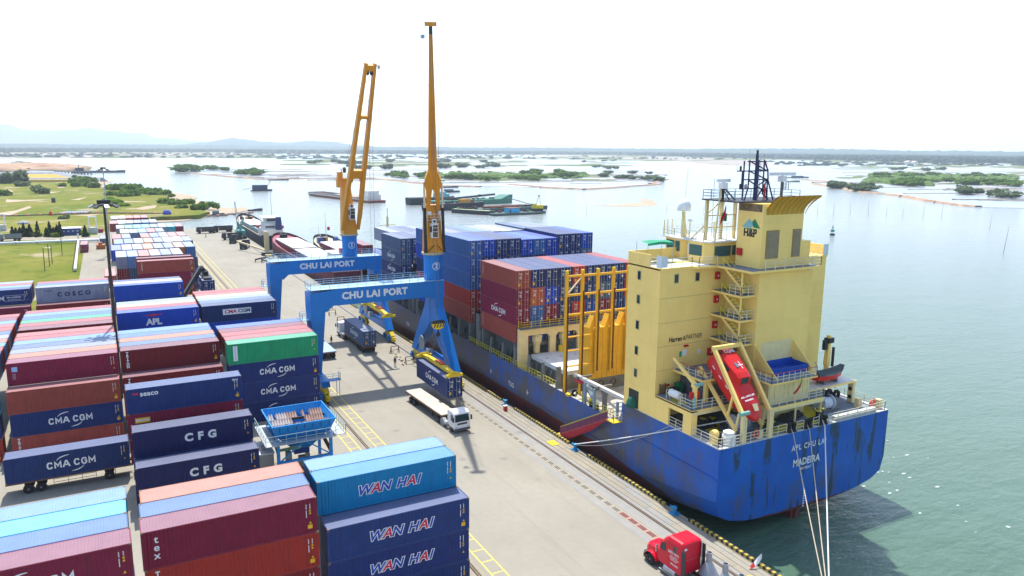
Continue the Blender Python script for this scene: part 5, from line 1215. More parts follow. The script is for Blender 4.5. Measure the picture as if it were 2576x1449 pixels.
ob('cloth', G().grid([[(60.8, 62.9, 31.0), (60.35, 62.9, 30.6), (60.25, 62.9, 29.7)], [(60.95, 62.85, 32.1), (60.75, 62.9, 31.2), (60.5, 62.9, 30.1)], [(61.0, 62.8, 31.7), (61.0, 62.85, 30.9), (60.75, 62.9, 30.4)]]), M('crimson cloth', (.5, .01, .06), .8), fl)
# satellite dome and aerials on the wheelhouse roof
dm = ob('satellite_dome', G().lathe((60.3, 69, 30.95), [(.78, 0), (.82, .35), (.80, .75), (.62, 1.15), (.3, 1.36), (.02, 1.4)], 20), WHITE, SHIP, smooth=True)
ob('dome_mast', G().prism([(60.05, 27.8), (60.75, 27.8), (60.45, 30.0), (60.4, 30.95), (60.15, 30.95)], 'y', 68.85, 69.15).beam((60.9, 68.9, 27.8), (60.45, 69, 30.2), .06).beam((61.2, 68.9, 27.8), (60.5, 69, 29.2), .05), CREAML, dm)
for x, y, z, r_ in ((60.9, 68.5, 29.7, .33), (65.7, 71, 30.3, .36), (62.9, 66.6, 29.6, .33)):
    d = ob('antenna_dome', G().lathe((x, y, z), [(r_*.9, 0), (r_, .12), (r_*.7, .26), (.02, .3)], 14), WHITE, SHIP); ob('antenna_post', G().tube((x, y, 27.8), (x, y, z), .07, n=6), CREAML, d)
ob('whip_aerial', G().tube((60.45, 69.1, 32.3), (61.0, 69.4, 36.0), .02, n=4).tube((62.0, 66.0, 27.8), (62.2, 66.2, 34.8), .03, n=4), GALV, SHIP)
for x, y in ((59.6, 71.6), (60.2, 71.7), (60.9, 71.7)): ob('vent_pipe', G().tube((x, y, 27.8), (x, y, 29.7), .07, n=6), CREAML, SHIP)
# stair landings between the block and the casing
for k, z in enumerate((22.4, 19.65, 16.9)):
    l_ = ob('stair_landing', G().box(60.0, 62.13, 58.75, 63.38, z-.22, z), CREAM, SHIP)
    ob('deck_surface', G().box(60.05, 62.1, 58.8, 63.3, z, z+.015), DECK, l_)
    ob('handrail', G().rail([(60.05, 60.6, z), (60.05, 58.8, z), (62.1, 58.8, z)], step=.9), HRAIL, l_)
    ob('post', G().beam((60.1, 58.85, z), (60.1, 58.85, z+2.55), .14), CREAM, l_)
for k, z in enumerate((25.3, 22.4, 19.65, 16.9)):
    a, b = Vector((60.55, 61.9, z)), Vector((61.4, 59.3, z-2.7))
    st = ob('stair', G().beam(a+Vector((-.35, 0, 0)), b+Vector((-.35, 0, 0)), .1, .26).beam(a+Vector((.35, 0, 0)), b+Vector((.35, 0, 0)), .1, .26), CREAM, SHIP)
    for i in range(9):
        c = a.lerp(b, (i+.5)/9); ob('step', G().box(c.x-.32, c.x+.32, c.y-.13, c.y+.13, c.z-.02, c.z+.02), M('step plate', (.3, .3, .28), .6), st)
    ob('handrail', G().beam(a+Vector((-.35, .1, .95)), b+Vector((-.35, .1, .95)), .055).beam(a+Vector((.35, .1, .95)), b+Vector((.35, .1, .95)), .055).beam(a+Vector((-.35, 0, 0)), a+Vector((-.35, .1, .95)), .055).beam(a+Vector((.35, 0, 0)), a+Vector((.35, .1, .95)), .055).beam(b+Vector((-.35, 0, 0)), b+Vector((-.35, .1, .95)), .055).beam(b+Vector((.35, 0, 0)), b+Vector((.35, .1, .95)), .055).beam((a+b)/2+Vector((-.35, 0, 0)), (a+b)/2+Vector((-.35, .1, .95)), .05).beam((a+b)/2+Vector((.35, 0, 0)), (a+b)/2+Vector((.35, .1, .95)), .05), YRAIL, st)
# aft decks at three levels
ad = ob('aft_deck', G().prism([(XP, 57.3), (58.9, 57.3), (60.8, 56.9), (60.8, 54.2), (69.0, 54.2), (69.0, 58.3), (62.2, 58.3), (62.2, 63.3), (XP, 63.3)], 'z', 10.75, 10.95), CREAM, SHIP)
ob('deck_surface', G().prism([(XP+.12, 57.4), (58.9, 57.4), (60.9, 57), (60.9, 54.3), (68.9, 54.3), (68.9, 58.3), (62.1, 58.35), (62.1, 63.3), (XP+.12, 63.3)], 'z', 10.95, 10.965), DECK, ad)
ob('deck_beam', G().beam((XP+.2, 57.35, 10.6), (59, 57.35, 10.6), .25, .35).beam((60.8, 54.3, 10.6), (69, 54.3, 10.6), .2, .3), CREAML, ad)
ob('deck_marking', G().prism([(52.8, 59.7), (53.7, 59.3), (54.0, 61.3), (53.0, 61.6)], 'z', 10.965, 10.98), DYEL, ad)
ob('handrail', G().rail([(XP+.06, 59.2, 10.95), (XP+.06, 57.4, 10.95), (58.2, 57.4, 10.95)], step=1.5).rail([(60.9, 54.25, 10.95), (68.9, 54.25, 10.95), (68.9, 56.5, 10.95)], step=1.1), HRAIL, ad)
hs = ob('deck_house', G().box(61.1, 67.4, 55.0, 58.38, 10.95, 13.5), CREAML, SHIP)
g = G()
for i in range(9): g.box(61.3+i*.72, 61.38+i*.72, 54.95, 55.0, 11, 13.45)
ob('stiffener', g, CREAML, hs)
ud = ob('upper_deck', G().prism([(60.5, 54.1), (67.6, 54.1), (68.9, 55.6), (68.9, 58.38), (60.5, 58.38)], 'z', 13.5, 13.65), CREAM, SHIP)
ob('deck_surface', G().box(60.6, 67.6, 54.2, 58.38, 13.65, 13.665), DECK, ud)
RRAIL = M('red handrail', (.42, .08, .08), .5, var=.2)
ob('handrail', G().rail([(60.6, 58.3, 13.65), (60.6, 54.2, 13.65), (67.5, 54.2, 13.65), (68.8, 55.6, 13.65)], step=.9, bars=(.7, .35)), HRAIL, ud)
ob('top_rail', G().beam((60.6, 58.3, 14.7), (60.6, 54.2, 14.7), .06).beam((60.6, 54.2, 14.7), (67.5, 54.2, 14.7), .06).beam((67.5, 54.2, 14.7), (68.8, 55.6, 14.7), .06), RRAIL, ud)
pd = ob('port_deck', G().box(54.9, 60.0, 58.5, 63.38, 13.4, 13.65), CREAM, SHIP)
ob('deck_surface', G().box(55, 59.95, 58.6, 63.3, 13.65, 13.665), DECK, pd)
ob('handrail', G().rail([(55.0, 63.2, 13.65), (55.0, 58.6, 13.65), (57.3, 58.6, 13.65)], step=1.1, bars=(.7, .35)), HRAIL, pd); ob('top_rail', G().beam((55, 63.2, 14.7), (55, 58.6, 14.7), .06).beam((55, 58.6, 14.7), (57.3, 58.6, 14.7), .06), RRAIL, pd)
ob('pillar', G().box(55.7, 56.1, 58.8, 59.2, 10.97, 13.4), CREAM, pd)
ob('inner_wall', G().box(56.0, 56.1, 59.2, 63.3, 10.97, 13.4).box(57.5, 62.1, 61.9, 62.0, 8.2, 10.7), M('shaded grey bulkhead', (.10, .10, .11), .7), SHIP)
ob('lower_wall', G().box(60.6, 69.5, 57.2, 58.35, 8.2, 10.7), CREAML, SHIP)
for x in (61.0, 64.8, 68.8): ob('deck_pillar', G().beam((x, 54.4, 8.2), (x, 54.4, 10.6), .14), CREAML, SHIP)
sp_ = ob('rescue_boat_deck', G().box(69.4, 77.7, 56.6, 60.2, 10.75, 10.95), CREAM, SHIP)
ob('deck_surface', G().box(69.5, 77.6, 56.7, 60.1, 10.95, 10.965), DECKL, sp_)
g = G().prism([(56.7, 8.2), (57.4, 8.2), (57.4, 10.75), (56.7, 10.75)], 'x', 77.2, 77.6)
lg = ob('frame_leg', g, CREAML, sp_)
for z in (8.9, 9.9): ob('lightening_hole', G().tube((77.19, 57.05, z), (77.18, 57.05, z), .26, n=14), DARK, lg)
# ------- fittings of the poop, each standing on the deck
def drum_bollards(x, y, ang, label, z=8.17):
    b = thing('deck_bollard', (x, y, z), label, 'bollard', None); d = Vector((math.cos(ang), math.sin(ang), 0))
    for s in (-.55, .55):
        c = Vector((x, y, z))+d*s
        k = ob('post', G().lathe(c, [(.36, 0), (.32, .5), (.36, .95), (.34, 1.0)], 14), DARK, b); ob('cap', G().tube(c+Vector((0, 0, 1.0)), c+Vector((0, 0, 1.04)), .36, n=14), DYEL, k)
    ob('base_plate', G().box(x-1.1, x+1.1, y-.55, y+.55, z+.012, z+.05), DARK, b)
drum_bollards(56.1, 58.7, -.35, 'pair of black mooring bollards with yellow caps under the aft deck')
drum_bollards(61.1, 54.9, -.35, 'pair of black mooring bollards with yellow caps behind the lifeboat leg')
drum_bollards(69.4, 54.9, .5, 'pair of black mooring bollards with yellow caps beside the white winch')
def winch(x, y, label, mat, dr):
    w = thing('mooring_winch', (x, y, 8.17), label, 'winch')
    ob('drum', G().lathe((x, y, 9.15), [(.95, -.9), (.95, -.8), (.55, -.78), (.72, -.7), (.72, .6), (.55, .7), (.95, .72), (.95, .82)], 18, 'x'), dr, w)
    ob('base', G().box(x-1.1, x+1.9, y-.6, y+.6, 8.18, 8.5).box(x+1.0, x+1.6, y-.5, y+.5, 8.5, 9.7), mat, w)
winch(72.0, 56.4, 'white mooring winch with a wide drum under the rescue boat', GREYP, M('white rope drum', (.5, .56, .62), .7, var=.2))
winch(58.4, 56.4, 'grey blue mooring winch in the shade under the lifeboat', M('grey blue paint', (.16, .24, .34), .6, var=.15), M('rope coil', (.45, .45, .5), .8))
q = random.Random(4)
for x, y, w_, l in ((65.8, 56.2, 1.5, 'dark heap of mooring rope lying before the deck wall'), (67.5, 56.6, 1.1, 'second dark heap of rope close to the yellow deck patch'), (62.8, 55.9, 1.2, 'dark rope pile behind the lifeboat frame'), (57.2, 57.2, .9, 'dark flat coil of hose by the shaded bollards')):
    rows = []
    for k in range(5):
        t = k/4; rows.append([(x+math.cos(a*.524)*w_*math.cos(t*1.5)*q.uniform(.75, 1.1), y+math.sin(a*.524)*.6*w_*math.cos(t*1.5)*q.uniform(.75, 1.1), 8.18+.7*math.sin(t*1.5)*q.uniform(.8, 1.1)) for a in range(12)])
    ob('rope_heap', G().grid(rows, True), M('dark wet rope', (.05, .05, .05), .9, var=.5, vs=6), loc=(x, y, 8.17), label=l, cat='rope')
for i, (x, l) in enumerate(((63.0, 'over the stern name'), (65.5, 'above the middle stern rope'), (67.9, 'above the rope running straight down'))):
    f_ = thing('fairlead', (x, 53.25, 8.25), 'black roller fairlead on the stern edge '+l, 'fairlead')
    for s in (-.36, .36): ob('roller', G().lathe((x+s, 53.25, 8.26), [(.34, 0), (.24, .2), (.2, .55), (.3, .85), (.28, .95)], 12), RUBBER, f_)
    ob('sill', G().box(x-.75, x+.75, 53.05, 53.5, 8.26, 8.33), DARK, f_)
def mooring(name, pts, r_, mat, label): 
    o = ob(name, G().path([Vector(p) for p in pts], r_, 6), mat, loc=pts[0], label=label, cat='rope'); return o
def sag(a, b, s, n=14): return [Vector(a).lerp(Vector(b), i/n)-Vector((0, 0, 4*s*(i/n)*(1-i/n))) for i in range(n+1)]
ROPEW = M('white mooring rope', (.66, .66, .66), .8, var=.1); ROPET = M('tan mooring rope', (.5, .42, .3), .8, var=.15)
mooring('mooring_rope', [(63, 53.25, 8.6)]+sag((63.0, 52.9, 8.1), (50.45, 37.5, .8), .2), .05, ROPET, 'tan mooring rope running from the stern name down to the quay')
mooring('mooring_rope', [(65.5, 53.25, 8.6)]+sag((65.5, 52.9, 8.1), (50.45, 37.4, .8), .15), .05, ROPET, 'tan mooring rope between the other two at the stern')
mooring('mooring_rope', [(69.8, 56, 9.0), (67.9, 53.3, 8.75)]+sag((67.9, 52.9, 8.2), (50.45, 37.3, .8), .0), .065, ROPEW, 'straight white mooring rope hanging from the last stern fairlead')
mooring('mooring_rope', [(57.6, 57.0, 9.2), (54, 57.9, 8.9)]+sag((52.6, 58.9, 8.5), (50.4, 76.2, .8), .1), .07, ROPEW, 'taut white spring rope from the side opening to the blue bollard')
mooring('mooring_rope', sag((52.6, 60.4, 8.4), (50.4, 76.0, .8), .9), .045, M('grey rope', (.4, .4, .38), .8), 'slack grey spring rope hanging below the taut white one')
lb = thing('lifebuoy', (77.4, 54.2, 8.2), 'orange lifebuoy fixed to the rail at the far stern corner', 'lifebuoy')
ORB = M('orange buoy plastic', (.75, .12, .06), .5)
def torus(c, R1, r1, axis='y', n=18, m_=8):
    rows = []
    for i in range(n):
        a = 2*PI*i/n; row = []
        for j in range(m_):
            b = 2*PI*j/m_; rr = R1+r1*math.cos(b); p = (rr*math.cos(a), r1*math.sin(b), rr*math.sin(a))
            if axis == 'x': p = (p[1], p[0], p[2])
            if axis == 'z': p = (p[0], p[2], p[1])
            row.append(Vector(c)+Vector(p))
        rows.append(row)
    rows.append(rows[0]); return G().grid(rows, True)
ob('ring', torus((77.4, 54.1, 8.95), .36, .1), ORB, lb); ob('bracket', G().box(77.0, 77.8, 54.2, 54.25, 8.26, 9.0), ORB, lb)
lb = thing('lifebuoy', (58.0, 53.4, 8.2), 'orange lifebuoy on the stern rail between the lifeboat legs', 'lifebuoy')
ob('ring', torus((57.9, 53.35, 8.9), .36, .1), ORB, lb); ob('bracket', G().box(58.2, 59.0, 53.4, 53.5, 8.26, 9.1), CREAML, lb)
ob('stern_rail', G().rail([(53.0, 53.15, 8.26), (62.2, 53.15, 8.26)], step=1.4).rail([(63.7, 53.15, 8.26), (64.8, 53.15, 8.26)]).rail([(66.3, 53.15, 8.26), (67.2, 53.15, 8.26)]).rail([(68.7, 53.15, 8.26), (78.4, 53.15, 8.26), (78.6, 63, 8.26)], step=1.5).rail([(XP+.1, 57.1, 8.26), (XP+.1, 53.3, 8.26), (53, 53.15, 8.26)], step=1.3).rail([(XP+.1, 60.9, 8.2), (XP+.1, 58.7, 8.2)], step=1.2), HRAIL, SHIP)
for x, y in ((76.6, 55.4), (78.4, 54.0)): ob('vent_box', G().box(x-.3, x+.3, y-.3, y+.3, 8.2, 9.3), CREAML, SHIP)
t = thing('vent_cowl', (53.1, 54.4, 8.2), 'cream mushroom vent with a bent top at the near stern corner', 'vent'); ob('trunk', G().box(52.85, 53.45, 54.2, 54.7, 8.26, 9.3), CREAM, t); ob('cowl', G().lathe((53.1, 54.45, 9.35), [(.42, -.3), (.46, 0), (.42, .3)], 16, 'x'), CREAM, t)
t = thing('covered_capstan', (54.5, 53.8, 8.2), 'capstan wrapped in a white sheet at the near stern corner', 'capstan'); ob('sheet', G().lathe((54.5, 53.85, 8.27), [(.75, 0), (.72, .8), (.55, 1.15), (.6, 1.3), (.2, 1.5)], 9), M('white tarpaulin', (.72, .72, .70), .8, var=.1, bump=.6, bs=3), t)
t = thing('electrical_cabinet', (53.9, 54.5, 8.2), 'small black and cream electrical cabinet beside the wrapped capstan', 'cabinet'); ob('cabinet', G().box(53.75, 54.0, 54.3, 54.6, 8.27, 9.4), DARK, t)
# life raft, davit, bins on the aft deck
t = thing('life_raft', (53.2, 60.5, 10.97), 'white life raft canister in its rack at the deck edge', 'life raft')
ob('canister', G().lathe((53.1, 60.7, 11.75), [(.3, -.85), (.42, -.75), (.44, 0), (.42, .75), (.3, .85)], 14, 'y'), M('white canister', (.72, .72, .70), .5, bump=.3, bs=4), t); ob('rack', G().rail([(52.7, 61.7, 10.97), (53.6, 61.7, 10.97)], step=.5).rail([(52.7, 59.6, 10.97), (53.6, 59.6, 10.97)], step=.5), HRAIL, t)
t = thing('deck_davit', (53.6, 58.2, 10.97), 'cream deck davit with a slanting jib and red hydraulic tanks', 'davit')
ob('post', G().tube((53.6, 58.2, 10.97), (53.6, 58.2, 13.2), .28, n=10).box(53.3, 53.9, 57.9, 58.5, 13.2, 13.5), CREAM, t); ob('jib', G().beam((53.6, 58.2, 13.5), (53.4, 61.6, 15.6), .3, .4, .2, .25), CREAM, t); ob('winch_drum', G().tube((53.4, 58.0, 13.5), (54.4, 57.9, 13.55), .2), M('sea green paint', (.2, .42, .36), .5), t)
for s in (-.45, .4): ob('tank', G().tube((53.6+s, 58.2, 12.0), (53.6+s, 58.2, 12.7), .25, n=10), REDP, t)
ob('gas_bottle', G().lathe((53.25, 57.85, 10.97), [(.2, 0), (.2, 1.0), (.06, 1.3)], 10), MATS['sea green paint'], t)
t = thing('bin', (55.3, 62.6, 10.97), 'green wheeled bin against the cream wall', 'bin'); ob('body', G().hexa([(54.95, 62.3, 11), (55.6, 62.3, 11), (55.6, 62.9, 11), (54.95, 62.9, 11), (54.85, 62.2, 12.2), (55.7, 62.2, 12.2), (55.7, 63, 12.2), (54.85, 63, 12.2)]), M('green plastic', (.01, .14, .06), .5), t)
t = thing('tyre_stack', (54.3, 62.4, 10.97), 'heap of black hoses beside the green bin', 'hose'); ob('coil', torus((54.2, 62.5, 11.2), .45, .2, 'z'), RUBBER, t); ob('coil', torus((54.4, 62.4, 11.6), .4, .2, 'z'), RUBBER, t)
t = thing('pallet', (53.4, 63.1, 10.97), 'brown wooden pallet leaning on the cream wall', 'pallet')
for i in range(5): ob('slat', G().box(53.0, 53.9, 63.18, 63.24, 11.05+i*.22, 11.2+i*.22), M('brown wood', (.22, .13, .06), .8), t)
ob('runner', G().box(53.0, 53.08, 63.24, 63.32, 11, 12.2).box(53.82, 53.9, 63.24, 63.32, 11, 12.2), MATS['brown wood'], t)
# free-fall lifeboat and its launching frame
fr = thing('launching_davit', (57.85, 53.4, 8.2), 'cream launching frame with slanting rails over the stern', 'davit')
for x in (55.95, 59.75):
    ob('leg', G().box(x-.25, x+.05, 53.1, 53.5, 8.2, 11.3).box(x+.1, x+.3, 53.1, 53.45, 8.2, 11.0), CREAML, fr)
    ob('rail_girder', G().beam((x, 53.5, 11.2), (x, 58.2, 17.2), .34, .4), CREAM, fr)
    ob('ramp_girder', G().beam((x, 54.3, 9.2), (x, 60.2, 14.6), .3, .35).beam((x, 60.2, 14.6), (x, 60.2, 13.65), .3).beam((x, 55.6, 10.6), (x, 55.0, 12.9), .2), CREAM, fr)
    ob('strut', G().beam((x, 54.6, 8.2), (x, 54.0, 11.2), .2), CREAML, fr)
ob('cross_beam', G().beam((55.8, 58.2, 17.2), (59.9, 58.2, 17.2), .4, .4), CREAM, fr)
ob('sheave', G().tube((56.6, 58.1, 16.75), (56.9, 58.1, 16.75), .25).tube((58.8, 58.1, 16.75), (59.1, 58.1, 16.75), .25), RUSTY, fr)
ob('winch_motor', G().tube((55.4, 53.3, 11.45), (56.5, 53.2, 11.5), .24), MATS['sea green paint'], fr)
boat = thing('lifeboat', (57.85, 56.4, 12.9), 'red enclosed free-fall lifeboat tilted nose down on its ramp', 'lifeboat')
LRED = M('red fibreglass', (.66, .022, .02), .3, var=.06)
ax = Vector((0, -6.4, -5.0)).normalized(); upv = Vector((0, -5.0, 6.4)).normalized(); bc = Vector((57.85, 56.5, 13.15))
def BP(u, s, h): return bc+ax*u+Vector((1, 0, 0))*s+upv*h
rows = []
for u, wd, hb, ht in ((-4.0, 1.15, -.65, .85), (-3.8, 1.45, -.95, 1.1), (-2.5, 1.62, -1.15, 1.2), (-.5, 1.66, -1.25, 1.18), (1.2, 1.6, -1.25, 1.02), (2.5, 1.36, -1.15, .75), (3.5, .95, -.9, .4), (4.05, .45, -.55, .05), (4.25, .06, -.3, -.2)):
    row = []
    for i in range(16):
        a = 2*PI*i/16; c, s_ = math.cos(a), math.sin(a)
        row.append(BP(u, wd*math.copysign(abs(c)**.7, c), (ht if s_ > 0 else -hb)*math.copysign(abs(s_)**.8, s_)))
    rows.append(row)
g = G().grid(rows, True); g.f.append(list(range(15, -1, -1))); g.mi.append(0)
hu = ob('hull', g, LRED, boat, smooth=True)
rows = []
for u, wd, h in ((-3.8, 1.05, 1.7), (-2.9, 1.15, 1.95), (-1.6, 1.1, 1.92), (-.5, .95, 1.95), (.1, .9, 1.85), (.55, .85, 1.0)):
    rows.append([BP(u, -wd*1.15, .6), BP(u, -wd, h*.92), BP(u, -wd*.6, h), BP(u, wd*.6, h), BP(u, wd, h*.92), BP(u, wd*1.15, .6)])
g = G().grid(rows); n_ = 6; g.f.append(list(range(n_))); g.f.append(list(range((len(rows)-1)*n_, len(rows)*n_))); g.mi += [0, 0]
cn = ob('canopy', g, LRED, boat)
ob('window', G().add([BP(.16, -.5, 1.74), BP(.16, .5, 1.74), BP(.47, .48, 1.15), BP(.47, -.48, 1.15)], [(0, 1, 2, 3)]).move((0, -.03, .03)), GLASS, cn)
for s in (-1, 1): ob('window', G().add([BP(-2.2, s*1.2, 1.6), BP(-1.2, s*1.16, 1.6), BP(-1.2, s*1.22, 1.15), BP(-2.2, s*1.26, 1.15)], [(0, 1, 2, 3)]).move((s*.03, 0, 0)), GLASS, cn)
ob('hatch', G().hexa([BP(-1.75, -.45, 1.9), BP(-1.15, -.45, 1.9), BP(-1.15, -.1, 1.9), BP(-1.75, -.1, 1.9), BP(-1.75, -.45, 2.02), BP(-1.15, -.45, 2.02), BP(-1.15, -.1, 2.02), BP(-1.75, -.1, 2.02)]), M('grey hatch', (.2, .2, .22), .4), cn)
LW = MATS['white lettering']
ob('cross_mark', G().add([BP(-1.9, .2, 1.86), BP(-.9, .2, 1.9), BP(-.9, .3, 1.9), BP(-1.9, .3, 1.86), BP(-1.45, -.1, 1.88), BP(-1.35, -.1, 1.88), BP(-1.35, .6, 1.88), BP(-1.45, .6, 1.88)], [(0, 1, 2, 3), (4, 5, 6, 7)]).move(upv*.12), LW, cn)
def bt(body, u, s, h, size, tilt):
    o = link('lettering', text_mesh(body, size, .01, 0, 1, 'CENTER', LW), boat)
    nrm = (upv*math.cos(tilt)+Vector((-1, 0, 0))*math.sin(tilt)).normalized(); xd = ax.cross(Vector((1, 0, 0))); xx = (Vector((1, 0, 0))*math.cos(tilt)+upv*math.sin(tilt)).normalized()
    yy = nrm.cross(xx)
    mm = Matrix((xx, yy, nrm)).transposed().to_4x4(); mm.translation = BP(u, s, h)-origin(boat); o.matrix_local = mm
bt('CQAE', -3.3, 0, 2.0, .55, 0); bt('APL CHU LAI', 1.9, -.45, 1.02, .28, .25); bt('MADEIRA', 2.3, -.45, .92, .24, .25)
ob('tow_plate', G().add([BP(2.8, -.4, .78), BP(2.8, .35, .78), BP(3.5, .3, .48), BP(3.5, -.3, .48)], [(0, 1, 2, 3)]).move(upv*.06), CREAML, boat)
g = G()
for k in range(5): g.add([BP(-2.8+k*1.3, -1.60, .4), BP(-2.3+k*1.3, -1.62, .4), BP(-2.3+k*1.3, -1.64, .28), BP(-2.8+k*1.3, -1.62, .28)], [(0, 1, 2, 3)])
ob('reflector', g.move((-.05, 0, .03)), LW, boat, kind='stuff')
# rescue boat and davit to starboard
rb = thing('rescue_boat', (73.9, 57.8, 10.97), 'small red rescue boat under a grey cover on the raised deck', 'boat')
rows = []
for u, w_, z0, z1 in ((-2.3, .8, .5, 1.2), (-1, .95, .4, 1.15), (.6, .95, .4, 1.2), (1.8, .6, .6, 1.35), (2.5, .06, .95, 1.5)):
    rows.append([(73.9+u, 57.8-w_, 10.97+z1), (73.9+u, 57.8-w_*.7, 10.97+z0+.1), (73.9+u, 57.8, 10.97+z0), (73.9+u, 57.8+w_*.7, 10.97+z0+.1), (73.9+u, 57.8+w_, 10.97+z1)])
g = G().grid(rows); g.f.append([0, 1, 2, 3, 4]); g.mi.append(0); ob('hull', g, LRED, rb)
ob('cover', G().grid([[(r_[0][0], r_[0][1]-.05, r_[0][2]), (r_[2][0], r_[2][1]-.3, r_[0][2]+.4), (r_[2][0], r_[2][1]+.3, r_[0][2]+.4), (r_[4][0], r_[4][1]+.05, r_[4][2])] for r_ in rows]), M('dark grey cover', (.05, .07, .08), .8, bump=.5, bs=3), rb)
ob('chock', G().box(72.7, 72.9, 57.2, 58.4, 10.97, 11.5).box(74.8, 75, 57.2, 58.4, 10.97, 11.5), GREYP, rb)
t = thing('boat_davit', (76.2, 59.9, 10.97), 'stout cream davit with a dark cylinder behind the rescue boat', 'davit')
ob('column', G().tube((76.2, 59.9, 10.97), (76.2, 59.9, 12.2), .3).beam((76.2, 59.9, 12.2), (76.5, 60.1, 15.9), .6, .6, .35, .4), CREAM, t); ob('lift_cylinder', G().tube((77.0, 59.7, 12.0), (77.1, 59.8, 14.4), .17), DARK, t); ob('head', G().box(76.0, 77.0, 59.7, 60.4, 15.0, 15.6).box(75.5, 76.0, 59.8, 60.2, 14.2, 15.4), DARK, t)
t = thing('pool', (65.5, 57.2, 13.67), 'bright blue tarpaulin pool boxed in between two cream braces', 'pool'); PB = M('blue tarpaulin', (.008, .07, .40), .5, bump=.4, bs=3)
ob('side_wall', G().box(62.6, 68.1, 55.9, 56.0, 13.67, 14.5).box(62.6, 68.1, 58.2, 58.36, 13.67, 14.7).box(62.55, 62.65, 56, 58.2, 13.67, 14.5).box(68.05, 68.15, 56, 58.2, 13.67, 14.5), PB, t); ob('liner', G().box(62.65, 68.05, 56.0, 58.2, 13.67, 13.9), PB, t)
ob('tarpaulin_heap', G().lathe((69.0, 57.9, 10.97), [(.9, 0), (.95, 2.6), (.7, 3.3), (.3, 3.7)], 9), M('dark green tarpaulin', (.015, .09, .06), .8, bump=.6, bs=2), loc=(69, 57.9, 10.97), label='dark green tarpaulin bundle beside the cream brace', cat='tarpaulin')
t = thing('national_flag', (64.5, 53.95, 10.97), 'green and red flag drooping on a slanted staff at the stern', 'flag')
ob('staff', G().tube((64.4, 54.2, 10.97), (64.8, 53.7, 14.6), .04, n=6), CREAML, t)
ob('green_cloth', G().grid([[(64.75, 53.75, 14.3), (64.6, 53.7, 13.3), (64.45, 53.7, 12.9)], [(64.5, 53.68, 13.9), (64.3, 53.66, 13.2), (64.1, 53.66, 12.9)]]), M('green cloth', (.01, .22, .06), .8), t); ob('red_cloth', G().grid([[(64.5, 53.66, 13.5), (64.45, 53.7, 12.9)], [(63.9, 53.64, 12.9), (64.0, 53.66, 12.5)], [(63.3, 53.6, 12.45), (63.5, 53.62, 12.25)]]), M('red cloth', (.4, .02, .03), .8), t)
for x, z in ((72.6, 9.9), (73.9, 9.6)): tt = ob('tyre_fender', torus((x, 56.4, z+.25), .42, .2, 'y'), RUBBER, loc=(x, 56.4, z), label='black tyre hung under the rescue boat deck, '+('nearer the winch' if x < 73 else 'nearer the far rail'), cat='tyre', group='tyres under the rescue boat deck')
# ------- cargo deck
cg = ob('cell_guide', G().box(53.1, 53.3, 83.3, 83.5, 4.6, 4.7), GOLD, SHIP)
for i, x in enumerate((53.25, 55.75, 58.27, 60.85, 63.4, 66, 68.5, 71, 73.5, 76)):
    z0 = 4.6 if i < 2 else 7.2
    ob('guide_post', G().box(x-.2, x+.2, 83.25, 83.6, z0, 21.7), GOLD, cg); ob('rusty_guide', G().box(x+.02, x+.24, 83.18, 83.25, z0+.4, 19.2 if i else 18.5), RUSTY, cg); ob('guide_tip', G().box(x-.17, x+.17, 83.2, 83.62, 21.7, 22.1), YEL, cg)
for z in (21.3, 18.72, 16.0): ob('guide_beam', G().box(53.45, 76, 83.3, 83.55, z-.14, z+.14), GOLD, cg)
for z in (12.85, 10.9, 8.7): ob('guide_beam', G().box(53.45, 57.4, 83.3, 83.42, z, z+.12).box(53.45, 57.4, 83.6, 83.72, z, z+.12), GOLD, cg)
ob('brace', G().beam((53.35, 83.4, 18.9), (55.6, 83.4, 21.1), .16), M('pale guide brace', (.62, .55, .38), .5), cg)
bx = ob('ventilation_house', G().box(57.4, 78.3, 83.75, 85.3, 6.3, 13.65), GOLD, SHIP)
g = G()
for i in range(24): g.box(57.9+i*.85, 57.97+i*.85, 83.7, 83.75, 6.4, 13.6)
ob('stiffener', g, GOLD, bx)
for i in range(3): ob('gusset', G().prism([(58.27+i*2.55-.9, 13.65), (58.27+i*2.55-.22, 13.65), (58.27+i*2.55-.22, 15.4)], 'y', 83.8, 84.9).prism([(58.27+i*2.55+.9, 13.65), (58.27+i*2.55+.22, 13.65), (58.27+i*2.55+.22, 15.4)], 'y', 83.8, 84.9), GOLD, bx)
ob('base_coaming', G().box(57.4, 78.3, 83.72, 85.4, 4.55, 6.3), GREYP, SHIP)
for x in (59.5, 61.6): ob('ring', torus((x, 83.66, 5.5), .45, .05), RUSTY, SHIP)
ht = ob('hatch_cover', G().box(55.1, 77.6, 86.0, 96.0, 6.6, 7.2), DECKL, SHIP)
ob('hatch_coaming', G().box(55.3, 77.4, 85.9, 96.0, 4.55, 6.58), GREYP, SHIP)
g = G()
for i in range(9): g.box(56+i*2.5, 56.4+i*2.5, 88, 88.15, 7.2, 7.24).box(56+i*2.5, 56.4+i*2.5, 93, 93.15, 7.2, 7.24)
ob('lashing_socket', g, GREYP, ht, kind='stuff')
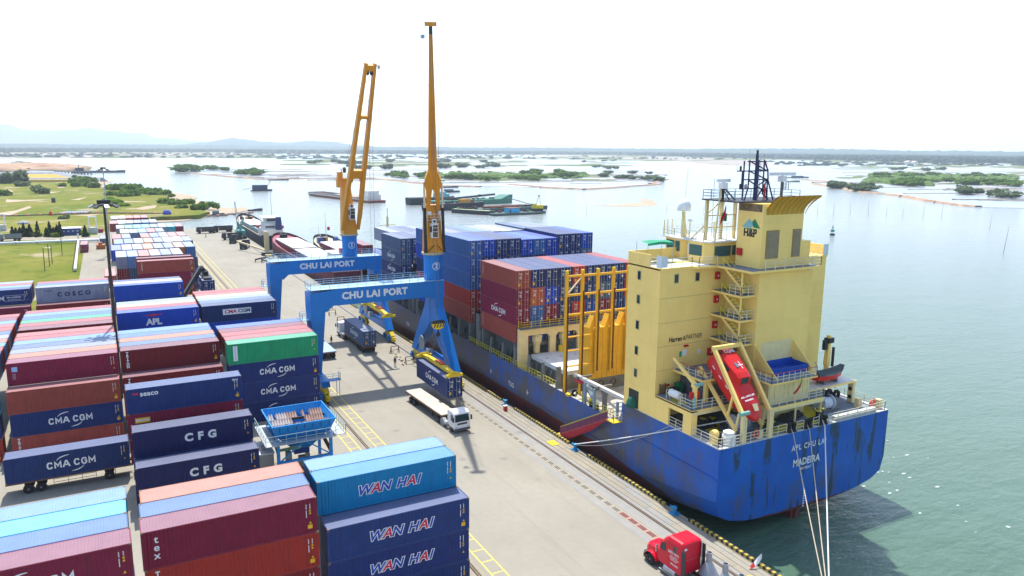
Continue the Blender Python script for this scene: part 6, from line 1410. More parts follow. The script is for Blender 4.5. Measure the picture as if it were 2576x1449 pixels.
# lashing bridge with arched openings
lbm = ob('lashing_bridge', G().box(52.9, 54.5, 95.9, 96.4, 4.6, 11.35).box(54.5, 77.5, 95.9, 96.4, 10.2, 11.35), CREAML, SHIP)
for x in (58.9, 64.0, 69.2, 74.4): ob('pillar', G().box(x-.55, x+.55, 95.9, 96.4, 7.2, 10.2).prism([(x-.55, 10.2), (x-.55, 9.7), (x-1.0, 10.2)], 'y', 95.92, 96.38).prism([(x+.55, 10.2), (x+.55, 9.7), (x+1.0, 10.2)], 'y', 95.92, 96.38), CREAML, lbm)
ob('walkway', G().box(52.9, 77.6, 95.2, 96.4, 11.35, 11.45), GREYP, lbm)
ob('handrail', G().rail([(53.0, 96.3, 11.45), (53.0, 95.25, 11.45), (77.5, 95.25, 11.45)], step=1.6), YRAIL, lbm)
for x in (56.4, 61.2): ob('hatch_post', G().lathe((x, 96.6, 7.2), [(.5, 0), (.55, 1.4), (.8, 1.9), (.8, 2.5), (.5, 2.9)], 8), CREAML, SHIP)
ob('yellow_bin', G().tube((60.0, 95.4, 7.2), (60.0, 95.4, 8.2), .35), YEL, loc=(60, 95.4, 7.2), label='yellow drum standing on the white hatch by the lashing bridge', cat='drum')
# bulwark stays and side rail forward of the house
y = 84.5
while y < 160:
    ob('side_post', G().prism([(52.6, 5.5), (53.1, 5.5), (53.0, 8.2), (52.75, 8.2)] if int(y) % 3 else [(52.55, 5.5), (53.3, 5.5), (53.2, 8.6), (52.6, 8.6)], 'y', y-.18, y+.18), GREYP, SHIP)
    ob('coaming_stay', G().prism([(54.2, 4.6), (55.2, 4.6), (55.2, 6.8)], 'y', y+1.0, y+1.1).prism([(54.2, 4.6), (55.2, 4.6), (55.2, 6.8)], 'y', y+2.4, y+2.5), GREYP, SHIP)
    if y < 150: ob('side_rail', G().rail([(52.62, y+.3, 5.5), (52.62, y+3.6, 5.5)], step=.9, h=1.0, bars=(1.0, .55)), YRAIL if y < 112 else GREYP, SHIP)
    y += 4.1
ob('coaming', G().box(55.2, 55.35, 97, 163, 4.6, 8.6).box(54.0, 55.2, 97, 163, 8.35, 8.6), GREYP, SHIP)
ob('hatch_cover', G().box(55.35, 77.6, 97, 163, 8.2, 8.8), GREYP, SHIP)
ob('container_pedestal', G().box(52.85, 55.2, 97, 97.5, 4.6, 8.9).box(52.85, 55.2, 108, 108.5, 4.6, 8.9).box(52.85, 55.2, 113.2, 113.7, 4.6, 8.9).box(52.85, 55.2, 124.5, 125, 4.6, 8.9).box(52.85, 55.2, 146.5, 147, 4.6, 8.9).box(52.85, 55.2, 157.5, 158, 4.6, 8.9), GREYP, SHIP)
for y0 in (109.6, 127, 140, 160): ob('lashing_tower', G().box(52.9, 53.5, y0, y0+1.2, 4.6, 11.2).box(52.9, 77.5, y0, y0+1.2, 11.0, 11.2), GREYP, SHIP)
# stores beam and its T posts at the gangway
sb = ob('stores_beam', G().box(52.6, 53.0, 69.4, 80.3, 8.4, 8.75).box(52.55, 53.05, 69.4, 80.3, 8.75, 8.8), M('pale beam paint', (.55, .53, .5), .6, var=.2, rust=.15), SHIP)
for y0 in (74.4, 79.0): ob('beam_post', G().prism([(y0-.35, 4.6), (y0+.35, 4.6), (y0+.35, 7.3), (y0+1.1, 8.4), (y0-1.1, 8.4), (y0-.35, 7.3)], 'x', 53.4, 53.7).beam((52.2, y0, 8.6), (54.6, y0, 8.6), .2, .3), GREYP, sb)
ob('trolley', G().box(52.3, 53.3, 78.2, 79.6, 8.0, 8.35), M('red trolley', (.5, .03, .05), .5), sb)
ob('yellow_stopper', G().box(52.1, 53.0, 80.6, 81.4, 5.55, 5.85), YEL, SHIP); ob('mooring_roller', torus((52.8, 80.2, 6.1), .35, .17, 'y'), RUBBER, SHIP)
ob('grey_chute', G().beam((53.3, 78.2, 8.0), (53.2, 75.6, 5.9), .7, .2), M('blue grey paint', (.22, .30, .38), .5), SHIP)
ob('side_handrail', G().rail([(52.6, 79.6, 5.55), (52.6, 70.2, 5.55)], step=1.6), YRAIL, SHIP)
ob('davit_post', G().box(52.35, 52.6, 77.2, 77.5, 5.6, 8.4).box(52.35, 52.6, 75.0, 75.3, 5.6, 8.2).box(52.35, 52.6, 70.1, 70.4, 5.6, 8.0), M('blue grey paint', (.22, .30, .38)), SHIP)
for y0, nm in ((76.4, 'nearer the gangway head'), (77.3, 'nearer the trolley')): 
    t = thing('oil_drum', (53.6, y0, 4.6), 'drum with a yellow top on the side deck, '+nm, 'drum', 'drums on the side deck'); ob('body', G().tube((53.6, y0, 4.56), (53.6, y0, 5.9), .4), DARK, t); ob('lid', G().tube((53.6, y0, 5.9), (53.6, y0, 5.95), .42), DYEL, t)
gw = thing('gangway', (51.4, 76, .3), 'red and yellow accommodation ladder slanting down the hull to the quay', 'gangway')
A, B_ = Vector((51.7, 70.6, 5.9)), Vector((51.5, 80.9, .35))
for s in (-.4, .4):
    off = Vector((s, 0, 0)); ob('stringer', G().beam(A+off, B_+off, .08, .3), M('red gangway paint', (.35, .05, .06), .6, var=.2), gw)
    ob('handrail', G().beam(A+off+Vector((0, 0, 1.1)), B_+off+Vector((0, 0, 1.1)), .06).beam(A+off+Vector((0, 0, .6)), B_+off+Vector((0, 0, .6)), .03), YRAIL, gw)
    g = G()
    for i in range(9): q_ = A.lerp(B_, i/8)+off; g.beam(q_, q_+Vector((0, 0, 1.1)), .05)
    ob('stanchion', g, M('red gangway paint', (.35, .05, .06)), gw)
for i in range(22): c = A.lerp(B_, (i+.5)/22); ob('step', G().box(c.x-.36, c.x+.36, c.y-.12, c.y+.12, c.z+.08, c.z+.11), GALV, gw)
ob('side_net', G().quad(A+Vector((-.42, 0, .1)), B_+Vector((-.42, 0, .1)), B_+Vector((-.42, 0, 1.0)), A+Vector((-.42, 0, 1.0))), M('purple red net', (.16, .05, .10), .9, var=.4, vs=6), gw)
ob('under_net', G().quad(A+Vector((-.5, 0, -.1)), B_+Vector((-.5, 0, -.1)), B_+Vector((-.2, 0, -1.1)), A.lerp(B_, .35)+Vector((-.1, 0, -.8))), M('red safety net', (.42, .03, .05), .9, var=.3, vs=6), gw)
ob('top_platform', G().box(51.2, 52.5, 69.2, 70.8, 5.75, 5.85), YEL, gw); ob('handrail', G().rail([(51.25, 69.3, 5.85), (52.5, 69.3, 5.85)]).rail([(51.25, 69.3, 5.85), (51.25, 70.2, 5.85)]), HRAIL, gw); ob('foot_platform', G().box(51.0, 52.0, 80.7, 81.5, .25, .35), YEL, gw)
# ------- containers on board
SG = 'containers on the ship'
bayn = {0: 'aft bay', 1: 'middle bay'}
ordn = ('one', 'two', 'three', 'four', 'five', 'six', 'seven', 'eight', 'nine', 'ten')
grid = [['brown red', 'navy', 'navy', 'navy', 'red', 'navy', 'navy', 'navy', 'red'], ['maroon', 'orange', 'blue', 'navy', 'navy', 'navy', 'slate', 'navy', 'red'], ['maroon', 'mid blue', 'maroon', 'navy', 'red', 'blue', 'maroon', 'navy', 'mid blue'], ['brown red', 'blue', 'navy', 'blue', 'navy', 'navy', 'teal', 'navy', 'blue']]
tn = ('top tier', 'second tier from the top', 'third tier from the top', 'lowest tier')
C_['orange'] = (.40, .09, .04)
for k in range(4):
    for i in range(9):
        lg = {(0, 0): 'florens', (2, 0): 'cma', (3, 0): 'florens', (1, 0): None}.get((k, i))
        container(52.75+2.5*i, 96.6, 20.14-2.777*(k+1), grid[k][i], f"{grid[k][i]} container, {tn[k]}, aft bay, stack {ordn[i]} from the quay", SG, lg, 'y', 2, 2.777/2.896, side='+y')
top = ['mid blue', 'blue', 'navy', 'navy', 'blue', 'mid blue', 'blue', 'navy', 'navy', 'blue']
for i in range(10):
    dz = .0 if i < 4 else (-.28 if i < 7 else .3)
    container(51.9+.75+2.48*i, 112.9, 22.85-2.8+dz, top[i], f"{top[i]} container, top tier of the middle bay, stack {ordn[i]} from the quay", SG, None, 'y', 2, 2.8/2.896)
    c2 = ('mid blue', 'navy', 'navy', 'slate', 'navy', 'navy', 'blue', 'navy', 'navy', 'slate')[i]
    if i < 10: container(52.65+2.48*i, 112.9, 22.85-5.6+dz, c2, f"{c2} container, second tier of the middle bay, stack {ordn[i]} from the quay", SG, None, 'y', 2, 2.8/2.896)
    c3 = ('grey', 'grey', 'slate', 'pale blue', 'grey', 'white', 'grey', 'slate', 'grey', 'grey')[i]
    container(52.65+2.48*i, 125.4, 22.7-2.8+(.3 if i > 6 else 0), ('mid blue' if i == 0 else c3), f"{c3} roofed container, top tier behind the middle bay, stack {ordn[i]} from the quay", SG, None, 'y', 1, 2.8/2.896)
for k, (a, b) in enumerate((('mid blue', 'navy'), ('red', 'navy'), ('brown red', 'maroon'))):
    container(52.65, 112.9, 22.85-2.8*(k+3), a, f"{a} container, {('third tier', 'fourth tier', 'lowest tier')[k]} of the middle bay at the ship's side", SG, None, 'y', 2, 2.8/2.896)
    if k < 2: container(55.13, 112.9, 22.85-2.8*(k+3), b, f"{b} container, {('third', 'fourth')[k]} tier of the middle bay, second stack in", SG, None, 'y', 2, 2.8/2.896)
for k in range(1, 5): container(52.65, 125.4, 22.7-2.8*(k+1), ('blue', 'navy', 'red', 'blue')[k-1], f"{('blue', 'navy', 'red', 'blue')[k-1]} container at the ship's side behind the middle bay, tier {ordn[k]} under the top", SG, None, 'y', 1, 2.8/2.896)
side3 = [('slate', None), ('slate', 'cma'), ('navy', 'cma'), ('navy', 'eco')]
for k, (c, lg) in enumerate(side3):
    container(52.5, 146.2, 19.6-2.8*(k+1), c, f"{c} container, {tn[k]} of the forward bay at the ship's side", SG, lg if lg != 'eco' else None, 'y', 2, 2.8/2.896, side='+y')
for i in range(1, 5):
    c = ('navy', 'slate', 'grey', 'navy')[i-1]; container(52.5+2.48*i, 146.2, 19.6-2.8, c, f"{c} container, top tier of the forward bay, stack {ordn[i]} from its side stack", SG, None, 'y', 2, 2.8/2.896)
    if i == 1: container(52.5+2.48, 146.2, 14, 'navy', 'navy container, second tier of the forward bay next to the side stack', SG, None, 'y', 2, 2.8/2.896)
    container(52.5+2.48*i, 158.9, 19.5-2.8, ('grey', 'slate', 'navy', 'grey')[i-1], f"{('grey', 'slate', 'navy', 'grey')[i-1]} roofed container behind the forward bay, stack {ordn[i]} from its side stack", SG, None, 'y', 1, 2.8/2.896)
container(57.6, 140.5, 11.3, 'navy', 'navy container with a yellow sticker, low behind the column of crane two', SG, None, 'y', 2); container(55.2, 133.3, 8.8, 'blue', 'bright blue container low on deck beside the column of crane two', SG, None, 'y', 2)
container(57.7, 133.3, 8.8, 'pale blue', 'pale roofed container low on deck behind the girder of crane two', SG, None, 'y', 2)
for (x, y, z, c, l) in ((52.3, 171.5, 12.4, 'maroon', 'maroon container, upper one of the far forward bay'), (52.3, 171.5, 9.5, 'red', 'red container, lower one of the far forward bay'), (55, 171.5, 9.6, 'red', 'red container with pale roof beside the far forward stack'), (57.5, 173, 9.6, 'blue', 'small looking blue container by the foremast')): container(x, y, z, c, l, SG, None, 'y', 1)
ob('foremast', G().tube((65.8, 193, 8.5), (65.8, 193, 19.9), .45, .3).beam((63.6, 193, 17.6), (68, 193, 17.6), .2).tube((65.8, 193, 19.9), (65.8, 193, 22.2), .12), CREAML, SHIP)
ob('bow_windlass', G().box(60, 62, 186, 188, 8.5, 9.6).box(69, 71, 186, 188, 8.5, 9.6).tube((60, 190, 8.5), (60, 190, 9.4), .3), GREYP, SHIP)
# ------------------------------------------------------------------ vehicles on the quay
TYRE = M('truck tyre', (.022, .022, .023), .85, var=.2); RIM = M('wheel rim', (.22, .2, .18), .6, .3, var=.3)
TW = M('white truck paint', (.72, .73, .73), .4, var=.06)
CHAS = M('chassis steel', (.07, .05, .04), .7, var=.3, rust=.25)
def wheel(par, x, y, r=.52, w=.32):
    k = ob('wheel', G().lathe((x, y, r), [(r*.6, -w/2), (r*.93, -w/2), (r, -w/2+.05), (r, w/2-.05), (r*.93, w/2), (r*.6, w/2)], 18, 'x'), TYRE, par)
    ob('rim', G().lathe((x, y, r), [(r*.6, -w/2+.02), (r*.55, -w*.3), (r*.25, -w*.25), (r*.2, -w*.55), (.04, -w*.55)], 14, 'x').lathe((x, y, r), [(.04, w*.55), (r*.2, w*.55), (r*.25, w*.25), (r*.55, w*.3), (r*.6, w/2-.02)], 14, 'x'), RIM, k)
def cab_over(t, xc, yf, s, mat, h=2.95):
    """cab-over tractor; front at yf facing -y (s=1) or +y (s=-1)"""
    def Y(d): return yf+s*d
    def bx(g, x0, x1, a, b, z0, z1): return g.box(x0, x1, min(Y(a), Y(b)), max(Y(a), Y(b)), z0, z1)
    pr = [(Y(0), .55), (Y(-.02), 1.55), (Y(.22), h-.25), (Y(.6), h), (Y(1.9), h-.02), (Y(2.05), h-.2), (Y(2.05), .9), (Y(1.6), .9), (Y(1.35), .55)]
    c = ob('cab', G().prism(pr, 'x', xc-1.2, xc+1.2), mat, t)
    ob('windscreen', G().add([(xc-1.08, Y(-.03), 1.62), (xc+1.08, Y(-.03), 1.62), (xc+1.0, Y(.17), h-.4), (xc-1.0, Y(.17), h-.4)], [(0, 1, 2, 3)]), GLASS, c)
    for sx in (-1, 1):
        ob('side_window', G().add([(xc+sx*1.215, Y(.25), 1.6), (xc+sx*1.215, Y(1.05), 1.6), (xc+sx*1.215, Y(1.05), h-.45), (xc+sx*1.215, Y(.42), h-.45)], [(0, 1, 2, 3)]), GLASS, c)
        ob('headlight', bx(G(), xc+sx*.95-.2, xc+sx*.95+.2, -.03, .02, .75, .92), M('headlight glass', (.6, .62, .62), .1), c)
        ob('mirror', bx(G(), xc+sx*1.38-.1, xc+sx*1.38+.1, -.1, .02, 1.7, 2.35).beam((xc+sx*1.2, Y(.1), 2.3), (xc+sx*1.4, Y(-.04), 2.3), .05), DARK, c)
    ob('grille', bx(G(), xc-.75, xc+.75, -.035, .0, 1.18, 1.42), DARK, c)
    ob('bumper', bx(G(), xc-1.2, xc+1.2, -.08, .3, .35, .68), M('grey bumper', (.10, .10, .11), .6), c)
    ob('sill', bx(G(), xc-1.21, xc+1.21, .3, 1.3, .5, .75), MATS['grey bumper'], c)
    for sx in (-1.02, 1.02): wheel(t, xc+sx, Y(1.15)); wheel(t, xc+sx*.96, Y(3.7), w=.5); wheel(t, xc+sx*.96, Y(5.0), w=.5)
    ob('chassis', bx(G(), xc-.5, xc+.5, 1.9, 6.0, .65, .95), CHAS, t); ob('fuel_tank', G().tube((xc-1.0, Y(2.3), .75), (xc-1.0, Y(3.1), .75), .32, n=12), GALV, t)
    ob('mudguard', G().lathe((xc-.98, Y(3.7), .55), [(.62, -.25), (.62, .25)], 14, 'x'), M('mudguard', (.25, .26, .27), .5), t)
def trailer(t, xc, y0, y1, axles, bed, deckmat, legs_y=None):
    """flat bed from y0 to y1 with its wheels"""
    d = ob('flatbed', G().box(xc-1.22, xc+1.22, y0, y1, bed-.12, bed), deckmat, t)
    ob('side_beam', G().box(xc-1.24, xc-1.12, y0, y1, bed-.3, bed-.12).box(xc+1.12, xc+1.24, y0, y1, bed-.3, bed-.12).box(xc-1.12, xc+1.12, y0, y0+.12, bed-.3, bed-.12).box(xc-1.12, xc+1.12, y1-.12, y1, bed-.3, bed-.12), M('rusty trailer beam', (.2, .09, .04), .7, var=.35, rust=.3), t)
    ob('chassis', G().box(xc-.55, xc-.4, y0+.3, y1-.3, .75, bed-.12).box(xc+.4, xc+.55, y0+.3, y1-.3, .75, bed-.12), CHAS, t)
    for y in axles:
        for sx in (-.98, .98): wheel(t, xc+sx, y, .5, .5)
    if legs_y: ob('landing_leg', G().box(xc-.85, xc-.7, legs_y-.08, legs_y+.08, .1, bed-.1).box(xc+.7, xc+.85, legs_y-.08, legs_y+.08, .1, bed-.1), CHAS, t)
BED = M('worn pale plank deck', (.50, .44, .36), .8, var=.2, vs=1.5, streak=.3)
t = thing('flatbed_truck', (40.05, 88.3, 0), 'white cab-over truck with an empty pale flatbed trailer facing the near side', 'truck')
cab_over(t, 40.05, 88.3, 1, TW); trailer(t, 40.05, 92.2, 104.6, (101.6, 102.9), 1.5, BED, 96)
t.rotation_euler = (0, 0, R(3.2))
t = thing('container_truck', (41.3, 132.6, 0), 'white truck carrying a slate blue CMA CGM container away under crane one', 'truck')
cab_over(t, 41.0, 149.6, -1, TW); trailer(t, 41.3, 132.7, 145.2, (133.9, 135.2, 136.5), 1.35, CHAS, 141); t.rotation_euler = (0, 0, R(.8))
o = container(40.08, 132.8, 1.36, 'slate', 'slate blue CMA CGM container riding on the truck under crane one', None, 'cma', 'y', 2, side='+y'); o.rotation_euler = (0, 0, PI/2+R(.8))
t = thing('flatbed_truck', (33.4, 131.6, 0), 'pale blue flatbed trailer half hidden behind the land leg of crane two', 'truck')
trailer(t, 33.4, 131.7, 144, (132.8, 134.1), 1.5, M('pale blue deck', (.30, .40, .58), .7, var=.12), 140); cab_over(t, 33.4, 148.6, -1, TW)
t = thing('semi_trailer', (-6, 94.5, 0), 'rusty skeletal trailer with dark tyres under a navy container in the yard gap', 'trailer')
ob('chassis', G().box(-12.3, 0.2, 93.75, 93.9, 1.25, 1.5).box(-12.3, .2, 95.2, 95.35, 1.25, 1.5).box(-12.3, .2, 93.4, 93.52, 1.32, 1.5).box(-12.3, .2, 95.6, 95.72, 1.32, 1.5), M('rusty trailer beam', (.2, .09, .04)), t)
def wheel_x(par, x, y, r=.52, w=.4):
    k = ob('wheel', G().lathe((x, y, r), [(r*.6, -w/2), (r*.93, -w/2), (r, -w/2+.05), (r, w/2-.05), (r*.93, w/2), (r*.6, w/2)], 18, 'y'), TYRE, par)
    ob('rim', G().lathe((x, y, r), [(r*.6, -w/2+.02), (r*.55, -w*.3), (r*.25, -w*.25), (r*.2, -w*.55), (.04, -w*.55)], 14, 'y'), RIM, k)
for x in (-10.25, -9.05, -2.3):
    for y in (93.75, 95.4): wheel_x(t, x, y)
ob('underrun_rail', G().rail([(-7.8, 93.55, .5), (-3.6, 93.55, .5)], h=.75, bars=(.05, .35, .7), step=1.3, r=.025), CHAS, t); ob('mud_flap', G().box(-1.7, -1.65, 93.5, 94.1, .5, 1.2), RUBBER, t)
o = container(XA+.35, 93.3, 1.51, 'navy', 'navy CMA CGM container on the rusty trailer in the yard gap', None, 'cma')
t = thing('yard_truck', (2.6, 94.5, 0), 'dark green truck cab glimpsed between the trailer and the CFG containers', 'truck')
ob('cab', G().prism([(.45, .7), (.45, 2.9), (2.2, 2.9), (2.6, 1.7), (2.6, .7)], 'y', 93.4, 95.7), M('dark green truck paint', (.02, .09, .05), .4), t)
for x in (.9, 2.2):
    for y in (93.6, 95.4): wheel_x(t, x, y)
# red bonneted tractor
t = thing('tractor_unit', (43.25, 46.2, 0), 'bright red bonneted tractor unit with a tall sleeper parked at the quay edge', 'truck')
TR = M('bright red truck paint', (.62, .008, .03), .28, var=.05)
xc = 43.25
rows = []
for y, w, z0, z1 in ((46.2, 1.16, 1.0, 3.85), (46.35, 1.2, .95, 4.0), (48.0, 1.2, .95, 4.0), (48.6, 1.16, .95, 3.55), (49.0, 1.12, .95, 3.0), (49.35, 1.08, 1.0, 2.25)):
    rows.append([(xc-w, y, z0), (xc-w, y, z1-.35), (xc-w*.92, y, z1-.08), (xc-w*.75, y, z1), (xc+w*.75, y, z1), (xc+w*.92, y, z1-.08), (xc+w, y, z1-.35), (xc+w, y, z0)])
g = G().grid(rows, True); n_ = 8; g.f += [list(range(n_)), list(range(5*n_, 6*n_))]; g.mi += [0, 0]
cb = ob('cab', g, TR, t)
rows = []
for y, w, z0, z1 in ((49.3, .95, .95, 2.2), (50.2, .85, .9, 2.05), (51.1, .72, .85, 1.85), (51.45, .6, .9, 1.55)):
    rows.append([(xc-w, y, z0), (xc-w, y, z1-.3), (xc-w*.7, y, z1), (xc+w*.7, y, z1), (xc+w, y, z1-.3), (xc+w, y, z0)])
g = G().grid(rows, True); n_ = 6; g.f += [list(range(n_)), list(range(3*n_, 4*n_))]; g.mi += [0, 0]
bn = ob('bonnet', g, TR, t)
for s in (-1, 1):
    g = G(); rows = []
    for i in range(9):
        a = PI*(i/8); rows.append([(xc+s*.72, 50.35+math.cos(a)*.78, .6+math.sin(a)*.72), (xc+s*1.22, 50.35+math.cos(a)*.78, .56+math.sin(a)*.70)])
    ob('wing', g.grid(rows), TR, t)
    ob('side_window', G().add([(xc+s*1.19, 48.75, 2.35), (xc+s*1.155, 49.1, 2.3), (xc+s*1.165, 48.8, 3.05), (xc+s*1.2, 48.3, 3.1), (xc+s*1.2, 48.3, 2.35)], [(0, 1, 2, 3, 4)]).move((s*.015, 0, 0)), GLASS, cb)
    ob('sleeper_window', G().box(xc+s*1.2-.012, xc+s*1.2+.012, 46.85, 47.35, 2.75, 3.35), M('brown tinted window', (.09, .07, .07), .1), cb)
    ob('mirror', G().box(xc+s*1.45-.08, xc+s*1.45+.08, 49.15, 49.25, 1.95, 2.65).beam((xc+s*1.15, 49.1, 2.6), (xc+s*1.45, 49.2, 2.6), .04), M('chrome', (.6, .6, .6), .2, .9), cb)
    ob('fuel_tank', G().tube((xc+s*1.0, 46.9, .72), (xc+s*1.0, 48.4, .72), .33, n=14), M('polished tank', (.5, .5, .52), .25, .8), t)
    ob('step', G().box(xc+s*1.15-.12, xc+s*1.15+.12, 46.8, 49.0, .35, .4), GALV, t)
    wheel(t, xc+s*1.02, 50.35, .53, .34)
    for y in (43.6, 45.0): wheel(t, xc+s*.95, y, .52, .55)
ob('bumper', G().prism([(xc-1.2, 50.6), (xc-1.15, 51.3), (xc-.8, 51.6), (xc+.8, 51.6), (xc+1.15, 51.3), (xc+1.2, 50.6)], 'z', .35, .75), M('dark grey plastic', (.05, .05, .055), .6), t)
ob('windscreen', G().add([(xc-1.0, 49.32, 2.32), (xc+1.0, 49.32, 2.32), (xc+1.03, 49.03, 2.98), (xc-1.03, 49.03, 2.98)], [(0, 1, 2, 3)]).move((0, .02, .01)), GLASS, cb)
ob('exhaust', G().tube((xc+.95, 46.0, 1.0), (xc+.95, 46.0, 2.4), .13, n=10).tube((xc+.95, 46.0, 2.4), (xc+.95, 46.0, 3.7), .07, n=8), MATS['chrome'], t)
ob('air_deflector', G().box(xc+1.16, xc+1.2, 45.75, 46.25, 1.0, 3.6).box(xc-1.2, xc-1.16, 45.75, 46.25, 1.0, 3.4), M('dark grey plastic', (.05, .05, .055)), cb)
ob('rear_seam', G().box(xc-1.1, xc+.8, 46.18, 46.2, 2.28, 2.31), M('rust seam', (.4, .15, .12), .7), cb); ob('work_lamp', G().box(xc-.95, xc-.7, 46.1, 46.19, 3.35, 3.5), WHITE, cb)
ob('chassis', G().box(xc-.5, xc-.3, 42.6, 49.5, .7, 1.0).box(xc+.3, xc+.5, 42.6, 49.5, .7, 1.0).box(xc-.5, xc+.5, 43.9, 44.9, .98, 1.12), CHAS, t)
for body, z, sz, yy in (('BERS VIAN', 2.62, .34, 47.25), ('VAN TAI - XEP DO', 2.3, .13, 47.2), ('CONTAINER - KHO BAI', 2.12, .13, 47.15), ('DICH VU CANG', 1.94, .13, 47.2), ('0905 0030', 1.55, .26, 47.1)):
    text(body, t, (xc-1.215, yy, z), sz, LETW, '-x', bold=.008, stretch=.85)
t.rotation_euler = (0, 0, R(2))
# grey cones with pipe necks
STL = M('grey cone steel', (.33, .34, .36), .45, .2, var=.15)
for i, (x, y) in enumerate(((44.55, 45.4), (44.5, 43.35), (44.4, 41.4))):
    t = thing('steel_cone', (x, y, 0), ('grey steel cone with a pipe neck right behind the red tractor', 'grey steel cone with a pipe neck, second behind the tractor', 'grey steel cone with a pipe neck at the bottom edge')[i], 'cone', 'grey steel cones on the quay')
    ob('cone', G().lathe((x, y, 0), [(1.35, 0), (1.35, .12), (.27, 2.15)], 22), STL, t, smooth=False); ob('pipe_neck', G().lathe((x, y, 2.15), [(.25, 0), (.25, .82), (.27, .83), (.27, .87), (.22, .87), (.22, .3)], 16), STL, t); ob('tag_plate', G().box(x-.55, x-.45, y-.86, y-.83, .85, 1.05), LETW, t)
t = thing('marker_flag', (49.8, 45.2, .05), 'red and white cloth flag leaning over the kerb at the quay edge', 'flag')
ob('pole', G().tube((49.4, 45.2, .05), (50.9, 45.3, .95), .025, n=5), CHAS, t); ob('red_cloth', G().grid([[(49.5, 45.1, .15), (49.7, 45.4, .3)], [(50.0, 45.05, .3), (50.1, 45.35, .55)]]), M('red cloth', (.4, .02, .03)), t); ob('white_cloth', G().grid([[(50.0, 45.05, .3), (50.1, 45.35, .55)], [(50.5, 45.1, .5), (50.55, 45.35, .95)], [(50.95, 45.2, .8), (51.0, 45.3, 1.25)]]), M('white cloth', (.7, .7, .68), .9), t)
ob('yellow_cover', G().lathe((48.4, 44.1, .05), [(.42, 0), (.4, .1), (.2, .2), (.05, .22)], 12), DYEL, loc=(48.4, 44.1, .05), label='bright yellow cover lying on the slabs at the bottom edge', cat='cover')
# ------------------------------------------------------------------ hopper behind the near stack
HB = M('hopper blue paint', (.008, .25, .64), .45, var=.12, rust=.03, streak=.3); HD = M('hopper dark blue', (.012, .05, .22), .5, var=.2, rust=.1)
t = thing('grain_hopper', (18.2, 87, 0), 'bright blue steel hopper with an open top on a braced frame', 'hopper')
x0, x1, y0, y1 = 15.0, 21.3, 84.5, 90.4
def tub(g, a, b):
    (xa0, xa1, ya0, ya1, za), (xb0, xb1, yb0, yb1, zb) = a, b
    A = [(xa0, ya0, za), (xa1, ya0, za), (xa1, ya1, za), (xa0, ya1, za)]; B_ = [(xb0, yb0, zb), (xb1, yb0, zb), (xb1, yb1, zb), (xb0, yb1, zb)]
    return g.grid([A, B_], True)
ob('bin', tub(tub(tub(G(), (x0-.5, x1+.35, y0-.5, y1+.3, 6.6), (x0+.1, x1-.2, y0+.3, y1-.3, 5.0)), (x0+.1, x1-.2, y0+.3, y1-.3, 5.0), (17.2, 19.2, 86.5, 88.5, 2.6)), (x0-.54, x1+.39, y0-.54, y1+.34, 6.55), (x0+.04, x1-.14, y0+.24, y1-.24, 4.95)), HB, t)
g = G()
for i in range(7): g.box(x0+.2+i*.95, x0+.28+i*.95, y0-.5, y0-.42, 5.9, 6.5)
ob('stiffener', g, HD, t)
ob('rim', G().box(x0-.6, x1+.45, y0-.6, y0-.48, 6.55, 6.68).box(x0-.6, x1+.45, y1+.28, y1+.4, 6.55, 6.68).box(x0-.6, x0-.48, y0-.48, y1+.28, 6.55, 6.68).box(x1+.33, x1+.45, y0-.48, y1+.28, 6.55, 6.68), HB, t)
ob('grate_beam', G().box(x0-.2, x1+.1, 86.05, 86.2, 5.7, 6.0).box(x0-.2, x1+.1, 88.05, 88.2, 5.7, 6.0), CHAS, t)
q = random.Random(9); GB = M('dusty grate blade', (.42, .28, .22), .8, var=.2)
for r_ in range(3):
    for i in range(21):
        if (r_ == 1 and 8 <= i <= 11) or q.random() < .10: continue
        x = x0-.12+i*.305; yy = 84.35+r_*2.0
        ob('grate_blade', G().add([(x, yy+.1, 5.85), (x+.29, yy+.1, 5.85), (x+.29, yy+1.6, 5.85), (x, yy+1.6, 5.85), (x+.145, yy+.85, 6.5)], [(0, 1, 4), (1, 2, 4), (2, 3, 4), (3, 0, 4)]), GB if i > 6 else M('lit grate blade', (.52, .46, .44), .8, var=.2), t)  # left blades get a paler colour that stands for the light on them
fr = ob('frame', G().box(x0-.1, x0+.25, y0-.1, y0+.2, 0, 4.6).box(x1-.3, x1+.05, y0-.1, y0+.2, 0, 4.6).box(x0-.1, x0+.25, y1-.2, y1+.1, 0, 4.6).box(x1-.3, x1+.05, y1-.2, y1+.1, 0, 4.6).box(x0+.25, x1-.3, y0-.1, y0+.2, 4.25, 4.6).box(x0+.25, x1-.3, y1-.2, y1+.1, 4.25, 4.6).box(x0-.1, x0+.25, y0+.2, y1-.2, 4.25, 4.6).box(x1-.3, x1+.05, y0+.2, y1-.2, 4.25, 4.6).box(x0+.25, x1-.3, y0-.1, y0+.2, 1.9, 2.15), HB, t)
ob('brace', G().beam((x0+.2, y0, 2.1), (18.1, y0, 4.3), .13).beam((x1-.2, y0, 2.1), (18.1, y0, 4.3), .13).beam((x1-.2, y0+.2, 2.1), (x1-.2, y1-.2, 4.3), .13).beam((x0+.2, y0+.2, 2.1), (x0+.2, y1-.2, 4.3), .13).beam((x0+.3, y1, 2.1), (x1-.3, y1, 4.3), .13), HB, t)
p = ob('walkway', G().box(x0-1.5, x1+.2, y0-1.25, y0-.15, 4.62, 4.7).box(x0-1.5, x0-.2, y0-.15, y1+.2, 4.62, 4.7).box(x1+.1, x1+1.5, y0-.9, y1+.2, 4.62, 4.7), GALV, t)
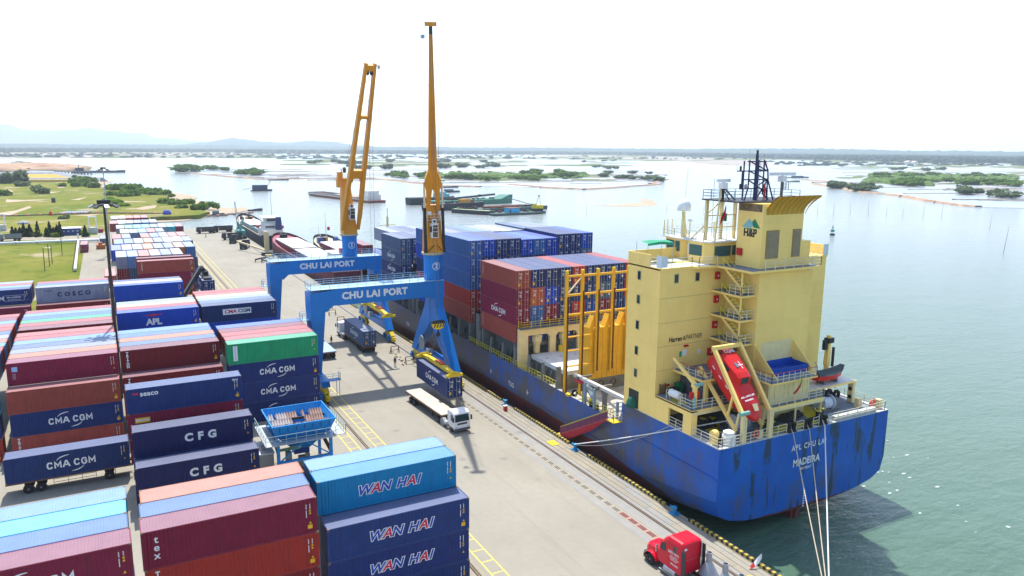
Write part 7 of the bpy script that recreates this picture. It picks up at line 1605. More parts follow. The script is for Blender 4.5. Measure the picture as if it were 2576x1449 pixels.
ob('handrail', G().rail([(x1+.2, y0-1.2, 4.7), (x0-1.45, y0-1.2, 4.7), (x0-1.45, y1+.2, 4.7)], step=1.2, bars=(1.1, .6)).rail([(x1+1.45, y1+.2, 4.7), (x1+1.45, y0-.9, 4.7), (x1+.3, y0-.9, 4.7)], step=1.0, bars=(1.1, .6)), M('pale green handrail', (.30, .45, .46), .5, var=.2, rust=.1), p)
ob('discharge_chute', G().box(17.3, 19.1, 86.6, 88.4, 1.9, 2.6), HD, t); ob('pipe', G().tube((20.4, 86, 4.4), (21.4, 85.2, 2.0), .22, n=10), CHAS, t)
ob('bagging_machine', G().box(16.4, 17.0, 86.6, 87.6, .0, 2.2).box(17.8, 18.6, 86.4, 87.2, .3, 1.5).box(18.8, 19.1, 86.4, 88, 0, 1.8), M('grey machine', (.3, .33, .33), .5, var=.3, rust=.1), t)
ob('sign_board', G().prism([(15.4, 3.1), (17.6, 3.1), (17.9, 3.3), (17.7, 3.55), (15.4, 3.45)], 'y', 85.2, 85.25), M('green sign board', (.2, .36, .22), .5), t)
text('BULK TALLY BOX', t, (16.55, 85.19, 3.28), .27, LETK, bold=.006, stretch=.9)
t = thing('generator_cabin', (13.9, 87.5, 0), 'small white cabin with a flat roof beside the blue hopper', 'cabin')
ob('wall', G().box(13.1, 14.7, 85.4, 89.4, 0, 3.0), M('dull cream wall', (.40, .39, .34), .7, var=.15), t); ob('roof', G().box(13.0, 14.8, 85.3, 89.5, 3.0, 3.15), WHITE, t); ob('roof_vent', G().box(13.6, 13.9, 86.2, 86.6, 3.15, 3.25).box(13.7, 14.0, 87.5, 87.9, 3.15, 3.25), GALV, t)
# ------------------------------------------------------------------ light masts, stacker, people, barriers
def mast_(x, y, h, label, col):
    t = thing('light_mast', (x, y, 0), label, 'light mast', None)
    ob('pole', G().lathe((x, y, 0), [(.28, 0), (.24, h*.5), (.15, h)], 10), col, t)
    hd = ob('head_ring', G().lathe((x, y, h), [(.5, -.35), (1.15, -.3), (1.15, -.1), (.5, 0)], 14).box(x-.9, x+.9, y-.25, y+.25, h, h+.5), DARK, t)
    for k in range(8):
        a = k*PI/4+.2; c = Vector((x+math.cos(a)*1.7, y+math.sin(a)*1.7, h-.35)); d = Vector((math.cos(a), math.sin(a), -.5))
        ob('flood_light', G().beam(c-d*.3, c+d*.35, .55, .2).beam(c-d*.3, Vector((x, y, h-.2)), .06), (GALV, DARK)[k % 2], hd)
    ob('lightning_rod', G().tube((x, y, h+.5), (x, y, h+3), .02, n=4), GALV, t)
mast_(-.5, 125, 29.7, 'dark tall light mast with a ring of floodlights between the yard columns', M('dark mast paint', (.05, .035, .03), .6, var=.3))
mast_(-.48, 300, 30.0, 'pale thin light mast seen right behind the dark one', GALV)
t = thing('reach_stacker', (12.5, 171.5, 0), 'dark reach stacker with a raised boom lifting a navy container', 'reach stacker')
ob('body', G().box(9.5, 12.4, 169, 175.5, .8, 2.2).box(10.2, 11.8, 171, 173, 2.2, 3.6), M('dark stacker paint', (.04, .045, .06), .5), t)
for x in (9.7, 12.2):
    for y in (169.8, 174.6): wheel(t, x, y, .85, .6)
b = ob('boom', G().beam((11.6, 174.8, 3.6), (16.6, 171.4, 12.6), .8, .9), MATS['dark stacker paint'], t); ob('boom_edge', G().beam((11.3, 174.3, 4.0), (16.3, 170.9, 12.9), .08, .3), M('pale boom stripe', (.5, .48, .4), .5), b)
ob('spreader', G().box(16.6, 18.2, 167.8, 178.5, 10.3, 10.65).box(16.9, 17.9, 171, 174.5, 10.65, 11.6).beam((16.6, 171.4, 12.6), (17.4, 172.4, 11.4), .5), DARK, t)
container(16.2, 167.3, 7.35, 'navy', 'navy CMA CGM container lifted by the dark reach stacker', None, 'cma', 'y', 2, side='+y')
SKIN = M('skin', (.35, .19, .12), .6)
def person(x, y, z, label, shirt, trouser, ang=0., step=.18, arm=.12, helmet=None):
    t = thing('person', (x, y, z), label, 'person'); c, s_ = math.cos(ang), math.sin(ang)
    def P(lx, ly, lz): return (x+lx*c-ly*s_, y+lx*s_+ly*c, z+lz)
    pts = [((0, 0, .95), .13), ((0, 0, 1.2), .135), ((0, 0, 1.42), .14), ((0, 0, 1.52), .06), ((0, .01, 1.63), .095), ((0, .01, 1.72), .085),
           ((-.17, 0, 1.42), .06), ((-.23, -arm*.5, 1.15), .045), ((-.22, arm, .92), .038), ((-.22, arm*1.3, .83), .04), ((.17, 0, 1.42), .06), ((.23, arm*.5, 1.15), .045), ((.22, -arm*.3, .92), .038), ((.22, -arm*.2, .83), .04),
           ((-.09, 0, .9), .09), ((-.1, step*.6, .5), .065), ((-.1, step, .09), .05), ((-.1, step+.14, .05), .045), ((.09, 0, .9), .09), ((.1, -step*.4, .5), .065), ((.1, -step, .09), .05), ((.1, -step+.14, .05), .045)]
    ed = [(0, 1), (1, 2), (2, 3), (3, 4), (4, 5), (2, 6), (6, 7), (7, 8), (8, 9), (2, 10), (10, 11), (11, 12), (12, 13), (0, 14), (14, 15), (15, 16), (16, 17), (0, 18), (18, 19), (19, 20), (20, 21)]
    me = bpy.data.meshes.new('body'); me.from_pydata([Vector(P(*p))-Vector((x, y, z)) for p, _ in pts], ed, [])
    tmp = bpy.data.objects.new('body', me); COL.objects.link(tmp)
    md_ = tmp.modifiers.new('s', 'SKIN'); tmp.modifiers.new('u', 'SUBSURF').levels = 1
    for i, (_, r_) in enumerate(pts): me.skin_vertices[0].data[i].radius = (r_, r_)
    me.skin_vertices[0].data[0].use_root = True
    dg = bpy.context.evaluated_depsgraph_get(); dg.update()
    m2 = bpy.data.meshes.new_from_object(tmp.evaluated_get(dg)); m2.name = 'body'
    bpy.data.objects.remove(tmp); bpy.data.meshes.remove(me)
    m2.materials.clear()
    for q in (shirt, trouser, SKIN): m2.materials.append(q)
    for p in m2.polygons: p.material_index = 1 if p.center.z < .93 else (2 if p.center.z > 1.5 else 0); p.use_smooth = True
    link('body', m2, t)
    ob('helmet' if helmet else 'hair', G().lathe(P(0, .01, 1.68), [(.125, -.02), (.12, .05), (.08, .11), (.02, .13)], 10), helmet or M('black hair', (.01, .009, .008), .7), t)
    return t
CB = M('black work clothes', (.02, .022, .03), .8); CBR = M('dark blue work clothes', (.02, .03, .09), .8)
person(36.5, 142.3, 0, 'person in dark clothes standing with a raised arm beside the container truck', CB, CB, .3, .05, .2)
person(42.55, 122.4, 0, 'person in dark clothes walking across the quay towards the near side', CBR, CB, PI-.2, .28, .2)
person(35.2, 336.8, 0, 'person walking alone near the dump trucks at the far quay end', CB, CB, 1.2, .3, .2)
RS = M('red boiler suit', (.5, .03, .04), .8)
person(65.45, 61.6, 32.56, 'person in a red boiler suit standing at the foot of the ship mast', RS, RS, .4, .06, .05, RS)
person(41.0, 147.9, 31.97-31.97 if 0 else 0, 'person in dark clothes standing in front of the white truck under crane one', CB, CBR, 2, .1, .1) if 0 else None
person(41.3, 148.4, 31.96, 'person in a yellow vest working on the winch platform of crane one', M('yellow vest', (.6, .5, .03), .8), CB, 1.5, .08, .2)
for i, (x, y) in enumerate(((45.55, 131.0), (45.5, 123.0), (43.5, 167.8), (43.3, 160.0), (44.75, 175.3))):
    t = thing('trestle', (x, y, 0), ('rusty trestle frame on the quay behind the drain line by crane one', 'rusty trestle frame nearest the feet of crane two', 'rusty trestle frame seen over the beam of crane two', 'rusty trestle frame beside the container truck', 'small rusty trestle frame farthest along the quay')[i], 'trestle', None)
    g = G()
    for s in (-.75, .75): g.beam((x+s-.0, y-.4, 0), (x+s, y, 1.25), .09).beam((x+s, y+.4, 0), (x+s, y, 1.25), .09)
    ob('frame', g.beam((x-.75, y, 1.25), (x+.75, y, 1.25), .1).beam((x-.75, y-.2, .6), (x+.75, y-.2, .6), .07), RUSTY, t)
g = G(); q = random.Random(2)
for i in range(14): x, y = q.uniform(44, 45.4), q.uniform(122, 132); g.box(x-.12, x+.12, y-.1, y+.1, 0, .12)
ob('timber_offcuts', g, RUSTY, kind='stuff', label='scattered wooden chocks lying along the drain line')
# ------------------------------------------------------------------ far quay: dump trucks and lattice crane
DG_ = M('dark grey truck paint', (.045, .05, .06), .6, var=.3)
def dump(x, y, ang, label, mat=DG_):
    t = thing('dump_truck', (x, y, 0), label, 'truck')
    ob('chassis', G().box(x-.5, x+.5, y-3.9, y+3.9, .7, 1.05), CHAS, t)
    ob('cab', G().prism([(y+2.3, .8), (y+2.3, 2.9), (y+3.7, 2.9), (y+4.1, 1.8), (y+4.1, .8)], 'x', x-1.2, x+1.2), mat, t)
    g = tub(tub(G(), (x-1.25, x+1.25, y-4.0, y+2.0, 2.7), (x-1.05, x+1.05, y-3.7, y+1.8, 1.1)), (x-1.2, x+1.2, y-3.95, y+1.95, 2.7), (x-1.0, x+1.0, y-3.6, y+1.7, 1.3)).box(x-1.05, x+1.05, y-3.7, y+1.8, 1.05, 1.3)
    ob('tipper_body', g, mat, t)
    for yy in (-2.9, -1.6, 2.9):
        for s in (-1, 1): wheel(t, x+s*1.0, y+yy, .55, .4)
    t.rotation_euler = (0, 0, ang)
    return t
dump(37.6, 356.5, 1.62, 'dark dump truck parked at the far quay end, rear of the pair'); dump(45.2, 359.3, 1.6, 'dark dump truck parked at the far quay end, front of the pair')
dump(44.4, 327.5, 1.5, 'dark dump truck standing under the green lattice crane'); dump(44.6, 297, -.35, 'empty dark tipper truck beside the maroon bulk ship'); dump(43.4, 316.5, -.3, 'small grey truck between the two dark tippers')
GC = M('sea green crane paint', (.10, .34, .30), .5, var=.15)
t = thing('lattice_crane', (48.2, 331, 0), 'sea green crawler crane with a tall thin lattice boom on the far quay', 'crane')
ob('crawler', G().box(46.2, 47.1, 328, 334, 0, 1.1).box(49.4, 50.3, 328, 334, 0, 1.1), DARK, t); ob('house', G().box(46.6, 50, 329, 334.5, 1.1, 3.4), GC, t); ob('a_frame', G().beam((47, 333, 3.4), (48, 332, 7), .25).beam((49.5, 333, 3.4), (48.5, 332, 7), .25).beam((48, 329.5, 3.4), (49.8, 330.5, 8.5), .5), GC, t)
g = G(); a, b = Vector((47.6, 330, 3)), Vector((46.5, 330, 15.5))
for dx in (-.5, .5):
    for dy in (-.5, .5): g.beam(a+Vector((dx, dy, 0)), b+Vector((dx*.3, dy*.3, 0)), .12)
for i in range(9): u, v = i/9, (i+1)/9; g.beam(a.lerp(b, u)+Vector((-.5*(1-u*.7), -.45, 0)), a.lerp(b, v)+Vector((.5*(1-v*.7), -.4, 0)), .08)
ob('lattice_boom', g, M('grey green lattice', (.28, .36, .36), .5), t); ob('cable', G().tube(b, (42, 329, 1), .04, n=4).tube(b, (48.2, 332, 7), .04, n=4), rope, t)
YC = M('cream derrick paint', (.55, .45, .25), .5, var=.2)
t = thing('derrick_crane', (48.4, 274, 0), 'cream derrick with a long dark grab boom lying low beside the maroon ship', 'crane')
ob('post', G().box(47.8, 49.0, 273.4, 274.6, 0, 8.5).box(48.9, 49.4, 273.6, 274.4, 1, 8), YC, t); ob('boom', G().beam((48.4, 273.5, 1.6), (41.5, 294, 3.2), .5, .5), YC, t)
t = thing('grab_frame', (46, 262, 0), 'dark four armed grab frame with a yellow motor standing on the quay', 'grab'); 
ob('arm', G().beam((42, 259, .9), (50.5, 264.5, 1.5), .45).beam((43.6, 256.5, 1.1), (49.5, 267.5, 1.8), .4).beam((42, 259, .9), (42, 259, -.0), .25).beam((43.6, 256.5, 1.1), (43.6, 256.5, 0), .25).beam((50.5, 264.5, 1.5), (50.5, 264.5, 0), .25).beam((49.5, 267.5, 1.8), (49.5, 267.5, 0), .25), DARK, t); ob('motor', G().box(45.5, 47.5, 259.5, 261, 1.4, 2.2), YEL, t); ob('body', G().box(44.8, 48, 262, 264, 1.5, 2.6), DARK, t)
# ------------------------------------------------------------------ other vessels
def vessel(name, x0, x1, ys, yb, deck, bow, mat, label, cat, red=None, blunt=.16):
    """hull with its bow towards +y; a rounded stern at ys"""
    t = thing(name, ((x0+x1)/2, ys, WZ), label, cat); rows = []; xm = (x0+x1)/2; hb = (x1-x0)/2; L_ = yb-ys
    for u in (0, .015, .04, .1, .3, .6, .74, .82, .88, .93, .965, .985, 1):
        w = hb*(min(1, .72+u*4) if u < .1 else 1); bl = max(0, (u-(1-blunt*1.6))/(blunt*1.6)); w *= math.sqrt(max(0, 1-bl**2.4))+.02
        top = deck+(bow-deck)*max(0, (u-.7)/.3)**1.4+(.8 if u < .06 else 0)
        rows.append([(xm-w, ys+u*L_, top), (xm-w*.97, ys+u*L_, WZ+.9), (xm-w*.8, ys+u*L_, WZ-1.2), (xm+w*.8, ys+u*L_, WZ-1.2), (xm+w*.97, ys+u*L_, WZ+.9), (xm+w, ys+u*L_, top)])
    g = G().grid(rows); g.f.append(list(range(6))); g.mi.append(0)
    ob('hull', g, mat, t)
    A = [(r_[0][0]+.25, r_[0][1], r_[0][2]-.9) for r_ in rows]; B_ = [(r_[5][0]-.25, r_[5][1], r_[5][2]-.9) for r_ in rows]
    return t, A, B_
SH2 = M('maroon hull paint', (.15, .03, .05), .55, var=.3, rust=.15, streak=.4); BLK = M('dark navy hull', (.025, .028, .05), .6, var=.3, streak=.4)
HAT = M('white hatch cover', (.70, .68, .64), .6, var=.08); MAR = M('maroon deck paint', (.28, .06, .09), .6, var=.2)
t, A, B_ = vessel('bulk_ship', 53.2, 65.4, 208, 304, 2.4, 4.8, SH2, 'maroon bulk ship with white hatch covers moored beyond crane one', 'ship')
ob('deck', G().grid([A, B_]), MAR, t)
ob('hatch_cover', G().box(55.2, 63.4, 262, 292, 3.4, 3.7).box(55.2, 63.4, 228, 260, 3.3, 3.55), HAT, t); ob('hatch_coaming', G().box(55, 63.6, 227.8, 292.2, 1.5, 3.3), M('dark maroon coaming', (.10, .015, .03), .6), t)
ob('deck_house', G().box(55.5, 63, 211, 222, 1.6, 5.2).box(56.5, 62.2, 213, 221, 5.2, 7.6), M('white ship house', (.66, .65, .62), .6, var=.1), t); ob('funnel', G().box(58.2, 59, 213, 215, 7.6, 9.2).box(59.3, 60.1, 213, 215, 7.6, 9.2), M('red funnel', (.35, .04, .03), .5), t); ob('roof', G().box(55.9, 62.7, 212.5, 221.5, 7.6, 7.8), HAT, t)
ob('windlass', G().box(58, 60.6, 297, 299, 3.4, 4.6).lathe((59.3, 299.5, 4.7), [(.5, -.8), (.7, 0), (.5, .8)], 10, 'x'), DARK, t); ob('side_board', G().box(53.0, 53.2, 236, 262, .4, 1.6), M('grey blue board', (.35, .4, .45), .7), t)
t, A, B_ = vessel('coaster', 53.6, 64.5, 307, 392, 2.4, 5.2, BLK, 'dark hulled coaster with a blue funnel moored at the far quay end', 'ship')
ob('deck', G().grid([A, B_]), M('cream deck', (.5, .45, .36), .7, var=.25), t)
hs = ob('deck_house', G().box(55.3, 63, 317, 330, 1.5, 4.4).box(56.2, 62.6, 319, 329, 4.4, 7.0).box(57.2, 61.6, 321, 328, 7.0, 9.0), M('white ship house', (.66, .65, .62)), t)
ob('roof', G().box(55.8, 63, 320, 329.4, 9.0, 9.2), HAT, hs); ob('funnel', G().prism([(60.2, 4.4), (62.6, 4.4), (62.2, 9.6), (60.5, 9.6)], 'y', 316, 318.6), M('navy funnel paint', (.03, .05, .16), .5), t)
ob('window_band', G().box(57.4, 61.4, 320.9, 321, 7.7, 8.5).box(56.4, 60, 318.9, 319, 5.2, 5.8), GLASS, hs); ob('mast', G().tube((60, 323, 9.2), (59.6, 323, 20), .16, .06, n=6), GALV, t)
ob('yellow_door', G().box(55.1, 55.3, 320, 321, 1.6, 3.8).box(63, 63.2, 319, 321, 1.8, 4), M('ochre door', (.5, .33, .05), .6), hs); ob('red_raft', G().box(54.4, 55.4, 327, 329, 4.4, 5.4).box(63, 64.2, 321, 323, 4.4, 5.6), M('faded red', (.4, .08, .06), .6), t)
ob('hold', G().box(55.5, 62.6, 333, 348, 2.2, 2.9).box(55.3, 55.5, 332, 376, 1.5, 3.4).box(62.6, 62.8, 332, 376, 1.5, 3.4), M('grey green hold', (.16, .24, .25), .7, var=.2), t); ob('hatch_cover', G().box(55.5, 62.6, 350, 376, 3.3, 3.6), HAT, t)
q = random.Random(1)
for i in range(7): ob('mooring_gear', G().box(*(lambda x, y: (x-.6, x+.6, y-.5, y+.5, 3.2, 4.6))(q.uniform(56, 62), q.uniform(379, 385))), (RUSTY, DARK, YC)[i % 3], t)
t, A, B_ = vessel('coaster', 66.6, 77.6, 214, 292, 2.2, 4.8, BLK, 'dark rusty coaster moored on the outer side of the maroon ship', 'ship')
ob('deck', G().grid([A, B_]), M('cream deck', (.5, .45, .36)), t); ob('hatch_cover', G().box(68.2, 76, 222, 277, 3.2, 3.5), HAT, t); ob('coaming', G().box(68, 76.2, 221.8, 277.2, 1.3, 3.2), SH2, t)
for i in range(9): ob('deck_gear', G().box(*(lambda x, y: (x-.7, x+.7, y-.6, y+.6, 2.6, 4.6))(q.uniform(69, 75.5), q.uniform(279, 286))), (RUSTY, DARK, M('blue box', (.02, .1, .35), .5), YC)[i % 4], t)
ob('mast', G().tube((72.2, 283, 3), (71.9, 283, 14), .16, .05, n=6).tube((70, 286, 3), (70, 286, 9), .06, n=5), GALV, t); ob('pennant', G().box(72.6, 73.6, 283, 283.05, 7, 8.3), M('red cloth', (.4, .02, .03)), t)
# sand barge under way
def hull_at(c, ang, L_, B2, top, mat, label, cat, name='barge', bow=.2, bowup=.6):
    t = thing(name, (c[0], c[1], WZ), label, cat); rows = []
    for u in (-.5, -.48, -.3, .3, .5-bow*.6, .5-bow*.25, .5):
        k = 1 if u < .5-bow*.7 else (.9 if u < .45 else .25); k = .92 if u == -.5 else k
        zt = top+(bowup if u > .5-bow*.7 else 0)
        rows.append([(c[0]+u*L_, c[1]-B2/2*k, zt), (c[0]+u*L_*.985, c[1]-B2/2*k*.95, WZ-1), (c[0]+u*L_*.985, c[1]+B2/2*k*.95, WZ-1), (c[0]+u*L_, c[1]+B2/2*k, zt)])
    g = G().grid(rows); g.f += [[0, 1, 2, 3], [24, 25, 26, 27]]; g.mi += [0, 0]
    g.grid([[r_[0] for r_ in rows], [r_[3] for r_ in rows]])
    ob('hull', g, mat, t); return t
RB = M('rust red barge', (.20, .07, .05), .8, var=.3, rust=.3)
c = (165, 595); t = hull_at(c, 0, 118, 15, -.6, RB, 'long sand barge loaded with pale sand sailing behind the cranes', 'barge')
ob('coaming', G().box(c[0]-36, c[0]+46, c[1]-6.6, c[1]-6.1, -.6, 1.0).box(c[0]-36, c[0]+46, c[1]+6.1, c[1]+6.6, -.6, 1.0).box(c[0]-36.5, c[0]-36, c[1]-6.6, c[1]+6.6, -.6, 1.0).box(c[0]+46, c[0]+46.5, c[1]-6.6, c[1]+6.6, -.6, 1.0), M('grey coaming', (.26, .27, .27), .7), t)
ob('side_strip', G().box(c[0]-58, c[0]+50, c[1]+7.0, c[1]+7.5, -.6, -.1), M('pale strip', (.5, .46, .42), .7), t)
ob('sand_load', G().prism([(c[0]-30, -.4), (c[0]+10, -.4), (c[0]+2, 1.3), (c[0]-20, 1.0)], 'y', c[1]-5.8, c[1]+5.8), SAND, t)
ob('bridge', G().box(c[0]-54, c[0]-42, c[1]-5.5, c[1]+5.5, -.6, 3.4).box(c[0]-53, c[0]-45, c[1]-4.5, c[1]+4.5, 3.4, 6.2), M('white ship house', (.66, .65, .62)), t); ob('window_band', G().box(c[0]-53, c[0]-45, c[1]-4.55, c[1]-4.5, 4.3, 5.4).box(c[0]-45, c[0]-44.95, c[1]-4, c[1]+4, 4.3, 5.4), GLASS, t); ob('mast', G().tube((c[0]-50, c[1], 6), (c[0]-50, c[1], 11), .15, n=5), GALV, t)
t.rotation_euler = (0, 0, math.atan2(640-545, 152-170))
# cluster of dredging barges at anchor
GRB = M('grey green barge', (.07, .10, .10), .8, var=.4, rust=.15); DKB = M('dark barge side', (.035, .04, .05), .8, var=.3)
q = random.Random(12)
def deckload(t, c, L_, B2, n, z=-.2):
    for i in range(n):
        x, y = c[0]+q.uniform(-.45, .45)*L_, c[1]+q.uniform(-.35, .35)*B2; w = q.uniform(.6, 3.5)
        ob('deck_gear', G().box(x-w/2, x+w/2, y-.6, y+.6, z, z+q.uniform(.4, 1.5)), (RUSTY, GRB, DKB, RB, M('moss green steel', (.12, .26, .10), .8, var=.3))[i % 5], t)
t = hull_at((225, 411), 0, 40, 11, -.9, GRB, 'grey green work barge with a bright blue cabin and a yellow crane', 'barge', bow=.05, bowup=0); deckload(t, (225, 413), 38, 9, 14, -.9)
SB = M('sky blue cabin', (.05, .40, .68), .6, var=.1)
cb = ob('cabin', G().box(216.5, 224.5, 408, 413, -.9, 1.9), SB, t); ob('roof', G().box(216, 225, 407.6, 413.4, 1.9, 2.1), M('rusty roof', (.2, .1, .08), .8), cb); ob('door', G().box(217.5, 218.3, 407.95, 408, -.9, 1.0), DARK, cb)
t.rotation_euler = (0, 0, R(2))
t = thing('crawler_crane', (241, 413, -.9), 'yellow crawler crane with a raised lattice jib at the end of the work barge', 'crane')
ob('crawler', G().box(237, 243, 410.5, 416, -.9, .6), DARK, t); ob('house', G().box(237.2, 243.5, 411, 415, .8, 2.9).box(236.4, 238.2, 410.6, 412.4, 1.2, 3.9), M('yellow machine paint', (.65, .5, .02), .5), t); ob('a_frame', G().beam((239, 413, 2.9), (241.5, 413, 9), .3).beam((242.5, 413, 2.9), (241.7, 413, 9), .25).box(240.8, 242, 412.4, 413.6, 8.4, 9.2), GALV, t); ob('jib', G().beam((238, 412, 2.6), (222, 418, 7.5), .5, .5).beam((241.5, 413, 9), (222, 418, 7.6), .06), M('grey jib', (.25, .27, .25), .6), t)
t = hull_at((202, 426), 0, 30, 9, .2, DKB, 'dark barge with a pale green deck lashed beside the blue cabin barge', 'barge', bow=.05, bowup=0); deckload(t, (202, 426), 28, 8, 10, .2); ob('deck_plate', G().box(188, 216, 422, 424.6, .2, .3), M('pale green deck', (.42, .52, .30), .7, var=.2), t); t.rotation_euler = (0, 0, R(-62))
t = hull_at((232, 438), 0, 64, 12, .0, GRB, 'rust red and grey barge heaped with pipes in the middle of the cluster', 'barge', bow=.05, bowup=0); deckload(t, (232, 438), 60, 10, 34, 0); ob('pipe_load', G().tube((212, 437, .6), (240, 437, .8), .7).tube((214, 440, .6), (244, 439, .9), .6).tube((216, 434, .5), (238, 434, .6), .5), RB, t); t.rotation_euler = (0, 0, R(6))
t = hull_at((205, 462), 0, 46, 12, 2.0, DKB, 'dark high sided barge with an orange cabin at the near end of the cluster', 'barge', bow=.1, bowup=.3); deckload(t, (205, 462), 44, 10, 18, 2.0); ob('cabin', G().box(206, 214, 456.5, 460, 2.0, 4.6), M('orange cabin', (.5, .25, .05), .7, var=.2), t); ob('jib', G().beam((216, 459, 2.5), (223, 459, 7), .4).beam((214, 459, 4.6), (223, 459, 7), .08).box(222, 224, 458.4, 459.6, 6.4, 7.2), DARK, t); t.rotation_euler = (0, 0, R(10))
t = hull_at((236, 500), 0, 70, 13, 1.2, M('green ship side', (.06, .20, .15), .7, var=.3, rust=.15), 'long dark dredger with a raised green bow behind the barges', 'ship', bow=.16, bowup=2.6); deckload(t, (230, 500), 56, 10, 26, 1.2); ob('dredge_ladder', G().beam((212, 499, 2), (255, 499, 4.4), 1.2, 1.4), GRB, t); t.rotation_euler = (0, 0, R(8))
t = hull_at((208, 512), 0, 36, 11, 2.6, DKB, 'dark tug with a pale teal wheelhouse behind the orange cabin', 'boat', bow=.12, bowup=.5); ob('wheelhouse', G().box(211, 221, 508, 515, 2.6, 5.0).box(213, 219, 509, 514, 5.0, 6.4), M('pale teal house', (.22, .48, .52), .6), t); ob('mast', G().tube((216, 511, 6.4), (216, 511, 10), .1, n=5), GALV, t)
# buoy, stakes, small craft
t = thing('navigation_buoy', (310.2, 247, WZ), 'green lattice navigation buoy on a black float off the stern', 'buoy')
ob('float', G().lathe((310.2, 247, WZ-.3), [(.9, 0), (1.15, .3), (1.15, .9), (.9, 1.1)], 14), RUBBER, t); BG_ = M('green buoy paint', (.02, .22, .18), .5)
g = G()
for k in range(4): a = k*PI/2+.4; g.beam((310.2+math.cos(a)*.85, 247+math.sin(a)*.85, WZ+.8), (310.2+math.cos(a)*.2, 247+math.sin(a)*.2, 1.6), .1)
ob('lattice', g.box(309.5, 310.9, 246.4, 247.6, -.6, .3).lathe((310.2, 247, 1.6), [(.3, 0), (.3, .4), (.1, .7), (.05, 1.1)], 8), BG_, t)
STK = M('grey bamboo', (.22, .2, .18), .9)
for i, (x, y, h, lx) in enumerate(((397, 328.5, 9, -.3), (403.6, 321.8, 9, .1), (413.8, 317.5, 9.5, -.3), (424.9, 312.8, 9.5, -.5), (432.6, 305.6, 7.5, .1), (439.3, 299, 6, .1), (441.2, 287, 10, 1), (455.6, 284.5, 9, 1.6), (412.7, 230.5, 7.5, .4), (319.6, 172, 11, 1.8), (260, 387, 7, .3), (321.6, 384.8, 7, .1), (339, 369, 6, .1))):
    l = {8: 'short leaning bamboo stake standing alone off the stern side', 9: 'tall leaning bamboo stake nearest the ship at the picture edge', 10: 'bamboo stake in the water behind the deck containers'}.get(i, 'thin bamboo stake in the line across the river')
    ob('bamboo_stake', G().tube((x, y, WZ-1), (x+lx, y, WZ+h), .13, .05, n=5), STK, loc=(x, y, WZ), label=l, cat='stake', group=None if i in (8, 9, 10) else 'bamboo stakes in the river')
DW = M('dark boat wood', (.045, .05, .07), .8, var=.3)
def sampan(x, y, L_, label, house=True, cat='boat'):
    t = hull_at((x, y), 0, L_, L_*.28, WZ+.9, DW, label, cat, 'fishing_boat', .35, .6)
    if house: ob('cabin', G().box(x-L_*.25, x+L_*.15, y-L_*.1, y+L_*.1, WZ+.9, WZ+2.9), M('blue grey cabin', (.10, .16, .22), .7, var=.2), t)
    return t
t = sampan(126, 722, 19, 'dark houseboat with a tall net derrick in the middle of the river'); ob('cabin', G().box(118, 131, 719.5, 724, WZ+.8, WZ+5.5), M('dark blue hut', (.03, .05, .10), .8), t); ob('net_derrick', G().beam((131, 722, WZ+4), (136, 722, WZ+12), .6).beam((118, 722, WZ+3), (109, 722, WZ+1.5), .5), GALV, t)
sampan(312, 722, 24, 'long low boat beside the far spit of ponds', False); t = sampan(280, 643, 20, 'small motor boat with a low cabin in midstream'); sampan(82.5, 499, 9, 'small red brown boat at the end of the floating pipeline', False)
p = gp(*zr([(305, 500)])[0], WZ); sampan(p.x, p.y, 42, 'grey cargo boat passing the far bank under the radar scanner'); p = gp(*zr([(255, 541)])[0], WZ); sampan(p.x, p.y, 22, 'small motor boat near the grey cargo boat at the far bank', False)
p = gp(*zl([(1430, 750)])[0], WZ); sampan(p.x, p.y, 24, 'dark low boat at the edge of the pond islet', False)
p = gp(*r0([(200, 400)])[0], WZ); sampan(p.x, p.y, 34, 'dark fishing boat in the pond beyond the bare earth hills')
t = sampan(56, 471.5, 9, 'black dredging raft with outrigger poles beside the beach'); ob('outrigger', G().beam((49, 468, WZ+.6), (64, 474, WZ+.6), .3).beam((50, 474, WZ+.6), (63, 469, WZ+.6), .25), DW, t)
t = thing('jetty', gp(*r0([(800, 490)])[0], WZ), 'long thin jetty on piles with a dark barge at its head', 'jetty'); A = gp(*r0([(560, 488)])[0], 1.5); B_ = gp(*r0([(915, 492)])[0], 1.5); ob('deck', G().beam(A, B_, 6, .9), M('dark jetty deck', (.10, .10, .12), .8), t)
for i in range(12): q_ = A.lerp(B_, i/11); ob('pile', G().tube(q_, (q_.x, q_.y, WZ-1), 1.0, n=6), M('dark jetty deck', (.1, .1, .12)), t)
p = gp(*r0([(1000, 500)])[0], WZ); t = hull_at((p.x, p.y), 0, 70, 18, .5, DW, 'dark barge moored at the head of the long jetty', 'barge'); ob('derrick', G().beam((p.x-28, p.y, .5), (p.x-26, p.y, 9), 1).box(p.x-31, p.x-20, p.y-5, p.y+5, .5, 5), DW, t)
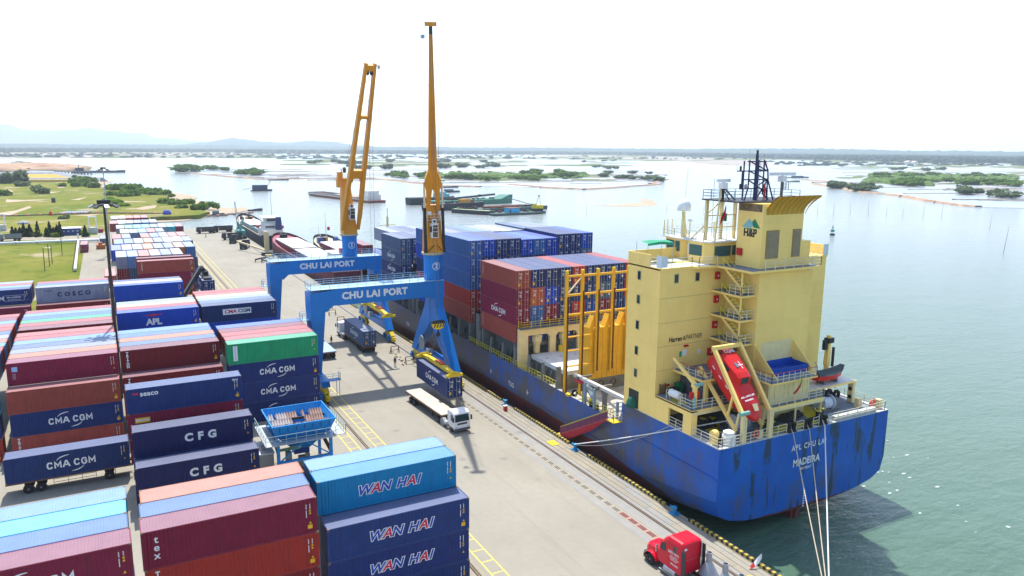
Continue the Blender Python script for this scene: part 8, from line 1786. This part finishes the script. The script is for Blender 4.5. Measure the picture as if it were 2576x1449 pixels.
# huts on stilts on the far ponds
for i, (px, py) in enumerate(((726, 391), (744, 391), (752, 391.5), (768, 391), (775, 391.5), (800, 391.8), (686, 394.5))):
    p = gp(px, py, WZ+.3); t = thing('stilt_hut', p, 'small hut on stilts in the row over the far pond water' if i < 5 else ('hut on stilts apart at the end of the far row' if i == 5 else 'single hut on stilts on the dark pond dike'), 'hut', 'stilt huts on the far ponds' if i < 5 else None)
    ob('wall', G().box(p.x-7, p.x+7, p.y-5, p.y+5, WZ+4, WZ+9), M('grey hut wall', (.3, .27, .25), .8), t); ob('roof', G().prism([(p.x-8, WZ+9), (p.x+8, WZ+9), (p.x, WZ+13)], 'y', p.y-6, p.y+6), M('red brown roof', (.25, .12, .09), .8), t)
    ob('stilt', G().box(p.x-6.5, p.x-5.5, p.y-5, p.y+5, WZ-1, WZ+4).box(p.x+5.5, p.x+6.5, p.y-5, p.y+5, WZ-1, WZ+4), STK, t)
for i, (px, py) in enumerate(((744, 379.5), (696, 379.6), (877, 380), (1367, 381), (1372, 382), (1466, 381), (2285, 407), (2300, 408), (2230, 401))):
    p = gp(px, py+5, WZ+.5); t = thing('house', p, ('white house before the far wood behind the cranes', 'small pale house before the far wood behind the coaster', 'white house before the far wood beside the boom of crane one', 'pale roofed house at the far bank between the boom and the ship', 'second pale house at the far bank between the boom and the ship', 'small white house at the far bank over the deck containers', 'white house in the trees at the far bank beside the funnel', 'small white house next to the one in the far bank trees', 'low pale house at the far bank near the radar')[i], 'house'); w = 16 if i in (0, 3, 6) else 9
    ob('wall', G().box(p.x-w, p.x+w, p.y-6, p.y+6, WZ, WZ+7), WHITE, t); ob('roof', G().prism([(p.x-w-1, WZ+7), (p.x+w+1, WZ+7), (p.x, WZ+11)], 'y', p.y-7, p.y+7), M('pale roof', (.5, .42, .4), .8), t)
# ------------------------------------------------------------------ the field on the left
PIP = M('pale pipe', (.62, .63, .64), .4, var=.1)
t = thing('pipeline', (-24, 342, 0), 'pale insulated pipeline running along the road on low posts', 'pipe')
A, B_ = Vector((-60, 344.6, .9)), Vector((-4.5, 340.2, .9)); ob('pipe', G().tube(A, B_, .55, n=12), PIP, t)
for i in range(9): q_ = A.lerp(B_, i/8); ob('pipe_clamp', G().tube(q_-Vector((.2, 0, 0)), q_+Vector((.2, 0, 0)), .62, n=12).box(q_.x-.15, q_.x+.15, q_.y-.15, q_.y+.15, -.1, .6), GALV, t)
t = thing('pipeline', (-11, 300, 0), 'pale pipeline leading from the road towards the yard with a rusty cage', 'pipe'); ob('pipe', G().tube((-11.4, 341, .7), (-10.4, 262, .7), .42, n=12), PIP, t)
g = G()
for i in range(26): g.beam((-12.0+i*.038, 338-i*3, 0), (-12.0+i*.038, 338-i*3, 1.5), .07)
ob('cage_rail', g.beam((-12, 338, 1.5), (-11.0, 263, 1.5), .05).beam((-12, 338, .8), (-11.0, 263, .8), .05), RUSTY, t); ob('valve_post', G().tube((-11.5, 345, 0), (-11.5, 345, 3.2), .3), PIP, t)
t = thing('site_hut', (-14.8, 373, 0), 'dark blue site cabin with a white roof beside the road', 'hut'); ob('wall', G().box(-18.5, -11.2, 371, 377, 0, 2.9), M('blue site cabin', (.03, .05, .22), .6, var=.2), t); ob('roof', G().box(-18.8, -10.9, 370.7, 377.3, 2.9, 3.1), WHITE, t)
for i in range(4): ob('window', G().box(-17.8+i*1.7, -17.1+i*1.7, 370.95, 371, 1.5, 2.1), M('pale pane', (.4, .45, .55), .3), t)
for x, y, w, l in ((-6.5, 376, 3.2, 'white concrete portal frame beside the conifers'), (-43, 404, 3.4, 'white concrete portal frame at the picture edge behind the dump truck')):
    t = thing('concrete_portal', (x, y, 0), l, 'gate'); ob('post', G().box(x-w/2, x-w/2+.4, y-.4, y+.4, 0, 7).box(x+w/2-.4, x+w/2, y-.4, y+.4, 0, 7), WHITE, t); ob('lintel', G().box(x-w/2, x+w/2, y-.4, y+.4, 7, 7.5), WHITE, t); ob('plinth', G().box(x-w/2-.3, x+w/2+.3, y-1.2, y+1, 0, 2.6), M('pale plinth', (.5, .5, .47), .8), t)
t = dump(-35.5, 359, 1.6, 'large grey dump truck with a tarpaulin load on the field road', M('pale grey truck', (.22, .23, .25), .6, var=.2))
t = thing('tent', (-28, 483, 0), 'small red tent in the middle of the grass field', 'tent'); ob('cloth', G().prism([(-29.3, 0), (-26.7, 0), (-28, 2.6)], 'y', 482, 485), M('red tent cloth', (.5, .04, .04), .7), t)
t = thing('tarpaulin_pile', (29, 465, 0), 'blue tarpaulin covered pile on the sand beside the far containers', 'tarpaulin'); ob('cover', G().lathe((29, 465, -.6), [(2.4, 0), (2.2, 1.8), (1.4, 2.9), (.2, 3.3)], 9), M('deep blue tarpaulin', (.03, .05, .35), .6), t)
g = thing('pipe_stack', (-17, 488, 0), 'grey pipes laid side by side in the grass field', 'pipe')
for i in range(9): ob('pipe', G().tube((-24+i*1.45, 486, .5), (-20.5+i*1.45, 497, .5), .5, n=8), M('grey pipe', (.25, .27, .33), .6), g)
ob('crate', G().box(-33, -30.8, 590, 593, 0, 3), DG_, loc=(-32, 591, 0), label='dark crate standing alone in the grass field', cat='crate')
ob('boulder', G().lathe((-37, 435, -.1), [(2.6, 0), (2.4, .8), (1.2, 1.5), (.2, 1.7)], 9), STONE, loc=(-37, 435, 0), label='pale boulder in the grass behind the conifers', cat='boulder')
t = thing('floating_pipeline', (0, 475, 0), 'thin dredging pipeline with orange floats crossing the field to the river', 'pipe')
pl = [(-90, 483), (-47, 483.7), (-2.6, 484.8), (20.7, 472), (53.6, 464.5), (78.5, 481)]
for (xa, ya), (xb, yb) in zip(pl, pl[1:]):
    za = .4 if xa < 25 else -1.7; zb_ = .4 if xb < 25 else -1.7
    ob('pipe', G().tube((xa, ya, za), (xb, yb, zb_), .35, n=7), M('dark pipe', (.12, .10, .10), .7), t)
    n = int(math.hypot(xb-xa, yb-ya)/5.5)
    for i in range(n): u = (i+.5)/n; ob('float', G().tube((xa+(xb-xa)*u-.8, ya+(yb-ya)*u, za+(zb_-za)*u), (xa+(xb-xa)*u+.8, ya+(yb-ya)*u, za+(zb_-za)*u), .62, n=8), M('faded orange float', (.5, .2, .10), .7), t)
for x, y, h in ((-18.6, 268, 7), (-17.4, 283, 6), (-17.9, 278, 7), (-15.5, 305, 6)): ob('wooden_post', G().tube((x, y, -.1), (x+.1, y, h), .12, n=6), BARK, loc=(x, y, 0), label='bare brown post standing in the near grass', cat='post', group='bare posts in the near grass')
t = thing('excavator_bucket', (-3.2, 318, 0), 'orange scrap machine lying beside the mast in the grass', 'machine'); ob('body', G().box(-5, -2, 316, 320, 0, 1.6).box(-4.2, -3, 317, 319, 1.6, 2.4), M('orange scrap', (.4, .14, .04), .7, rust=.3), t)
t = thing('rubber_bin', (-4.3, 378, 0), 'red round tub beside the white portal frame', 'tub'); ob('tub', G().lathe((-3.8, 378, 0), [(1.1, 0), (1.3, 1.6)], 12), M('dark red tub', (.3, .03, .05), .6), t)
